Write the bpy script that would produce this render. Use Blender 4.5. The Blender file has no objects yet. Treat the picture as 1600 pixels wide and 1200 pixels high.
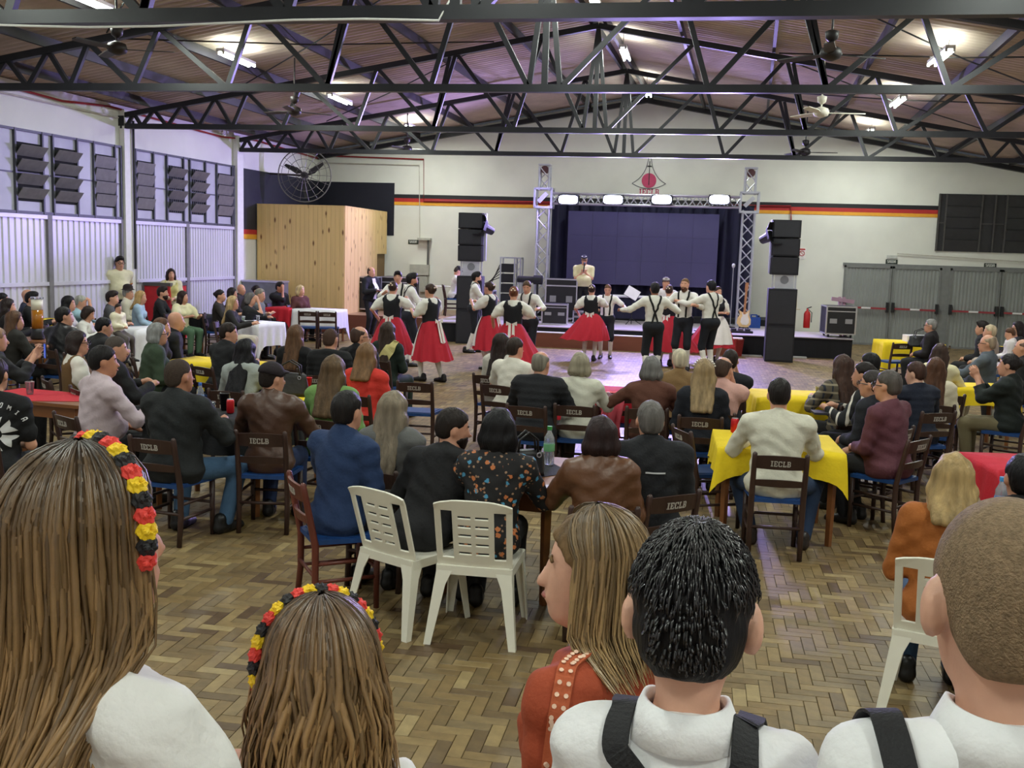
import bpy, math, random
import numpy as np
from mathutils import Vector, Matrix
from mathutils.bvhtree import BVHTree
from math import sin, cos, tan, pi, radians, sqrt, atan, atan2

random.seed(7); RNG = np.random.default_rng(7)
scene = bpy.context.scene
COL = scene.collection

# ------------------------------------------------------------------ camera
FPX, CAMZ = 1600.0, 2.2
ROLL = atan(.031); PITCH = atan(207 * cos(ROLL) / FPX); YAW = radians(10.1)
CF = Vector((-sin(YAW) * cos(PITCH), cos(YAW) * cos(PITCH), -sin(PITCH)))
_r = Vector((cos(YAW), sin(YAW), 0)); _u = _r.cross(CF)
CR = _r * cos(ROLL) + _u * sin(ROLL); CU = _u * cos(ROLL) - _r * sin(ROLL)
CP = Vector((0, 0, CAMZ))
cam = bpy.data.cameras.new('camera'); cam.sensor_width = 36; cam.lens = 36 * FPX / 1600
cam.clip_start = .05; cam.clip_end = 200
camo = bpy.data.objects.new('camera', cam); COL.objects.link(camo)
camo.matrix_world = Matrix.Translation(CP) @ Matrix((CR, CU, -CF)).transposed().to_4x4()
scene.camera = camo

# ------------------------------------------------------------------ world, exposure
w = bpy.data.worlds.new('world'); scene.world = w; w.use_nodes = True
w.node_tree.nodes['Background'].inputs[0].default_value = (.55, .6, .7, 1)
w.node_tree.nodes['Background'].inputs[1].default_value = .05
scene.view_settings.view_transform = 'Standard'; scene.view_settings.look = 'None'
scene.view_settings.exposure = 0.5; scene.view_settings.gamma = 1.0
scene.view_settings.use_curve_mapping = False
TUBE_W = 62.0          # watts of each fluorescent fixture
WASH_W = 1300.0        # watts of each stage wash light

def ray(x, y): return CF + CR * ((x - 800) / FPX) - CU * ((y - 600) / FPX)
def atz(x, y, z):
    d = ray(x, y); return CP + d * ((z - CAMZ) / d.z)
def aty(x, y, Y):
    d = ray(x, y); return CP + d * (Y / d.y)

# ------------------------------------------------------------------ materials
def lin(c):
    return tuple(((v / 255) / 12.92 if v / 255 <= .04045 else ((v / 255 + .055) / 1.055) ** 2.4) for v in c) + (1,)
_M = {}
def mat(name, c, rough=.6, metal=0., var=.12, scale=9., bump=0., bscale=60., stretch=(1, 1, 1), emit=0., alpha=1., spec=.5, coat=0., trans=0., attr=None, sheen=0.):
    if name in _M: return _M[name]
    m = bpy.data.materials.new(name); m.use_nodes = True; _M[name] = m
    nt = m.node_tree; b = nt.nodes['Principled BSDF']; L = nt.links.new
    def nd(t): return nt.nodes.new(t)
    tc = nd('ShaderNodeTexCoord'); mp = nd('ShaderNodeMapping'); mp.inputs['Scale'].default_value = stretch
    L(tc.outputs['Object'], mp.inputs[0])
    nz = nd('ShaderNodeTexNoise'); nz.inputs['Scale'].default_value = scale; nz.inputs['Detail'].default_value = 4
    L(mp.outputs[0], nz.inputs[0])
    rp = nd('ShaderNodeMapRange'); rp.inputs[1].default_value = .25; rp.inputs[2].default_value = .75
    rp.inputs[3].default_value = 1 - var; rp.inputs[4].default_value = 1 + var
    L(nz.outputs[0], rp.inputs[0])
    mx = nd('ShaderNodeVectorMath'); mx.operation = 'SCALE'
    if attr:
        at = nd('ShaderNodeAttribute'); at.attribute_name = attr; L(at.outputs['Color'], mx.inputs[0])
    else:
        mx.inputs[0].default_value = lin(c)[:3]
    L(rp.outputs[0], mx.inputs['Scale']); L(mx.outputs[0], b.inputs['Base Color'])
    b.inputs['Roughness'].default_value = rough; b.inputs['Metallic'].default_value = metal
    b.inputs['Specular IOR Level'].default_value = spec; b.inputs['Coat Weight'].default_value = coat
    b.inputs['Transmission Weight'].default_value = trans; b.inputs['Alpha'].default_value = alpha
    b.inputs['Sheen Weight'].default_value = sheen
    if emit:
        b.inputs['Emission Color'].default_value = lin(c); b.inputs['Emission Strength'].default_value = emit
    if bump:
        n2 = nd('ShaderNodeTexNoise'); n2.inputs['Scale'].default_value = bscale; n2.inputs['Detail'].default_value = 3
        L(mp.outputs[0], n2.inputs[0]); bp = nd('ShaderNodeBump'); bp.inputs['Strength'].default_value = bump
        bp.inputs['Distance'].default_value = .01
        L(n2.outputs[0], bp.inputs['Height']); L(bp.outputs[0], b.inputs['Normal'])
    return m
def hexn(c): return '%02x%02x%02x' % tuple(int(v) for v in c)
def deep(c): return tuple(int(v * .68) for v in c) if max(c) < 64 else c
def fabric(c, rough=.85):
    c = deep(c); return mat('fabric_' + hexn(c), c, rough, var=.05, scale=14, bump=.3, bscale=55, sheen=.0)
def leather(c):
    c = deep(c); return mat('leather_' + hexn(c), c, .42, var=.1, scale=8, bump=.5, bscale=18)
def plain(c, rough=.5): return mat('plain_%s_%d' % (hexn(c), rough * 100), c, rough, var=.05)
SKINS = [(205, 150, 122), (186, 128, 98), (150, 98, 72), (218, 168, 142), (110, 70, 50)]
def skin(i): return mat('skin_%d' % i, SKINS[i], .48, var=.07, scale=22, bump=.05, bscale=160)
def hairm(c): return mat('hair_' + hexn(c), c, .5, var=.45, scale=26, bump=.9, bscale=60, stretch=(1, 1, .09), spec=.22)
def buzzm(c): return mat('buzz_' + hexn(c), c, .75, var=.3, scale=130, bump=.7, bscale=320, spec=.2)
BLACKM = mat('black_paint', (22, 22, 24), .5, var=.2)

# ------------------------------------------------------------------ mesh helpers
class MB:
    def __init__(s): s.v = []; s.f = []; s.m = []
    def add(s, vs, fs, mi=0):
        o = len(s.v); s.v += [tuple(p) for p in vs]; s.f += [tuple(i + o for i in f) for f in fs]; s.m += [mi] * len(fs); return s
    def box(s, c, d, R=None, mi=0):
        x, y, z = d[0] / 2, d[1] / 2, d[2] / 2
        vs = [Vector((a, b, e)) for e in (-z, z) for b in (-y, y) for a in (-x, x)]
        if R is not None: vs = [R @ p for p in vs]
        c = Vector(c)
        return s.add([p + c for p in vs], [(0, 2, 3, 1), (4, 5, 7, 6), (0, 1, 5, 4), (2, 6, 7, 3), (0, 4, 6, 2), (1, 3, 7, 5)], mi)
    def span(s, a, b, mi=0):
        return s.box([(a[i] + b[i]) / 2 for i in range(3)], [abs(b[i] - a[i]) for i in range(3)], None, mi)
    def bar(s, p, q, wd, ht=None, mi=0, up=(0, 0, 1)):
        p = Vector(p); q = Vector(q); d = q - p; ln = d.length
        if ln < 1e-6: return s
        d /= ln; u = Vector(up)
        if abs(d.dot(u)) > .98: u = Vector((0, 1, 0))
        x = d.cross(u).normalized(); z = x.cross(d)
        return s.box((p + q) / 2, (wd, ln, ht or wd), Matrix((x, d, z)).transposed(), mi)
    def tube(s, pts, r, n=8, mi=0, caps=True, flat=1.):
        pts = [Vector(p) for p in pts]; k = len(pts); rs = r if hasattr(r, '__len__') else [r] * k
        vs = []; u = None
        for i, p in enumerate(pts):
            d = (pts[min(i + 1, k - 1)] - pts[max(i - 1, 0)]).normalized()
            if u is None:
                u = Vector((0, 0, 1)) if abs(d.z) < .9 else Vector((1, 0, 0))
            x = d.cross(u).normalized(); u = x.cross(d).normalized()
            for j in range(n):
                a = 2 * pi * j / n; vs.append(p + x * (cos(a) * rs[i]) + u * (sin(a) * rs[i] * flat))
        fs = [(i * n + j, i * n + (j + 1) % n, (i + 1) * n + (j + 1) % n, (i + 1) * n + j) for i in range(k - 1) for j in range(n)]
        if caps: fs += [tuple(range(n - 1, -1, -1)), tuple((k - 1) * n + j for j in range(n))]
        return s.add(vs, fs, mi)
    def cyl(s, c, r, h, n=16, mi=0): return s.tube([c, (c[0], c[1], c[2] + h)], r, n, mi)
    def lathe(s, prof, c=(0, 0, 0), n=16, mi=0):
        vs = [(c[0] + r * cos(2 * pi * j / n), c[1] + r * sin(2 * pi * j / n), c[2] + z) for r, z in prof for j in range(n)]
        k = len(prof)
        fs = [(i * n + j, i * n + (j + 1) % n, (i + 1) * n + (j + 1) % n, (i + 1) * n + j) for i in range(k - 1) for j in range(n)]
        fs += [tuple(range(n - 1, -1, -1)), tuple((k - 1) * n + j for j in range(n))]
        return s.add(vs, fs, mi)
    def poly(s, pts, d, mi=0):
        """prism: outline pts (3D) extruded by vector d"""
        pts = [Vector(p) for p in pts]; d = Vector(d); n = len(pts)
        return s.add(pts + [p + d for p in pts], [tuple(range(n - 1, -1, -1)), tuple(range(n, 2 * n))] + [(i, (i + 1) % n, (i + 1) % n + n, i + n) for i in range(n)], mi)
    def mesh(s, name, smooth=False):
        me = bpy.data.meshes.new(name); me.from_pydata(s.v, [], s.f)
        if max(s.m, default=0): me.polygons.foreach_set('material_index', s.m)
        if smooth: me.shade_smooth()
        me.update(); return me
    def build(s, name, m, parent=None, smooth=False, loc=None, **k):
        return mk(name, s.mesh(name, smooth), m, parent, loc, **k)
def tag(o, label=None, cat=None, group=None, kind=None):
    if label: o['label'] = label
    if cat: o['category'] = cat
    if group: o['group'] = group
    if kind: o['kind'] = kind
    return o
def mk(name, me, m, parent=None, loc=None, rz=0, label=None, cat=None, group=None, kind=None):
    o = bpy.data.objects.new(name, me); COL.objects.link(o)
    if me is not None and m is not None and not me.materials:
        for x in (m if isinstance(m, (list, tuple)) else [m]): me.materials.append(x)
    if parent: o.parent = parent
    if loc is not None: o.location = loc
    if rz: o.rotation_euler.z = rz
    return tag(o, label, cat, group, kind)
def thing(name, loc, rz, label, cat, group=None, kind=None):
    return mk(name, None, None, None, loc, rz, label, cat, group, kind)
def copy_tree(o, parent=None):
    c = o.copy(); COL.objects.link(c); c.parent = parent
    for ch in list(o.children): copy_tree(ch, c)
    return c
def rect(y0, y1, z0, z1): return [(y0, z0), (y1, z0), (y1, z1), (y0, z1)]

# slab letters: unit height, drawn as boxes in x,z ; returns list of (x0,z0,x1,z1) and advance
def _C():
    return [(.1, 0, .62, .16), (.1, .84, .62, 1), (0, .1, .18, .9), (.5, .16, .66, .34), (.5, .66, .66, .84)]
GLY = {'I': ([(0, 0, .4, .13), (0, .87, .4, 1), (.11, 0, .29, 1)], .52),
       'E': ([(0, 0, .6, .15), (0, .85, .6, 1), (.06, 0, .24, 1), (.2, .43, .46, .57), (.48, .1, .62, .3), (.48, .7, .62, .9)], .74),
       'C': (_C(), .78),
       'L': ([(0, 0, .58, .15), (.06, 0, .24, 1), (0, .87, .34, 1), (.46, .1, .6, .32)], .70),
       'B': ([(0, 0, .5, .14), (0, .86, .5, 1), (.06, 0, .24, 1), (.2, .44, .5, .56), (.44, .1, .62, .46), (.44, .54, .6, .9)], .7),
       'S': ([(0, 0, .5, .14), (0, .86, .55, 1), (0, .5, .16, .92), (.05, .43, .5, .57), (.4, .08, .56, .5)], .66),
       'A': ([(0, 0, .15, .85), (.45, 0, .6, .85), (.1, .8, .5, 1), (.1, .35, .5, .49)], .7),
       'D': ([(0, 0, .45, .14), (0, .86, .45, 1), (0, 0, .17, 1), (.42, .1, .58, .9)], .68),
       'O': ([(.08, 0, .52, .15), (.08, .85, .52, 1), (0, .1, .16, .9), (.44, .1, .6, .9)], .7),
       'N': ([(0, 0, .15, 1), (.45, 0, .6, 1), (.12, .6, .3, .95), (.28, .3, .46, .65)], .7),
       'M': ([(0, 0, .15, 1), (.6, 0, .75, 1), (.13, .6, .3, .95), (.28, .4, .47, .7), (.45, .6, .62, .95)], .86)}
def letters(mb, text, fn, h):
    """fn(x, z) -> (3D point, normal); centred text"""
    wdt = sum(GLY[c][1] for c in text) * h; x = -wdt / 2
    for c in text:
        for (a, b, e, g) in GLY[c][0]:
            q = [fn(x + a * h, b * h), fn(x + e * h, b * h), fn(x + e * h, g * h), fn(x + a * h, g * h)]
            mb.add([Vector(p) for p, n in q] + [Vector(p) + Vector(n) * .003 for p, n in q],
                   [(4, 5, 6, 7), (0, 1, 5, 4), (1, 2, 6, 5), (2, 3, 7, 6), (3, 0, 4, 7)])
        x += GLY[c][1] * h
    return mb
# ================================================================== the hall
YB = 28.86
def XL(y): return -11.07 + .0629 * (y - YB)
def XC(y): return -1.64 + .0435 * (y - YB)
def XR(y): return 8.7 + .045 * (y - YB)
ZR, SL = 6.52, .175
def zroof(x, y):
    return ZR - SL * abs(x - XC(y))
Y0 = -4.0

WALLM = mat('white_wall_paint', (222, 222, 212), .75, var=.06, scale=1.3, bump=.12, bscale=5)
mb = MB(); mb.poly([(XL(Y0), Y0, -.1), (XR(Y0), Y0, -.1), (XR(YB) + .3, YB + .3, -.1), (XL(YB), YB + .3, -.1)], (0, 0, .092))
FLOOR = mb.build('floor', mat('floor_joint', (46, 34, 20), .8), kind='structure', label='dark bed of the wooden parquet floor of the hall')

# herringbone parquet, blocks 21 x 7 cm laid square to the hall
WB, LB = .07, .21
def in_view(x, y, mx=700):
    q = Vector((x, y, 0)) - CP; wv = q.dot(CF)
    if wv < .3: return False
    px = 800 + FPX * q.dot(CR) / wv; py = 600 - FPX * q.dot(CU) / wv
    return -mx < px < 1600 + mx and py < 1700
FLOORC = [(136, 114, 76), (126, 104, 68), (114, 94, 62), (146, 124, 84), (104, 85, 58), (130, 110, 76), (92, 72, 50), (154, 134, 94), (120, 102, 72)]
FLL = [lin(c) for c in FLOORC]
PARQ = mat('parquet_wood', (140, 112, 70), .46, var=.22, scale=16, bump=.1, bscale=30, attr='Col', spec=.4)
bl = []
for i in range(-620, 620):
    for j in range(-80, 80):
        x, y = (i + 3 * j) * WB, (i - 3 * j) * WB
        for hz in (1, 0):
            x0, y0 = (x, y) if hz else (x + 3 * WB, y - 2 * WB)
            dx, dy = (LB, WB) if hz else (WB, LB)
            cx, cy = x0 + dx / 2, y0 + dy / 2
            if cy < 1.5 or cy > YB - .02 or cx < XL(cy) or cx > XR(cy): continue
            if not in_view(cx, cy): continue
            bl.append((cy, cx, hz))
bl.sort()
PB = {}
def block_mesh(hz, k):
    if (hz, k) in PB: return PB[hz, k]
    dx, dy = (LB, WB) if hz else (WB, LB); g = .0016; e = .002
    a, b = dx / 2 - g, dy / 2 - g
    m = MB(); m.add([(-a, -b, -.012), (a, -b, -.012), (a, b, -.012), (-a, b, -.012), (-a, -b, -e), (a, -b, -e), (a, b, -e), (-a, b, -e),
                     (-a + e, -b + e, 0), (a - e, -b + e, 0), (a - e, b - e, 0), (-a + e, b - e, 0)],
                    [(0, 1, 5, 4), (1, 2, 6, 5), (2, 3, 7, 6), (3, 0, 4, 7), (4, 5, 9, 8), (5, 6, 10, 9), (6, 7, 11, 10), (7, 4, 8, 11), (8, 9, 10, 11)])
    me = m.mesh('parquet_block'); ca = me.color_attributes.new('Col', 'FLOAT_COLOR', 'POINT')
    ca.data.foreach_set('color', list(FLL[k]) * len(me.vertices)); me.materials.append(PARQ); PB[hz, k] = me; return me
KW = [3, 4, 4, 2, 2, 4, 1, 1, 3]
# the 300 largest that are clear of the people in front
def shown(cx, cy):
    q = Vector((cx, cy, 0)) - CP; wv = q.dot(CF); px = 800 + FPX * q.dot(CR) / wv; py = 600 - FPX * q.dot(CU) / wv
    return 600 < px < 840 and 1020 < py < 1195 or 1200 < px < 1380 and 860 < py < 1130 or 260 < px < 400 and 840 < py < 1030 or 400 < px < 520 and 830 < py < 930
npart = 0; fv = []; ff = []; fc = []
for cy, cx, hz in bl:
    k = random.choices(range(9), KW)[0]
    if npart < 300 and shown(cx, cy):
        mk('parquet_block', block_mesh(hz, k), None, FLOOR, (cx, cy, random.uniform(-.0006, .0006))); npart += 1; continue
    dx, dy = (LB, WB) if hz else (WB, LB); g = .0016; a, b = dx / 2 - g, dy / 2 - g; o = len(fv); z = random.uniform(-.0007, .0007)
    fv += [(cx - a, cy - b, z), (cx + a, cy - b, z), (cx + a, cy + b, z), (cx - a, cy + b, z)]; ff.append((o, o + 1, o + 2, o + 3)); fc += [FLL[k]] * 4
    if cy < 9:
        fv += [(p[0], p[1], -.012) for p in fv[o:o + 4]]; fc += [FLL[k]] * 4
        ff += [(o, o + 4, o + 5, o + 1), (o + 1, o + 5, o + 6, o + 2), (o + 2, o + 6, o + 7, o + 3), (o + 3, o + 7, o + 4, o)]
me = bpy.data.meshes.new('parquet'); me.from_pydata(fv, [], ff); ca = me.color_attributes.new('Col', 'FLOAT_COLOR', 'POINT')
ca.data.foreach_set('color', np.array(fc, 'f').ravel()); mk('parquet_field', me, PARQ, FLOOR, kind='stuff')

# walls
far = MB()
far.poly([(XL(YB), YB, 0), (XR(YB), YB, 0), (XR(YB), YB, zroof(XR(YB), YB)), (XC(YB), YB, ZR), (XL(YB), YB, zroof(XL(YB), YB))], (0, .2, 0))
WFAR = far.build('wall_far', WALLM, kind='structure', label='white gable end wall behind the stage')
mb = MB(); mb.poly([(XL(Y0), Y0, 0), (XL(YB), YB + .2, 0), (XL(YB) - .25, YB + .2, 0), (XL(Y0) - .25, Y0, 0)], (0, 0, 4.88))
WLEFT = mb.build('wall_left', WALLM, kind='structure', label='white side wall carrying louvre windows and corrugated doors')
mb = MB(); mb.poly([(XR(Y0), Y0, 0), (XR(YB), YB + .2, 0), (XR(YB) + .25, YB + .2, 0), (XR(Y0) + .25, Y0, 0)], (0, 0, 4.75))
mb.build('wall_right', WALLM, kind='structure', label='plain white side wall outside the picture')
mb = MB(); mb.span((XL(Y0) - .3, Y0 - .2, 0), (XR(Y0) + .3, Y0, 6.6)); mb.build('wall_near', WALLM, kind='structure', label='plain white end wall behind the viewer')

# corrugated roof sheets, waves running from ridge to eave
ROOFM = mat('roof_sheet', (190, 172, 158), .75, var=.14, scale=2.2, bump=.1, bscale=14)
NY = 1000
ys = np.linspace(Y0, YB + .2, NY)
for side in (-1, 1):
    v = []; f = []
    us = [0, .5, 1.0]
    for y in ys:
        wv = .022 * sin(y * 2 * pi / .177)
        e = (XL(y) - .3) if side < 0 else (XR(y) + .3)
        for t in us:
            x = XC(y) + (e - XC(y)) * t
            v.append((x, y, zroof(x, y) + .09 + wv))
    n = len(us)
    for i in range(NY - 1):
        for k in range(n - 1): f.append((i * n + k, i * n + k + 1, (i + 1) * n + k + 1, (i + 1) * n + k))
    me = bpy.data.meshes.new('ceiling'); me.from_pydata(v, [], f); me.shade_smooth()
    mk('ceiling', me, ROOFM, kind='structure', label='corrugated tan roof sheets, %s slope of the hall' % ('window side' if side < 0 else 'exit door side'))
# purlins along the hall
PURL = mat('purlin_steel', (40, 36, 38), .55, var=.2)
for side, ds in ((-1, (1.55, 3.2, 4.85, 6.4, 7.9, 9.1)), (1, (1.55, 3.2, 4.85, 6.4, 7.9, 9.4))):
    for i, d in enumerate(ds):
        m = MB()
        for a, b in ((Y0, 10.03), (10.03, 19.43), (19.43, YB)):
            p = [Vector((XC(y) + side * d * (1 - .0015 * (YB - y)), y, 0)) for y in (a, b)]
            for q, y in zip(p, (a, b)): q.z = zroof(q.x, y) - .02
            m.bar(p[0], p[1], .055, .15)
        m.build('trim_purlin', PURL, kind='structure', label='dark steel purlin number %d from the ridge on the %s roof slope' % (i + 1, 'window side' if side < 0 else 'exit side'))
m = MB()
for s in (-1, 1): m.bar((XC(Y0) + s * .13, Y0, ZR - .06), (XC(YB) + s * .13, YB, ZR - .06), .06, .15)
m.build('trim_ridge', PURL, kind='structure', label='pair of steel purlins along the roof ridge')

# ------------------------------------------------------------------ roof trusses
TRUSS = mat('truss_paint', (26, 27, 32), .42, var=.25, scale=4)
ZB = 4.47
def truss(y, label, w=.075):
    root = thing('roof_truss', (0, y, 0), 0, label, 'roof truss', 'roof trusses')
    xl, xc, xr = XL(y) + .02, XC(y), XR(y) - .02
    zt = lambda x: zroof(x, y) - .17
    def member(nm, p, q, a, b): MB().bar(p, q, a, b, up=(0, 1, 0)).build(nm, TRUSS, root)
    member('bottom_chord', (xl, 0, ZB), (xr, 0, ZB), w * 1.25, w * 1.35)
    member('top_chord', (xl, 0, zt(xl)), (xc, 0, zt(xc)), w * 1.25, w * 1.25); member('top_chord', (xc, 0, zt(xc)), (xr, 0, zt(xr)), w * 1.25, w * 1.25)
    for e in (xl, xr): member('end_post', (e + (.03 if e == xl else -.03), 0, ZB), (e + (.03 if e == xl else -.03), 0, zt(e)), w * 1.6, w * 1.6)
    for s, e in ((-1, xl), (1, xr)):
        L = abs(e - xc)
        # short zigzag at the end, leaning panels towards the middle
        bz = [.12, .45, 1.0, 1.68, 2.4]; tz = [.28, .72, 1.34, 2.04]
        X = lambda d: e - s * d
        for i in range(4):
            member('web_bar', (X(bz[i]), 0, ZB), (X(tz[i]), 0, zt(X(tz[i]))), w * .8, w * .7)
            member('web_bar', (X(tz[i]), 0, zt(X(tz[i]))), (X(bz[i + 1]), 0, ZB), w * .8, w * .7)
        pan = [2.4, 3.45, 4.95, 6.5, 8.05, L]
        for i in range(5):
            a, b = pan[i], pan[i + 1]; t = a + min(.42, .25 * (b - a) + .05)
            if i == 4: t = a + .5
            member('web_bar', (X(a), 0, ZB), (X(t), 0, zt(X(t))), w * .85, w * .75)
            member('web_bar', (X(t), 0, zt(X(t))), (X(b) + (s * .22 if i == 4 else 0), 0, ZB), w * .85, w * .75)
            if i in (2, 4): member('web_bar', (X(b) + (s * .22 if i == 4 else 0), 0, ZB), (X(b + (.3 if i < 4 else 0)), 0, zt(X(b))), w * .85, w * .75)
    member('king_post', (xc, 0, ZB), (xc, 0, zt(xc)), w, w * .8)
    return root
for y, lb, ww in ((10.03, 'black steel roof truss nearest the viewer, crossing the top of the picture', .11), (14.55, 'black steel roof truss, second from the viewer', .085),
                  (19.43, 'black steel roof truss, third from the viewer, ending at the column between louvre windows', .08), (24.07, 'black steel roof truss farthest away, above the stage front', .08), (5.4, 'black steel roof truss overhead outside the picture', .1), (.8, 'black steel roof truss behind the viewer outside the picture', .1)):
    truss(y, lb, ww)
m = MB()
for s, e in ((-1, XL(YB)), (1, XR(YB))):
    m.bar((XC(YB), YB - .06, ZR - .14), (e, YB - .06, zroof(e, YB) - .14), .12, .2, up=(0, 1, 0))
m.build('trim_gable', TRUSS, kind='structure', label='black rafter along the top of the gable wall')

# steel tie rods under the roof
for k, (y0, y1, xa, xb) in enumerate(((10.1, 14.5, -8.9, -5.2), (14.6, 19.4, -9.2, -4.0), (19.5, 24.0, -9.0, -4.2), (14.6, 19.4, 1.2, 6.4), (19.5, 24.0, 1.0, 6.2), (10.1, 14.5, .8, 5.6))):
    m = MB(); a = Vector((xa, y0, zroof(xa, y0) - .1)); b = Vector((xb, y1, zroof(xb, y1) - .1)); c = (a + b) / 2 - Vector((0, 0, .08))
    m.tube([a, c, b], .013, 5)
    a = Vector((xa, y1, zroof(xa, y1) - .1)); b = Vector((xb, y0, zroof(xb, y0) - .1)); c = (a + b) / 2 - Vector((0, 0, .05)); m.tube([a, c, b], .013, 5)
    m.build('tie_rod', BLACKM, label='thin dark crossed tie rods under the roof, bay %s' % ('beside the near left fan', 'above the louvre windows', 'above the wooden booth', 'above the white ceiling fan', 'above the exit doors', 'beside the near right fan')[k], cat='tie rod', group='tie rods')

# ------------------------------------------------------------------ left wall fittings  (local frame: x along wall, y out of wall, z up)
TH = atan(.0629)
def lwroot(name, Y, label, cat=None, kind=None):
    # local +x runs away from the viewer along the wall, local +y points into the hall
    o = mk(name, None, None, None, (XL(Y), Y, 0), 0, label, cat, None, kind); o.rotation_euler.z = pi / 2 - TH; o.scale.y = 1
    return o
GREY = mat('grey_steel_panel', (176, 176, 186), .5, var=.16, scale=1.6, bump=.08, bscale=8)
FRAMED = mat('dark_frame', (72, 74, 82), .5, var=.15)
LOUV = mat('louvre_blade', (112, 110, 108), .45, var=.16)
DARK = mat('opening_shade_black', (8, 8, 9), .9)  # unlit depth behind the louvre blades, painted as a near-black slab
CORR = mat('corrugated_steel', (205, 203, 212), .42, var=.1, scale=1.2, stretch=(1, 1, .2), metal=.15)
def along(Y): return (Y - YB) / cos(TH)
def window(nm, y0, y1, wins, label):
    r = lwroot(nm, y0, label, None, 'structure'); L = (y1 - y0) / cos(TH); z0, z1 = 2.6, 4.07
    MB().span((0, -.0, z0), (L, -.035, z1)).build('panel', GREY, r)
    # frame
    for a, b in (((0, -.03, z0), (L, -.075, z0 + .05)), ((0, -.03, z1 - .04), (L, -.075, z1)), ((0, -.03, z0), (.05, -.075, z1)), ((L - .05, -.03, z0), (L, -.075, z1)), ((0, -.035, 3.3), (L, -.05, 3.325))):
        MB().span(a, b).build('frame', FRAMED, r)
    for wy0, wy1, op in wins:
        a, b = (wy0 - y0) / cos(TH), (wy1 - y0) / cos(TH); za, zb = 2.82, 3.84
        MB().span((a, -.036, za), (b, -.044, zb)).build('opening_shade', DARK, r)
        for q in (a, b): MB().span((q - .02, -.03, z0), (q + .02, -.085, z1)).build('mullion', FRAMED, r)
        for k in range(4):
            zc = za + .14 + k * .245
            m = MB(); R = Matrix.Rotation(radians(38 if op else 16), 3, 'X'); m.box(((a + b) / 2, -.13 if op else -.09, zc), (b - a - .02, .012, .23), R)
            m.build('slat', LOUV, r)
        if op == 2:
            for q in np.linspace(a + .08, b - .08, 7): MB().span((q - .008, -.04, za), (q + .008, -.056, zb)).build('grille_bar', FRAMED, r)
    return r
def YL(px): # wall Y from a pixel column around z 3.3
    d = ray(px, 290); a = .0629
    # X = -11.07 + a (Y-YB)
    t = (-11.07 - a * YB) / (d.x - a * d.y); return d.y * t
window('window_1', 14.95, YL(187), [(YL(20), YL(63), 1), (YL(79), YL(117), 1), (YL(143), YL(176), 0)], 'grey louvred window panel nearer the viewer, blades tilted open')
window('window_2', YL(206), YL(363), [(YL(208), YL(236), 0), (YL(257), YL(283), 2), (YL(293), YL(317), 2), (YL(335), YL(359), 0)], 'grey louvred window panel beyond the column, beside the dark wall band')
def corr_door(nm, y0, y1, label, pitch=.1):
    r = lwroot(nm, y0, label, None, 'structure'); L = (y1 - y0) / cos(TH); n = int(L / pitch) ; v = []; f = []
    prof = [(0, .0), (.35, .0), (.5, 1), (.85, 1)]
    xs = [((i + a) * pitch, b * .022) for i in range(n) for a, b in prof if (i + a) * pitch < L] + [(L, 0)]
    for x, d in xs: v += [(x, -.02 - d, .02), (x, -.02 - d, 2.58)]
    f = [(2 * i, 2 * i + 2, 2 * i + 3, 2 * i + 1) for i in range(len(xs) - 1)]
    me = bpy.data.meshes.new('sheet'); me.from_pydata(v, [], f); mk('sheet', me, CORR, r)
    for z in (.03, 1.35, 2.56): MB().span((0, -.04, z - .035), (L, -.075, z + .035)).build('rail', CORR, r)
    for x in (.02, L - .02): MB().span((x - .03, -.03, 0), (x + .03, -.08, 2.6)).build('post', mat('post_grey', (120, 118, 120), .6), r)
    return r
ds = [14.95, 17.16, 19.36, 21.78, 23.93]
dl = ['corrugated pale metal door nearest the viewer by the left edge', 'corrugated pale metal door behind the standing man in the cream shirt', 'corrugated pale metal door beside the column, behind the standing girl', 'corrugated pale metal door next to the dark wall band']
for i in range(4):
    y0, y1 = ds[i], ds[i + 1]
    if i == 2: y0 = 19.72
    corr_door('door_%d' % (i + 1), y0, y1 - (.02), dl[i], .16 if i < 2 else .11)
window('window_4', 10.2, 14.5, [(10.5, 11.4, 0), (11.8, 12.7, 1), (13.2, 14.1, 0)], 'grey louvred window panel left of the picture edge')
corr_door('door_9', 10.2, 12.35, 'corrugated pale metal door left of the picture, farther from it', .16); corr_door('door_10', 12.4, 14.5, 'corrugated pale metal door just left of the picture edge', .16)
COLM = mat('column_paint', (226, 225, 220), .7, var=.05)
for k, (Y, wd) in enumerate(((19.53, .3), (24.09, .3), (14.75, .3))):
    r = lwroot('trim_column', Y, 'white concrete column ' + ('between the two louvre windows', 'at the end of the louvre windows', 'by the left edge outside the picture')[k], None, 'structure')
    MB().span((-wd / 2, 0, 0), (wd / 2, -.12, 4.8)).build('shaft', COLM, r)
# dark painted band with red and gold lines, side wall part
r = lwroot('trim_band', 24.27, 'dark navy painted band with red and gold lines on the side wall', None, 'structure')
NAVY = mat('navy_paint', (22, 24, 38), .6, var=.15); REDP = mat('red_paint', (176, 40, 38), .6, var=.06); GOLD = mat('gold_paint', (222, 158, 44), .6, var=.06)
LBn = (YB - 24.27) / cos(TH)
MB().span((0, 0, 2.55), (LBn, -.012, 4.06)).build('navy_field', NAVY, r)
MB().span((0, 0, 2.43), (LBn, -.012, 2.55)).build('red_line', REDP, r); MB().span((0, 0, 2.31), (LBn, -.012, 2.43)).build('gold_line', GOLD, r)
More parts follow.
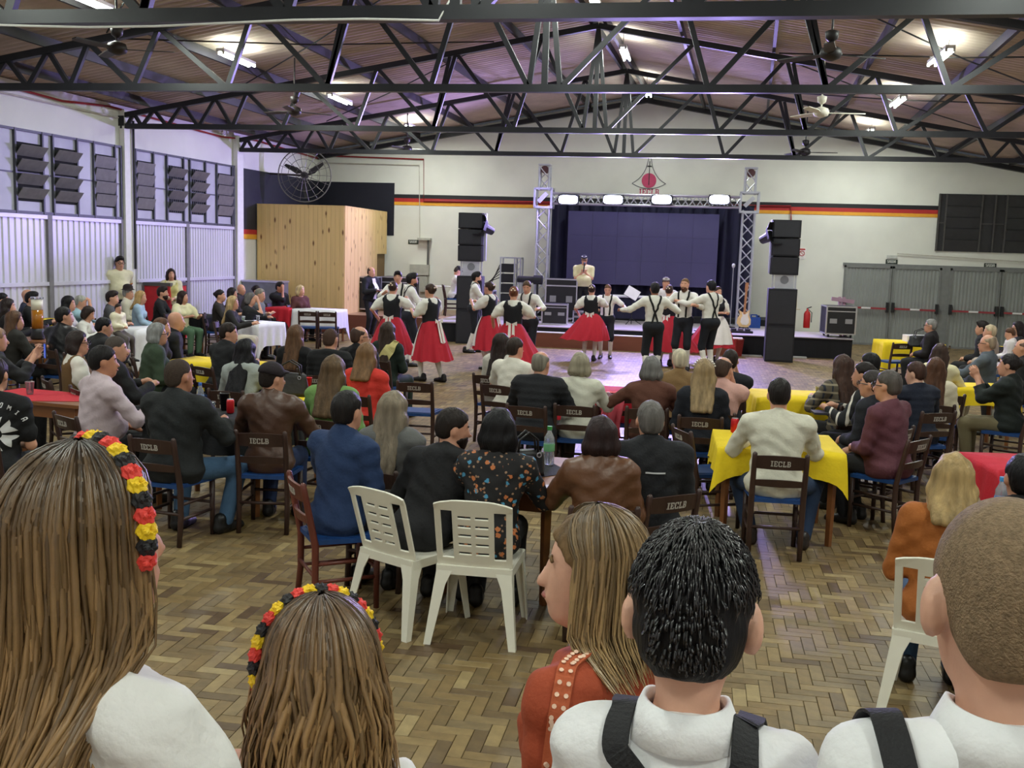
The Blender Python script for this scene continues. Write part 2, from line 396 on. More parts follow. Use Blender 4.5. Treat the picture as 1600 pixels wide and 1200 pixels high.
# far wall: navy field and the black-red-gold line
r = thing('trim_navy', (0, YB, 0), 0, 'dark navy painted field on the far wall above the wooden booth', None, None, 'structure')
MB().span((XL(YB), 0, 2.55), (-8.75, -.012, 4.05)).build('navy_field', NAVY, r)
for z0, z1, mm, lb in ((3.625, 3.735, mat('black_paint_wall', (24, 23, 26), .6), 'black'), (3.52, 3.625, REDP, 'red'), (3.43, 3.52, GOLD, 'gold')):
    MB().span((-8.75, YB - .012, z0), (6.09, YB, z1)).build('trim_stripe', mm, kind='structure', label='%s painted line running along the far wall' % lb)
# conduits, red pipe
PIPEW = mat('conduit', (196, 192, 180), .6)
RPIPE = mat('red_pipe', (140, 28, 34), .45)
def awall(x, y, off=.05): return aty(x, y, YB - off)
m = MB(); m.tube([awall(500, 243), awall(662, 249), awall(662, 314), awall(1236, 322), awall(1236, 345)], .022, 6)
m.build('fire_pipe', RPIPE, label='thin dark red pipe running across the far wall to the loudspeakers', cat='pipe')
m = MB(); m.tube([awall(500, 254), awall(655, 258), awall(656, 372)], .014, 6); m.build('wall_conduit', PIPEW, label='pale conduit with an elbow above the navy wall field', cat='conduit')
m = MB(); m.tube([awall(1402, 396), awall(1600, 409), awall(1650, 411)], .014, 6); m.build('wall_conduit', PIPEW, label='pale conduit over the exit doors', cat='conduit')
m = MB(); m.tube([(XL(y) + .04, y, 4.62) for y in (11, 19.3)], .016, 6); m.build('wall_conduit', PIPEW, label='thin conduit along the side wall above the louvres', cat='conduit')
m = MB(); m.tube([(XL(y) + .05, y, 4.8 - .1 * (k % 2)) for k, y in enumerate((14, 17.6, 19, 23.3, 25, 28.7))], .022, 6); m.build('fire_pipe', RPIPE, label='dark red pipe along the top of the side wall', cat='pipe')
m = MB(); m.tube([(XL(19.6) + .16, 19.62, z) for z in (4.6, 3.4, 2.6, 1.6)], .025, 6); m.build('power_cable', BLACKM, label='black cable running down the white column', cat='cable')

# ------------------------------------------------------------------ exit doors on the far wall
DOORG = mat('door_grey', (142, 146, 142), .5, var=.1, scale=2); DOORF = mat('door_frame_grey', (120, 122, 120), .55)
BARM = mat('push_bar_red', (150, 52, 60), .4)
dn = 5
for (a, b), lb in zip(((3.83, 5.05), (5.07, 6.3), (6.52, 7.78), (7.8, 8.66)), ('next to the stage', 'second from the stage', 'third from the stage', 'by the right edge')):
    r = thing('door_%d' % dn, (a, YB, 0), 0, 'grey ribbed metal exit door leaf %s' % lb, None, None, 'structure'); dn += 1; W = b - a
    v = []; n = int(W / .09)
    xs = [((i + q) * .09, d) for i in range(n) for q, d in ((0, 0), (.4, 0), (.5, .016), (.9, .016))] + [(W, 0)]
    for x, d in xs: v += [(x, -.04 - d, .03), (x, -.04 - d, 2.08)]
    me = bpy.data.meshes.new('leaf'); me.from_pydata(v, [], [(2 * i, 2 * i + 2, 2 * i + 3, 2 * i + 1) for i in range(len(xs) - 1)]); mk('leaf', me, DOORG, r)
    for p, q in (((0, -.03, 0), (.05, -.075, 2.12)), ((W - .05, -.03, 0), (W, -.075, 2.12)), ((0, -.03, 2.06), (W, -.075, 2.12)), ((0, -.03, .0), (W, -.075, .05))): MB().span(p, q).build('frame', DOORF, r)
    h = MB().bar((.08, -.13, 1.0), (W - .08, -.13, .99), .04, .05).build('push_bar', BARM, r)
    for x in (.06, W - .06): MB().span((x - .035, -.07, .9), (x + .035, -.16, 1.16)).build('bar_bracket', BLACKM, r)
    MB().span((W / 2 - .12, -.152, .975), (W / 2 + .12, -.156, 1.02)).build('bar_sticker', plain((225, 225, 225)), r)
MB().span((6.3, YB - .06, 0), (6.52, YB, 2.12)).build('trim_doorpost', DOORF, kind='structure', label='grey post between the two pairs of exit doors')
MB().span((3.79, YB - .05, 2.1), (8.7, YB, 2.18)).build('trim_lintel', DOORF, kind='structure', label='grey lintel above the exit doors')
# dark louvred window
r = thing('window_3', (6.09, YB, 0), 0, 'dark closed louvre window above the exit doors', None, None, 'structure')
DKL = mat('dark_louvre', (44, 44, 46), .5, var=.2); W = 2.56
MB().span((0, 0, 2.56), (W, -.03, 4.05)).build('panel', DKL, r)
for x in (.0, .17, 1.05, 1.38, 1.66, 2.5): MB().span((x, -.03, 2.56), (x + .04, -.07, 4.05)).build('mullion', mat('dark_mullion', (74, 72, 70), .5), r)
for x0, x1 in ((.21, 1.05), (1.70, 2.5)):
    for k in range(5): MB().box(((x0 + x1) / 2, -.055, 2.72 + k * .29), (x1 - x0, .012, .28), Matrix.Rotation(radians(10), 3, 'X')).build('slat', DKL, r)
MB().span((0, -.03, 3.28), (W, -.05, 3.31)).build('mullion', mat('dark_mullion', (74, 72, 70), .5), r)
# exit signs
SGN = mat('sign_dark', (22, 38, 26), .5); SGW = mat('sign_white', (230, 232, 225), .5)
def exit_sign(x, z, label, two=True):
    r = thing('exit_sign', (x, YB - .0, z), 0, label, 'sign', 'exit signs')
    MB().span((-.15, 0, -.06), (.15, -.02, .06)).build('plate', SGN, r)
    letters(MB(), 'SAIDA', lambda a, b: ((a, -.021, b - .03), (0, -1, 0)), .07).build('lettering', SGW, r)
    if two: MB().span((-.13, 0, .09), (.13, -.02, .17)).build('upper_plate', mat('sign_grey', (190, 192, 186), .6), r)
p = awall(1393, 409, 0); exit_sign(p.x, p.z, 'dark exit sign above the doors next to the stage')
p = awall(1547, 415, 0); exit_sign(p.x, p.z, 'dark exit sign above the doors by the right edge', False)
p = awall(646, 378, 0); exit_sign(p.x, p.z, 'small dark exit sign beside the wooden booth', False)
p = awall(1253, 396, 0); r = thing('safety_sign', (p.x, YB, p.z), 0, 'small white no smoking sign beside the loudspeaker tower', 'sign')
MB().span((-.1, 0, -.15), (.1, -.015, .15)).build('plate', mat('sign_plate', (228, 224, 220), .5), r)
m = MB(); m.tube([(.065 * cos(a), -.02, .065 * sin(a) + .0) for a in np.linspace(0, 2 * pi, 20)], .01, 5); m.bar((-.045, -.02, .045), (.045, -.02, -.045), .012); m.build('red_ring', REDP, r)
MB().span((-.08, -.015, .09), (.08, -.018, .13)).build('red_strip', REDP, r)
# emblem and letters painted on the gable
r = thing('wall_emblem', (-1.49, YB, 4.27), 0, 'painted church emblem, red disc with a cross inside a bell outline', 'emblem')
EMR = mat('emblem_red', (190, 60, 100), .6); EML = mat('emblem_line', (96, 98, 104), .6)
MB().tube([(0, -.004, -.02), (0, -.02, -.02)], .2, 32).build('disc', EMR, r)
pts = []
for s in (-1, 1):
    for t in np.linspace(0, 1, 9):
        a = Vector((s * .03, 0, .66)); b = Vector((s * .06, 0, .1)); c = Vector((s * .46, 0, -.1))
        pts.append((a.lerp(b, t).lerp(b.lerp(c, t), t), s, t))
m = MB()
for s in (-1, 1): m.tube([(p.x, -.012, p.z) for p, q, t in pts if q == s], .009, 5)
m.tube([(x, -.012, -.1 - .14 * (1 - (x / .46) ** 2)) for x in np.linspace(-.46, .46, 13)], .009, 5); m.build('outline', EML, r)
m = MB(); m.bar((0, -.024, -.14), (0, -.024, .5), .022); m.bar((-.06, -.024, .37), (.06, -.024, .37), .022); m.build('cross', mat('emblem_cross', (40, 40, 44), .6), r)
letters(MB(), 'IECLB', lambda a, b: ((a + .02, -.004, b - .405), (0, -1, 0)), .16).build('lettering', EMR, r)
# ================================================================== lamps and fans
TUBEM = mat('lit_tube', (236, 255, 240), .5, emit=28.); WHITEM = mat('white_enamel', (230, 230, 224), .45, var=.04)
def fixture(x, y, z, label, lit=True):
    r = thing('fluorescent_lamp', (x, y, z), 0, label, 'lamp', 'fluorescent lamps')
    MB().box((0, 0, .05), (.14, 1.25, .05)).build('housing', WHITEM, r)
    for s in (-1, 1):
        MB().tube([(s * .055, -.6, 0), (s * .055, .6, 0)], .019, 8).build('tube', TUBEM, r)
        for e in (-1, 1): MB().box((s * .055, e * .61, .01), (.035, .03, .06)).build('socket', WHITEM, r)
    for e in (-.5, .5): MB().tube([(0, e, .07), (0, e, zroof(x, y) - z - .05)], .006, 5).build('hanger', BLACKM, r)
    l = bpy.data.lights.new('tube_light', 'AREA'); l.shape = 'RECTANGLE'; l.size = .16; l.size_y = 1.2; l.energy = TUBE_W; l.color = (.93, 1., .94)
    o = bpy.data.objects.new('tube_light', l); COL.objects.link(o); o.parent = r; o.location = (0, 0, -.03)
    l2 = bpy.data.lights.new('tube_uplight', 'AREA'); l2.shape = 'RECTANGLE'; l2.size = .16; l2.size_y = 1.2; l2.energy = TUBE_W * .16; l2.color = (.93, 1., .94)
    o = bpy.data.objects.new('tube_uplight', l2); COL.objects.link(o); o.parent = r; o.location = (0, 0, .085); o.rotation_euler.x = pi
    return r
rows = (('over the louvre side', lambda y: XC(y) - 5.85, 5.32), ('under the ridge', lambda y: XC(y) + .32, 6.12), ('over the exit door side', lambda y: XC(y) + 5.6, 5.32))
bays = ((26.6, 'above the stage'), (21.6, 'before the stage'), (17.0, 'over the dance floor'), (12.8, 'over the nearer tables'), (7.7, 'outside the picture'), (3.0, 'near the viewer'), (-1.6, 'added behind the viewer as fill'))  # last bay: unseen lamps added to brighten the children in front
for rn, fx, z in rows:
    for y, bn in bays:
        if rn == 'under the ridge' and y == 21.6: y = 20.9
        if rn == 'under the ridge' and y == 26.6: y = 25.7
        fixture(fx(y), y, z, 'lit twin tube lamp %s, %s' % (rn, bn))
def fan(x, y, z, rz, label, c=(38, 34, 32), tilt=0):
    r = thing('ceiling_fan', (x, y, z), rz, label, 'fan', 'ceiling fans'); fm = mat('fan_' + hexn(c), c, .5)
    MB().lathe([(.03, -.09), (.11, -.06), (.13, -.01), (.11, .05), (.04, .08)], n=18).build('motor', fm, r, smooth=True)
    MB().tube([(0, 0, .05), (0, 0, zroof(x, y) - z - .12)], .014, 8).build('rod', fm, r)
    MB().lathe([(.02, .12), (.07, .16), (.08, .24), (.03, .26)], n=14).build('canopy', fm, r, smooth=True)
    for k in range(3):
        a = 2 * pi * k / 3; R = Matrix.Rotation(a, 3, 'Z'); m = MB(); pts = []
        o = [(.1, -.03), (.2, -.045), (.3, -.075), (.66, -.07), (.7, -.03), (.7, .04), (.3, .06), (.2, .04), (.1, .03)]
        m.poly([R @ Vector((u, v, -.02 + v * .18)) for u, v in o], (0, 0, .012)); m.build('blade', fm, r)
for (px, py, z), rz, lb, c in (((183, 75, 4.6), .3, 'dark ceiling fan over the louvre side, nearest the viewer', (44, 36, 32)), ((460, 173, 4.58), .7, 'dark ceiling fan beside the tube lamp, middle of the louvre side', (44, 36, 32)),
        ((636, 232, 4.62), .2, 'dark ceiling fan above the wooden booth', (40, 34, 30)), ((1298, 83, 4.6), .4, 'large dark ceiling fan over the exit door side', (40, 36, 36)),
        ((1283, 175, 4.6), .1, 'white ceiling fan over the exit door side', (226, 222, 206)), ((1258, 237, 4.6), .05, 'dark ceiling fan against the gable wall', (36, 34, 36))):
    p = atz(px, py, z); fan(p.x, p.y, p.z, rz, lb, c)
p = atz(672, 32, 4.62); r = thing('dome_lamp', p, 0, 'small unlit white dome lamp hanging from the near truss', 'lamp')
MB().lathe([(.01, .1), (.05, .09), (.16, .03), (.17, 0), (.15, -.01)], n=18).build('shade', WHITEM, r, smooth=True); MB().tube([(0, 0, .09), (0, 0, zroof(p.x, p.y) - p.z)], .008, 5).build('cord', WHITEM, r)
m = MB(); t1 = 10.03
pts = [Vector((x, t1 - .09, 4.47 - .09 + .03 * sin(x * 1.3))) for x in np.linspace(XL(t1), -2.6, 14)]
pts += [Vector((-2.5, 10.0, 4.6)), Vector((-2.55, 10.3, 4.75)), Vector((-2.85, 10.6, 4.72)), Vector((-2.9, 10.84, 4.7))]
m.tube(pts, .012, 6); m.build('white_cable', WHITEM, label='white cable hanging along the nearest truss to the dome lamp', cat='cable')

# wire cage fan on the left of the far wall
pc = aty(476, 274, 25.6); RC = .68
r = thing('cage_fan', (pc.x, pc.y, pc.z), radians(12), 'large round wall fan with wire cage and dark blades', 'fan')
WIRE = mat('cage_wire', (118, 116, 110), .4, metal=.5); FB = mat('fan_blade_dark', (44, 42, 40), .45)
for rr, yy in ((RC, 0), (RC * .86, -.07), (RC * .6, -.1), (RC * .3, -.12)):
    MB().tube([(rr * cos(a), yy, rr * sin(a)) for a in np.linspace(0, 2 * pi, 37)], .016 if rr == RC else .007, 5, caps=False).build('cage_ring', WIRE, r)
for k in range(18):
    a = 2 * pi * k / 18; MB().tube([(RC * q * cos(a), y, RC * q * sin(a)) for q, y in ((.08, -.13), (.6, -.11), (1, 0))], .006, 4).build('cage_wire', WIRE, r)
MB().tube([(0, -.1, 0), (0, .1, 0)], .09, 14).build('motor', FB, r)
for k in range(3):
    a = radians(35 + 120 * k); d = Vector((cos(a), 0, sin(a))); n = Vector((-sin(a), 0, cos(a)))
    MB().poly([d * .06 - n * .05, d * .25 - n * .1, d * .56 - n * .05, d * .58 + n * .02, d * .2 + n * .06], (0, .012, 0)).build('blade', FB, r)
qq = Matrix.Rotation(-radians(12), 3, 'Z') @ Vector((XL(pc.y + .3) - pc.x, .3, .05)); MB().bar((0, .1, 0), qq, .05).build('wall_arm', FB, r)

# ================================================================== stage
WOODR = mat('stage_riser_wood', (112, 62, 42), .45, var=.25, scale=5, stretch=(.15, 1, 1)); SKIRT = mat('black_stage_skirt', (20, 20, 24), .9, var=.2, scale=3, stretch=(3, 1, .2), bump=.4, bscale=4)
DECK = mat('stage_deck', (176, 166, 170), .35, var=.12, scale=3)
ZS = .47
r = thing('stage', (0, 0, 0), 0, 'wooden stage with black skirt in front of the far wall', 'stage')
MB().poly([(XL(25.05) + .01, 25.05, 0), (-6.3, 25.05, 0), (-6.3, YB - .01, 0), (XL(YB) + .01, YB - .01, 0)], (0, 0, ZS)).build('side_platform', mat('stage_floor_wood', (150, 120, 92), .4, var=.15, scale=4, stretch=(1, .1, 1)), r)
MB().span((XL(25) + .05, 25.0, 0), (-6.3, 25.05, ZS)).build('wood_front', WOODR, r)
MB().span((-6.3, 23.98, 0), (2.0, YB - .01, ZS - .02)).build('main_platform', SKIRT, r)
MB().span((2.0, 24.16, 0), (3.5, 26.0, ZS - .02)).build('side_extension', SKIRT, r)
MB().span((-6.3, 23.95, ZS - .02), (2.0, YB - .01, ZS + .0)).build('deck', DECK, r); MB().span((2.0, 24.13, ZS - .02), (3.52, 26.0, ZS)).build('deck', DECK, r)
MB().span((-6.2, 27.4, ZS), (2.2, YB - .01, ZS + .16)).build('back_riser', SKIRT, r)
MB().span((-4.75, 23.7, 0), (.82, 23.97, .335)).build('wood_step', WOODR, r)
MB().span((-4.75, 23.69, .335), (.82, 23.97, .352)).build('step_edge', plain((210, 205, 205)), r)
MB().span((1.0, 23.78, 0), (1.5, 23.94, .03)).build('step_foot', plain((190, 188, 184)), r); MB().span((2.16, 23.9, 0), (2.5, 24.1, .03)).build('step_foot', plain((190, 188, 184)), r)

# pine booth: tongue and groove boards
p0 = aty(393, 319, 25.1); bx0, bx1 = XL(25.1) + .03, aty(538, 321, 25.1).x; bz = 3.2
r = thing('pine_booth', ((bx0 + bx1) / 2, 25.1, ZS), 0, 'tall booth clad in knotty pine boards beside the stage', 'booth')
def pine(name, knots=26.):
    m = mat(name, (214, 182, 122), .5, var=.1, scale=2.2, stretch=(5, 5, .35)); nt = m.node_tree; L = nt.links.new; b = nt.nodes['Principled BSDF']
    src = b.inputs['Base Color'].links[0].from_socket
    tc = nt.nodes.new('ShaderNodeTexCoord'); mp = nt.nodes.new('ShaderNodeMapping'); mp.inputs['Scale'].default_value = (6, 6, 2.2); L(tc.outputs['Object'], mp.inputs[0])
    vo = nt.nodes.new('ShaderNodeTexVoronoi'); vo.inputs['Scale'].default_value = 1.; L(mp.outputs[0], vo.inputs[0])
    rm = nt.nodes.new('ShaderNodeMapRange'); rm.inputs[1].default_value = .08; rm.inputs[2].default_value = .2; L(vo.outputs[0], rm.inputs[0])
    mx = nt.nodes.new('ShaderNodeMix'); mx.data_type = 'RGBA'; mx.inputs[6].default_value = lin((112, 72, 34)); L(rm.outputs[0], mx.inputs[0]); L(src, mx.inputs[7]); L(mx.outputs[2], b.inputs['Base Color'])
    return m
PINE = [pine('pine_board_a'), None, None]
cs = [(214, 182, 122), (205, 170, 108), (222, 192, 136)]
hw = (bx1 - bx0) / 2; n = 20; bw = 2 * hw / n
MB().span((-hw + .3, .03, 0), (hw - .03, 3.55, bz - ZS - .02)).build('core', plain((120, 96, 60), .8), r)
for i in range(n):
    MB().span((-hw + i * bw + .002, -.0, 0), (-hw + (i + 1) * bw - .002, .02 + .003 * (i % 3), bz - ZS)).build('plank', PINE[0], r)
n2 = 24; D = 3.55; bw = D / n2
for i in range(n2):
    z0 = 0 if i < n2 - 6 else 1.55
    MB().span((hw, i * bw + .022, z0), (hw + .02 + .003 * (i % 2), (i + 1) * bw - .002 + .02, bz - ZS)).build('plank', PINE[0], r)
MB().span((hw - .02, 0, bz - ZS), (hw + .03, D, bz - ZS + .02)).build('top_trim', PINE[0], r); MB().span((-hw, -.01, bz - ZS), (hw + .03, .03, bz - ZS + .02)).build('top_trim', PINE[0], r)

# backdrop, led screen
p = [aty(863, 300, 27.9), aty(1180, 310, 27.9)]
r = thing('stage_drape', ((p[0].x + p[1].x) / 2, 27.95, ZS), 0, 'dark navy stage drape hanging behind the lighting frame', 'drape'); W = p[1].x - p[0].x
v = []; N = 120
for i in range(N + 1):
    x = -W / 2 + W * i / N; y = .07 * sin(i * .9) + .03 * sin(i * 2.3)
    v += [(x, y, .16), (x, y, 3.1)]
me = bpy.data.meshes.new('cloth'); me.from_pydata(v, [], [(2 * i, 2 * i + 2, 2 * i + 3, 2 * i + 1) for i in range(N)]); me.shade_smooth()
mk('cloth', me, mat('drape_navy', (30, 30, 58), .85, var=.15, scale=3), r)
MB().tube([(-W / 2, 0, 3.1), (W / 2, 0, 3.1)], .025, 8).build('rail', BLACKM, r)
sx0, sx1 = aty(887, 380, 27.7).x, aty(1122, 380, 27.7).x; sz1, sz0 = 3.33, aty(1000, 446, 27.7).z
r = thing('led_screen', ((sx0 + sx1) / 2, 27.7, sz0), 0, 'large dark led screen at the back of the stage', 'screen'); W = sx1 - sx0; Hh = sz1 - sz0
SCRM = mat('led_panel_lit_blue', (72, 68, 112), .35, var=.06, scale=2)  # blue glow of the stage lights is put into the panel colour
for i in range(6):
    for j in range(3):
        MB().span((-W / 2 + W * i / 6 + .0015, -.05, Hh * j / 3 + .0015), (-W / 2 + W * (i + 1) / 6 - .0015, .03, Hh * (j + 1) / 3 - .0015)).build('screen_panel', SCRM, r)
MB().span((-W / 2, .03, -sz0 + ZS + .16), (-W / 2 + .08, .1, Hh)).build('support', BLACKM, r); MB().span((W / 2 - .08, .03, -sz0 + ZS + .16), (W / 2, .1, Hh)).build('support', BLACKM, r)

# aluminium lighting frame
ALU = mat('aluminium', (198, 200, 208), .3, metal=.7, var=.06)
GY = 26.9
def box_truss(mb_add, a, b, wd, nseg, up):
    a = Vector(a); b = Vector(b); d = (b - a); L = d.length; d /= L; u = Vector(up); x = d.cross(u).normalized(); h = wd / 2
    cs = [(x * s + u * t) * h for s, t in ((-1, -1), (1, -1), (1, 1), (-1, 1))]
    for c in cs: mb_add('chord', MB().tube([a + c, b + c], .028, 8))
    for k in range(4):
        m = MB(); c0, c1 = cs[k], cs[(k + 1) % 4]
        for i in range(nseg):
            p, q = a + d * (L * i / nseg), a + d * (L * (i + 1) / nseg)
            m.tube([p + (c0 if i % 2 else c1), q + (c1 if i % 2 else c0)], .017, 6)
        mb_add('lacing', m)
xl, xr = aty(848, 380, GY).x, aty(1167, 380, GY).x
zc = aty(1000, 313, GY).z; ztop = aty(852, 258, GY).z
r = thing('lighting_frame', ((xl + xr) / 2, GY, ZS), 0, 'aluminium truss goalpost frame carrying the stage lights', 'truss frame')
addp = lambda nm, m: m.build(nm, ALU, r)
hx = (xr - xl) / 2
for s in (-1, 1):
    box_truss(addp, (s * hx, 0, .04), (s * hx, 0, zc - ZS - .2), .3, 9, (0, 1, 0))
    box_truss(addp, (s * hx, 0, zc - ZS + .2), (s * hx, 0, ztop - ZS - .04), .26, 2, (0, 1, 0))
    MB().span((s * hx - .3, -.3, 0), (s * hx + .3, .3, .04)).build('base_plate', ALU, r)
    m = MB()
    for zz in (-.24, .24):
        for e in (-.22, .22): m.bar((s * hx - .22, e, zc - ZS + zz), (s * hx + .22, e, zc - ZS + zz), .05); m.bar((s * hx + e, -.22, zc - ZS + zz), (s * hx + e, .22, zc - ZS + zz), .05)
    for e in (-.22, .22):
        for g in (-.22, .22): m.bar((s * hx + e, g, zc - ZS - .24), (s * hx + e, g, zc - ZS + .24), .05)
    m.bar((s * hx - .12, -.2, zc - ZS - .1), (s * hx + .1, -.2, zc - ZS + .12), .1, .1); m.build('sleeve_block', ALU, r)
    m = MB(); m.tube([(s * hx, -.1, ztop - ZS - .12), (s * hx, .1, ztop - ZS - .12)], .1, 14); m.build('pulley', mat('pulley', (96, 60, 60), .5), r)
    MB().box((s * hx, 0, ztop - ZS), (.32, .3, .04)).build('cap', ALU, r)
box_truss(addp, (-hx + .2, 0, zc - ZS), (hx - .2, 0, zc - ZS), .26, 26, (0, 1, 0))
WASHL = mat('wash_lens', (214, 216, 255), .3, emit=26.)
wr = []
for k, px in enumerate((888, 958, 1034, 1124)):
    x = aty(px, 312, GY - .28).x; z = aty(px, 312, GY - .28).z
    q = thing('wash_light', (x, GY - .3, z), 0, 'lit stage wash light on the frame, %s from the left' % ('first', 'second', 'third', 'fourth')[k], 'stage light', 'stage wash lights')
    MB().box((0, .08, 0), (.52, .16, .24)).build('housing', BLACKM, q)
    m = MB(); n = 20; m.poly([(.24 * np.sign(cos(a)) * abs(cos(a)) ** .5, -.005, .105 * np.sign(sin(a)) * abs(sin(a)) ** .5) for a in np.linspace(0, 2 * pi, n, endpoint=False)], (0, -.02, 0)); m.build('lens', WASHL, q)
    MB().bar((-.27, .08, 0), (-.27, .18, .1), .02).build('yoke', BLACKM, q); MB().bar((.27, .08, 0), (.27, .18, .1), .02).build('yoke', BLACKM, q)
    l = bpy.data.lights.new('wash_beam', 'SPOT'); l.energy = WASH_W; l.color = (.46, .36, 1.); l.spot_size = radians(135); l.spot_blend = .9; l.shadow_soft_size = .12
    o = bpy.data.objects.new('wash_beam', l); COL.objects.link(o); o.parent = q; o.location = (0, -.06, 0)
    d = Vector(((-1.5, -.8, .0, .3)[k], -1, (-.2, -.28, -.36, -.36)[k])); o.rotation_euler = d.to_track_quat('-Z', 'Y').to_euler()

# loudspeaker towers
SPK = mat('speaker_black', (24, 25, 31), .75, var=.15, bump=.2, bscale=90); SPG = mat('speaker_grille', (30, 31, 38), .6, bump=.5, bscale=140)
def bev_box(a, b, e):
    (x0, y0, z0), (x1, y1, z1) = a, b; m = MB()
    m.poly([(x0 + e, y0, z0), (x1 - e, y0, z0), (x1, y0 + e, z0), (x1, y1, z0), (x0, y1, z0), (x0, y0 + e, z0)], (0, 0, z1 - z0)); return m
def tower(px, basey, toparr, botarr, topsub, hw_, label, ang, side):
    p = atz(px, basey, 0); Y = p.y + .35
    q = thing('subwoofer', (p.x, Y, 0), ang, 'tall black bass speaker standing on the floor, ' + label, 'loudspeaker', 'bass speakers')
    hs = aty(px, topsub, p.y).z
    for k in range(2): bev_box((-.3, -.34, hs * k / 2), (.3, .34, hs * (k + 1) / 2 - .006), .03).build('cabinet', SPK, q)
    for k in range(2): MB().span((-.27, -.352, hs * k / 2 + .04), (.27, -.34, hs * (k + 1) / 2 - .05)).build('grille', SPG, q)
    zb, zt = aty(px, botarr, p.y).z, aty(px, toparr, p.y).z
    b = thing('lift_bracket', (p.x + .02, Y, hs), ang, 'silver metal stand plate on the bass speaker, ' + label, 'bracket', 'speaker brackets')
    MB().span((-.2, -.2, 0), (.2, .2, .03)).build('plate', ALU, b); MB().span((-.2, -.2, .03), (.2, -.17, zb - hs)).build('face_plate', ALU, b)
    MB().tube([(0, -.21, (zb - hs) * .6), (0, -.17, (zb - hs) * .6)], .09, 16).build('hub', plain((120, 122, 128), .3), b)
    for s in (-1, 1): MB().span((s * .24 - .02, -.15, 0), (s * .24 + .02, -.1, zb - hs)).build('tube', ALU, b)
    a = thing('line_array_speaker', (p.x, Y, zb), ang, 'hanging stack of three black line array boxes, ' + label, 'loudspeaker', 'line array speakers')
    hh = (zt - zb) / 3
    for k in range(3):
        R = Matrix.Rotation(radians((2 - k) * 3 - 1), 3, 'X'); m = bev_box((-.3, -.3, .006), (.3, .22, hh - .006), .05)
        m.v = [tuple(R @ Vector(v) + Vector((0, .02 * (2 - k), hh * k))) for v in m.v]; m.build('cabinet', SPK, a)
        MB().box((0, -.315 + .02 * (2 - k), hh * (k + .5)), (.52, .012, hh - .05), R).build('grille', SPG, a)
    s = side
    MB().span((s * .3 - .02, -.1, 0), (s * .3 + .05, .1, zt - zb)).build('rigging', ALU, a)
    # barn door lamp
    f = thing('spot_lamp', (p.x + s * .42, Y - .1, (zb + zt) / 2 + .18), 0, 'black stage spot lamp with barn doors, ' + label, 'stage light', 'barn door lamps')
    R = Matrix.Rotation(-s * .7, 3, 'Z') @ Matrix.Rotation(-.35, 3, 'X')
    m = MB(); m.tube([R @ Vector((0, .12, 0)), R @ Vector((0, -.16, 0))], [.09, .12], 14); m.build('body', BLACKM, f)
    for dx, dz in ((0, .16), (0, -.16), (.16, 0), (-.16, 0)):
        m = MB(); m.poly([R @ Vector((dx * .8 + (dz and -.1), -.16, dz * .8 + (dx and -.1))), R @ Vector((dx * .8 + (dz and .1), -.16, dz * .8 + (dx and .1))), R @ Vector((dx * 1.5 + (dz and .13), -.32, dz * 1.5 + (dx and .13))), R @ Vector((dx * 1.5 - (dz and .13), -.32, dz * 1.5 - (dx and .13)))], (0, .008, .004)); m.build('barn_door', BLACKM, f)
    MB().bar((-s * .12, 0, .02), (0, 0, .02), .03).build('bracket', BLACKM, f)
tower(728, 537, 332, 407, 431, .3, 'left of the stage', .12, 1)
tower(1217, 566, 343, 428, 451, .3, 'right of the stage', -.02, -1)

# flight cases
CASE = mat('case_black', (26, 26, 28), .55, var=.15)
def flight_case(x, y, z, w, d, h, rz, label, tilt=False, wheels=True):
    q = thing('flight_case', (x, y, z), rz, label, 'flight case', 'flight cases'); b = .07 if wheels else 0
    MB().span((-w / 2, -d / 2, b), (w / 2, d / 2, h)).build('panel', CASE, q)
    for sx in (-1, 1):
        for sy in (-1, 1): MB().span((sx * w / 2 - .02 * sx, sy * d / 2 - .02 * sy, b), (sx * w / 2 + .012 * sx, sy * d / 2 + .012 * sy, h)).build('corner_profile', ALU, q)
    for zz in (b, h - .03):
        for sy in (-1, 1): MB().span((-w / 2, sy * d / 2 - .02 * sy, zz), (w / 2, sy * d / 2 + .012 * sy, zz + .03)).build('edge_profile', ALU, q)
        for sx in (-1, 1): MB().span((sx * w / 2 - .02 * sx, -d / 2, zz), (sx * w / 2 + .012 * sx, d / 2, zz + .03)).build('edge_profile', ALU, q)
    for s in (-1, 1): MB().span((s * w * .26 - .08, -d / 2 - .015, h * .45), (s * w * .26 + .08, -d / 2, h * .6)).build('handle_dish', plain((150, 150, 150), .35), q)
    MB().span((-w / 2, -d / 2 - .01, h * .82), (w / 2, -d / 2, h * .85)).build('lid_joint', ALU, q)
    if wheels:
        for sx in (-1, 1):
            for sy in (-1, 1): MB().tube([(sx * w * .38 - .02, sy * d * .38, .035), (sx * w * .38 + .02, sy * d * .38, .035)], .035, 10).build('caster', BLACKM, q)
p = atz(1287, 514, ZS); flight_case(p.x, 24.75, ZS, .66, .7, .72, .06, 'black flight case with silver edges at the right end of the stage')
p = aty(572, 470, 26.6); flight_case(p.x, 26.6, ZS, .62, .6, .95, -.1, 'black flight case with silver edges beside the pine booth')
p = aty(625, 470, 27.4); flight_case(p.x, 27.4, ZS, .9, .6, .95, .0, 'long pale edged flight case behind the dancing couple')
p = aty(885, 440, 26.3); flight_case(p.x - .1, 26.3, ZS, .8, .6, 1.08, .05, 'tall black equipment case beside the singer')
p = aty(868, 490, 25.0); flight_case(p.x, 24.9, ZS, .62, .5, .5, .1, 'low black case with silver corners on the stage front', wheels=False)
p = aty(908, 490, 25.6); flight_case(p.x, 25.6, ZS, .36, .3, .32, .0, 'small black floor monitor case beside the singer', wheels=False)
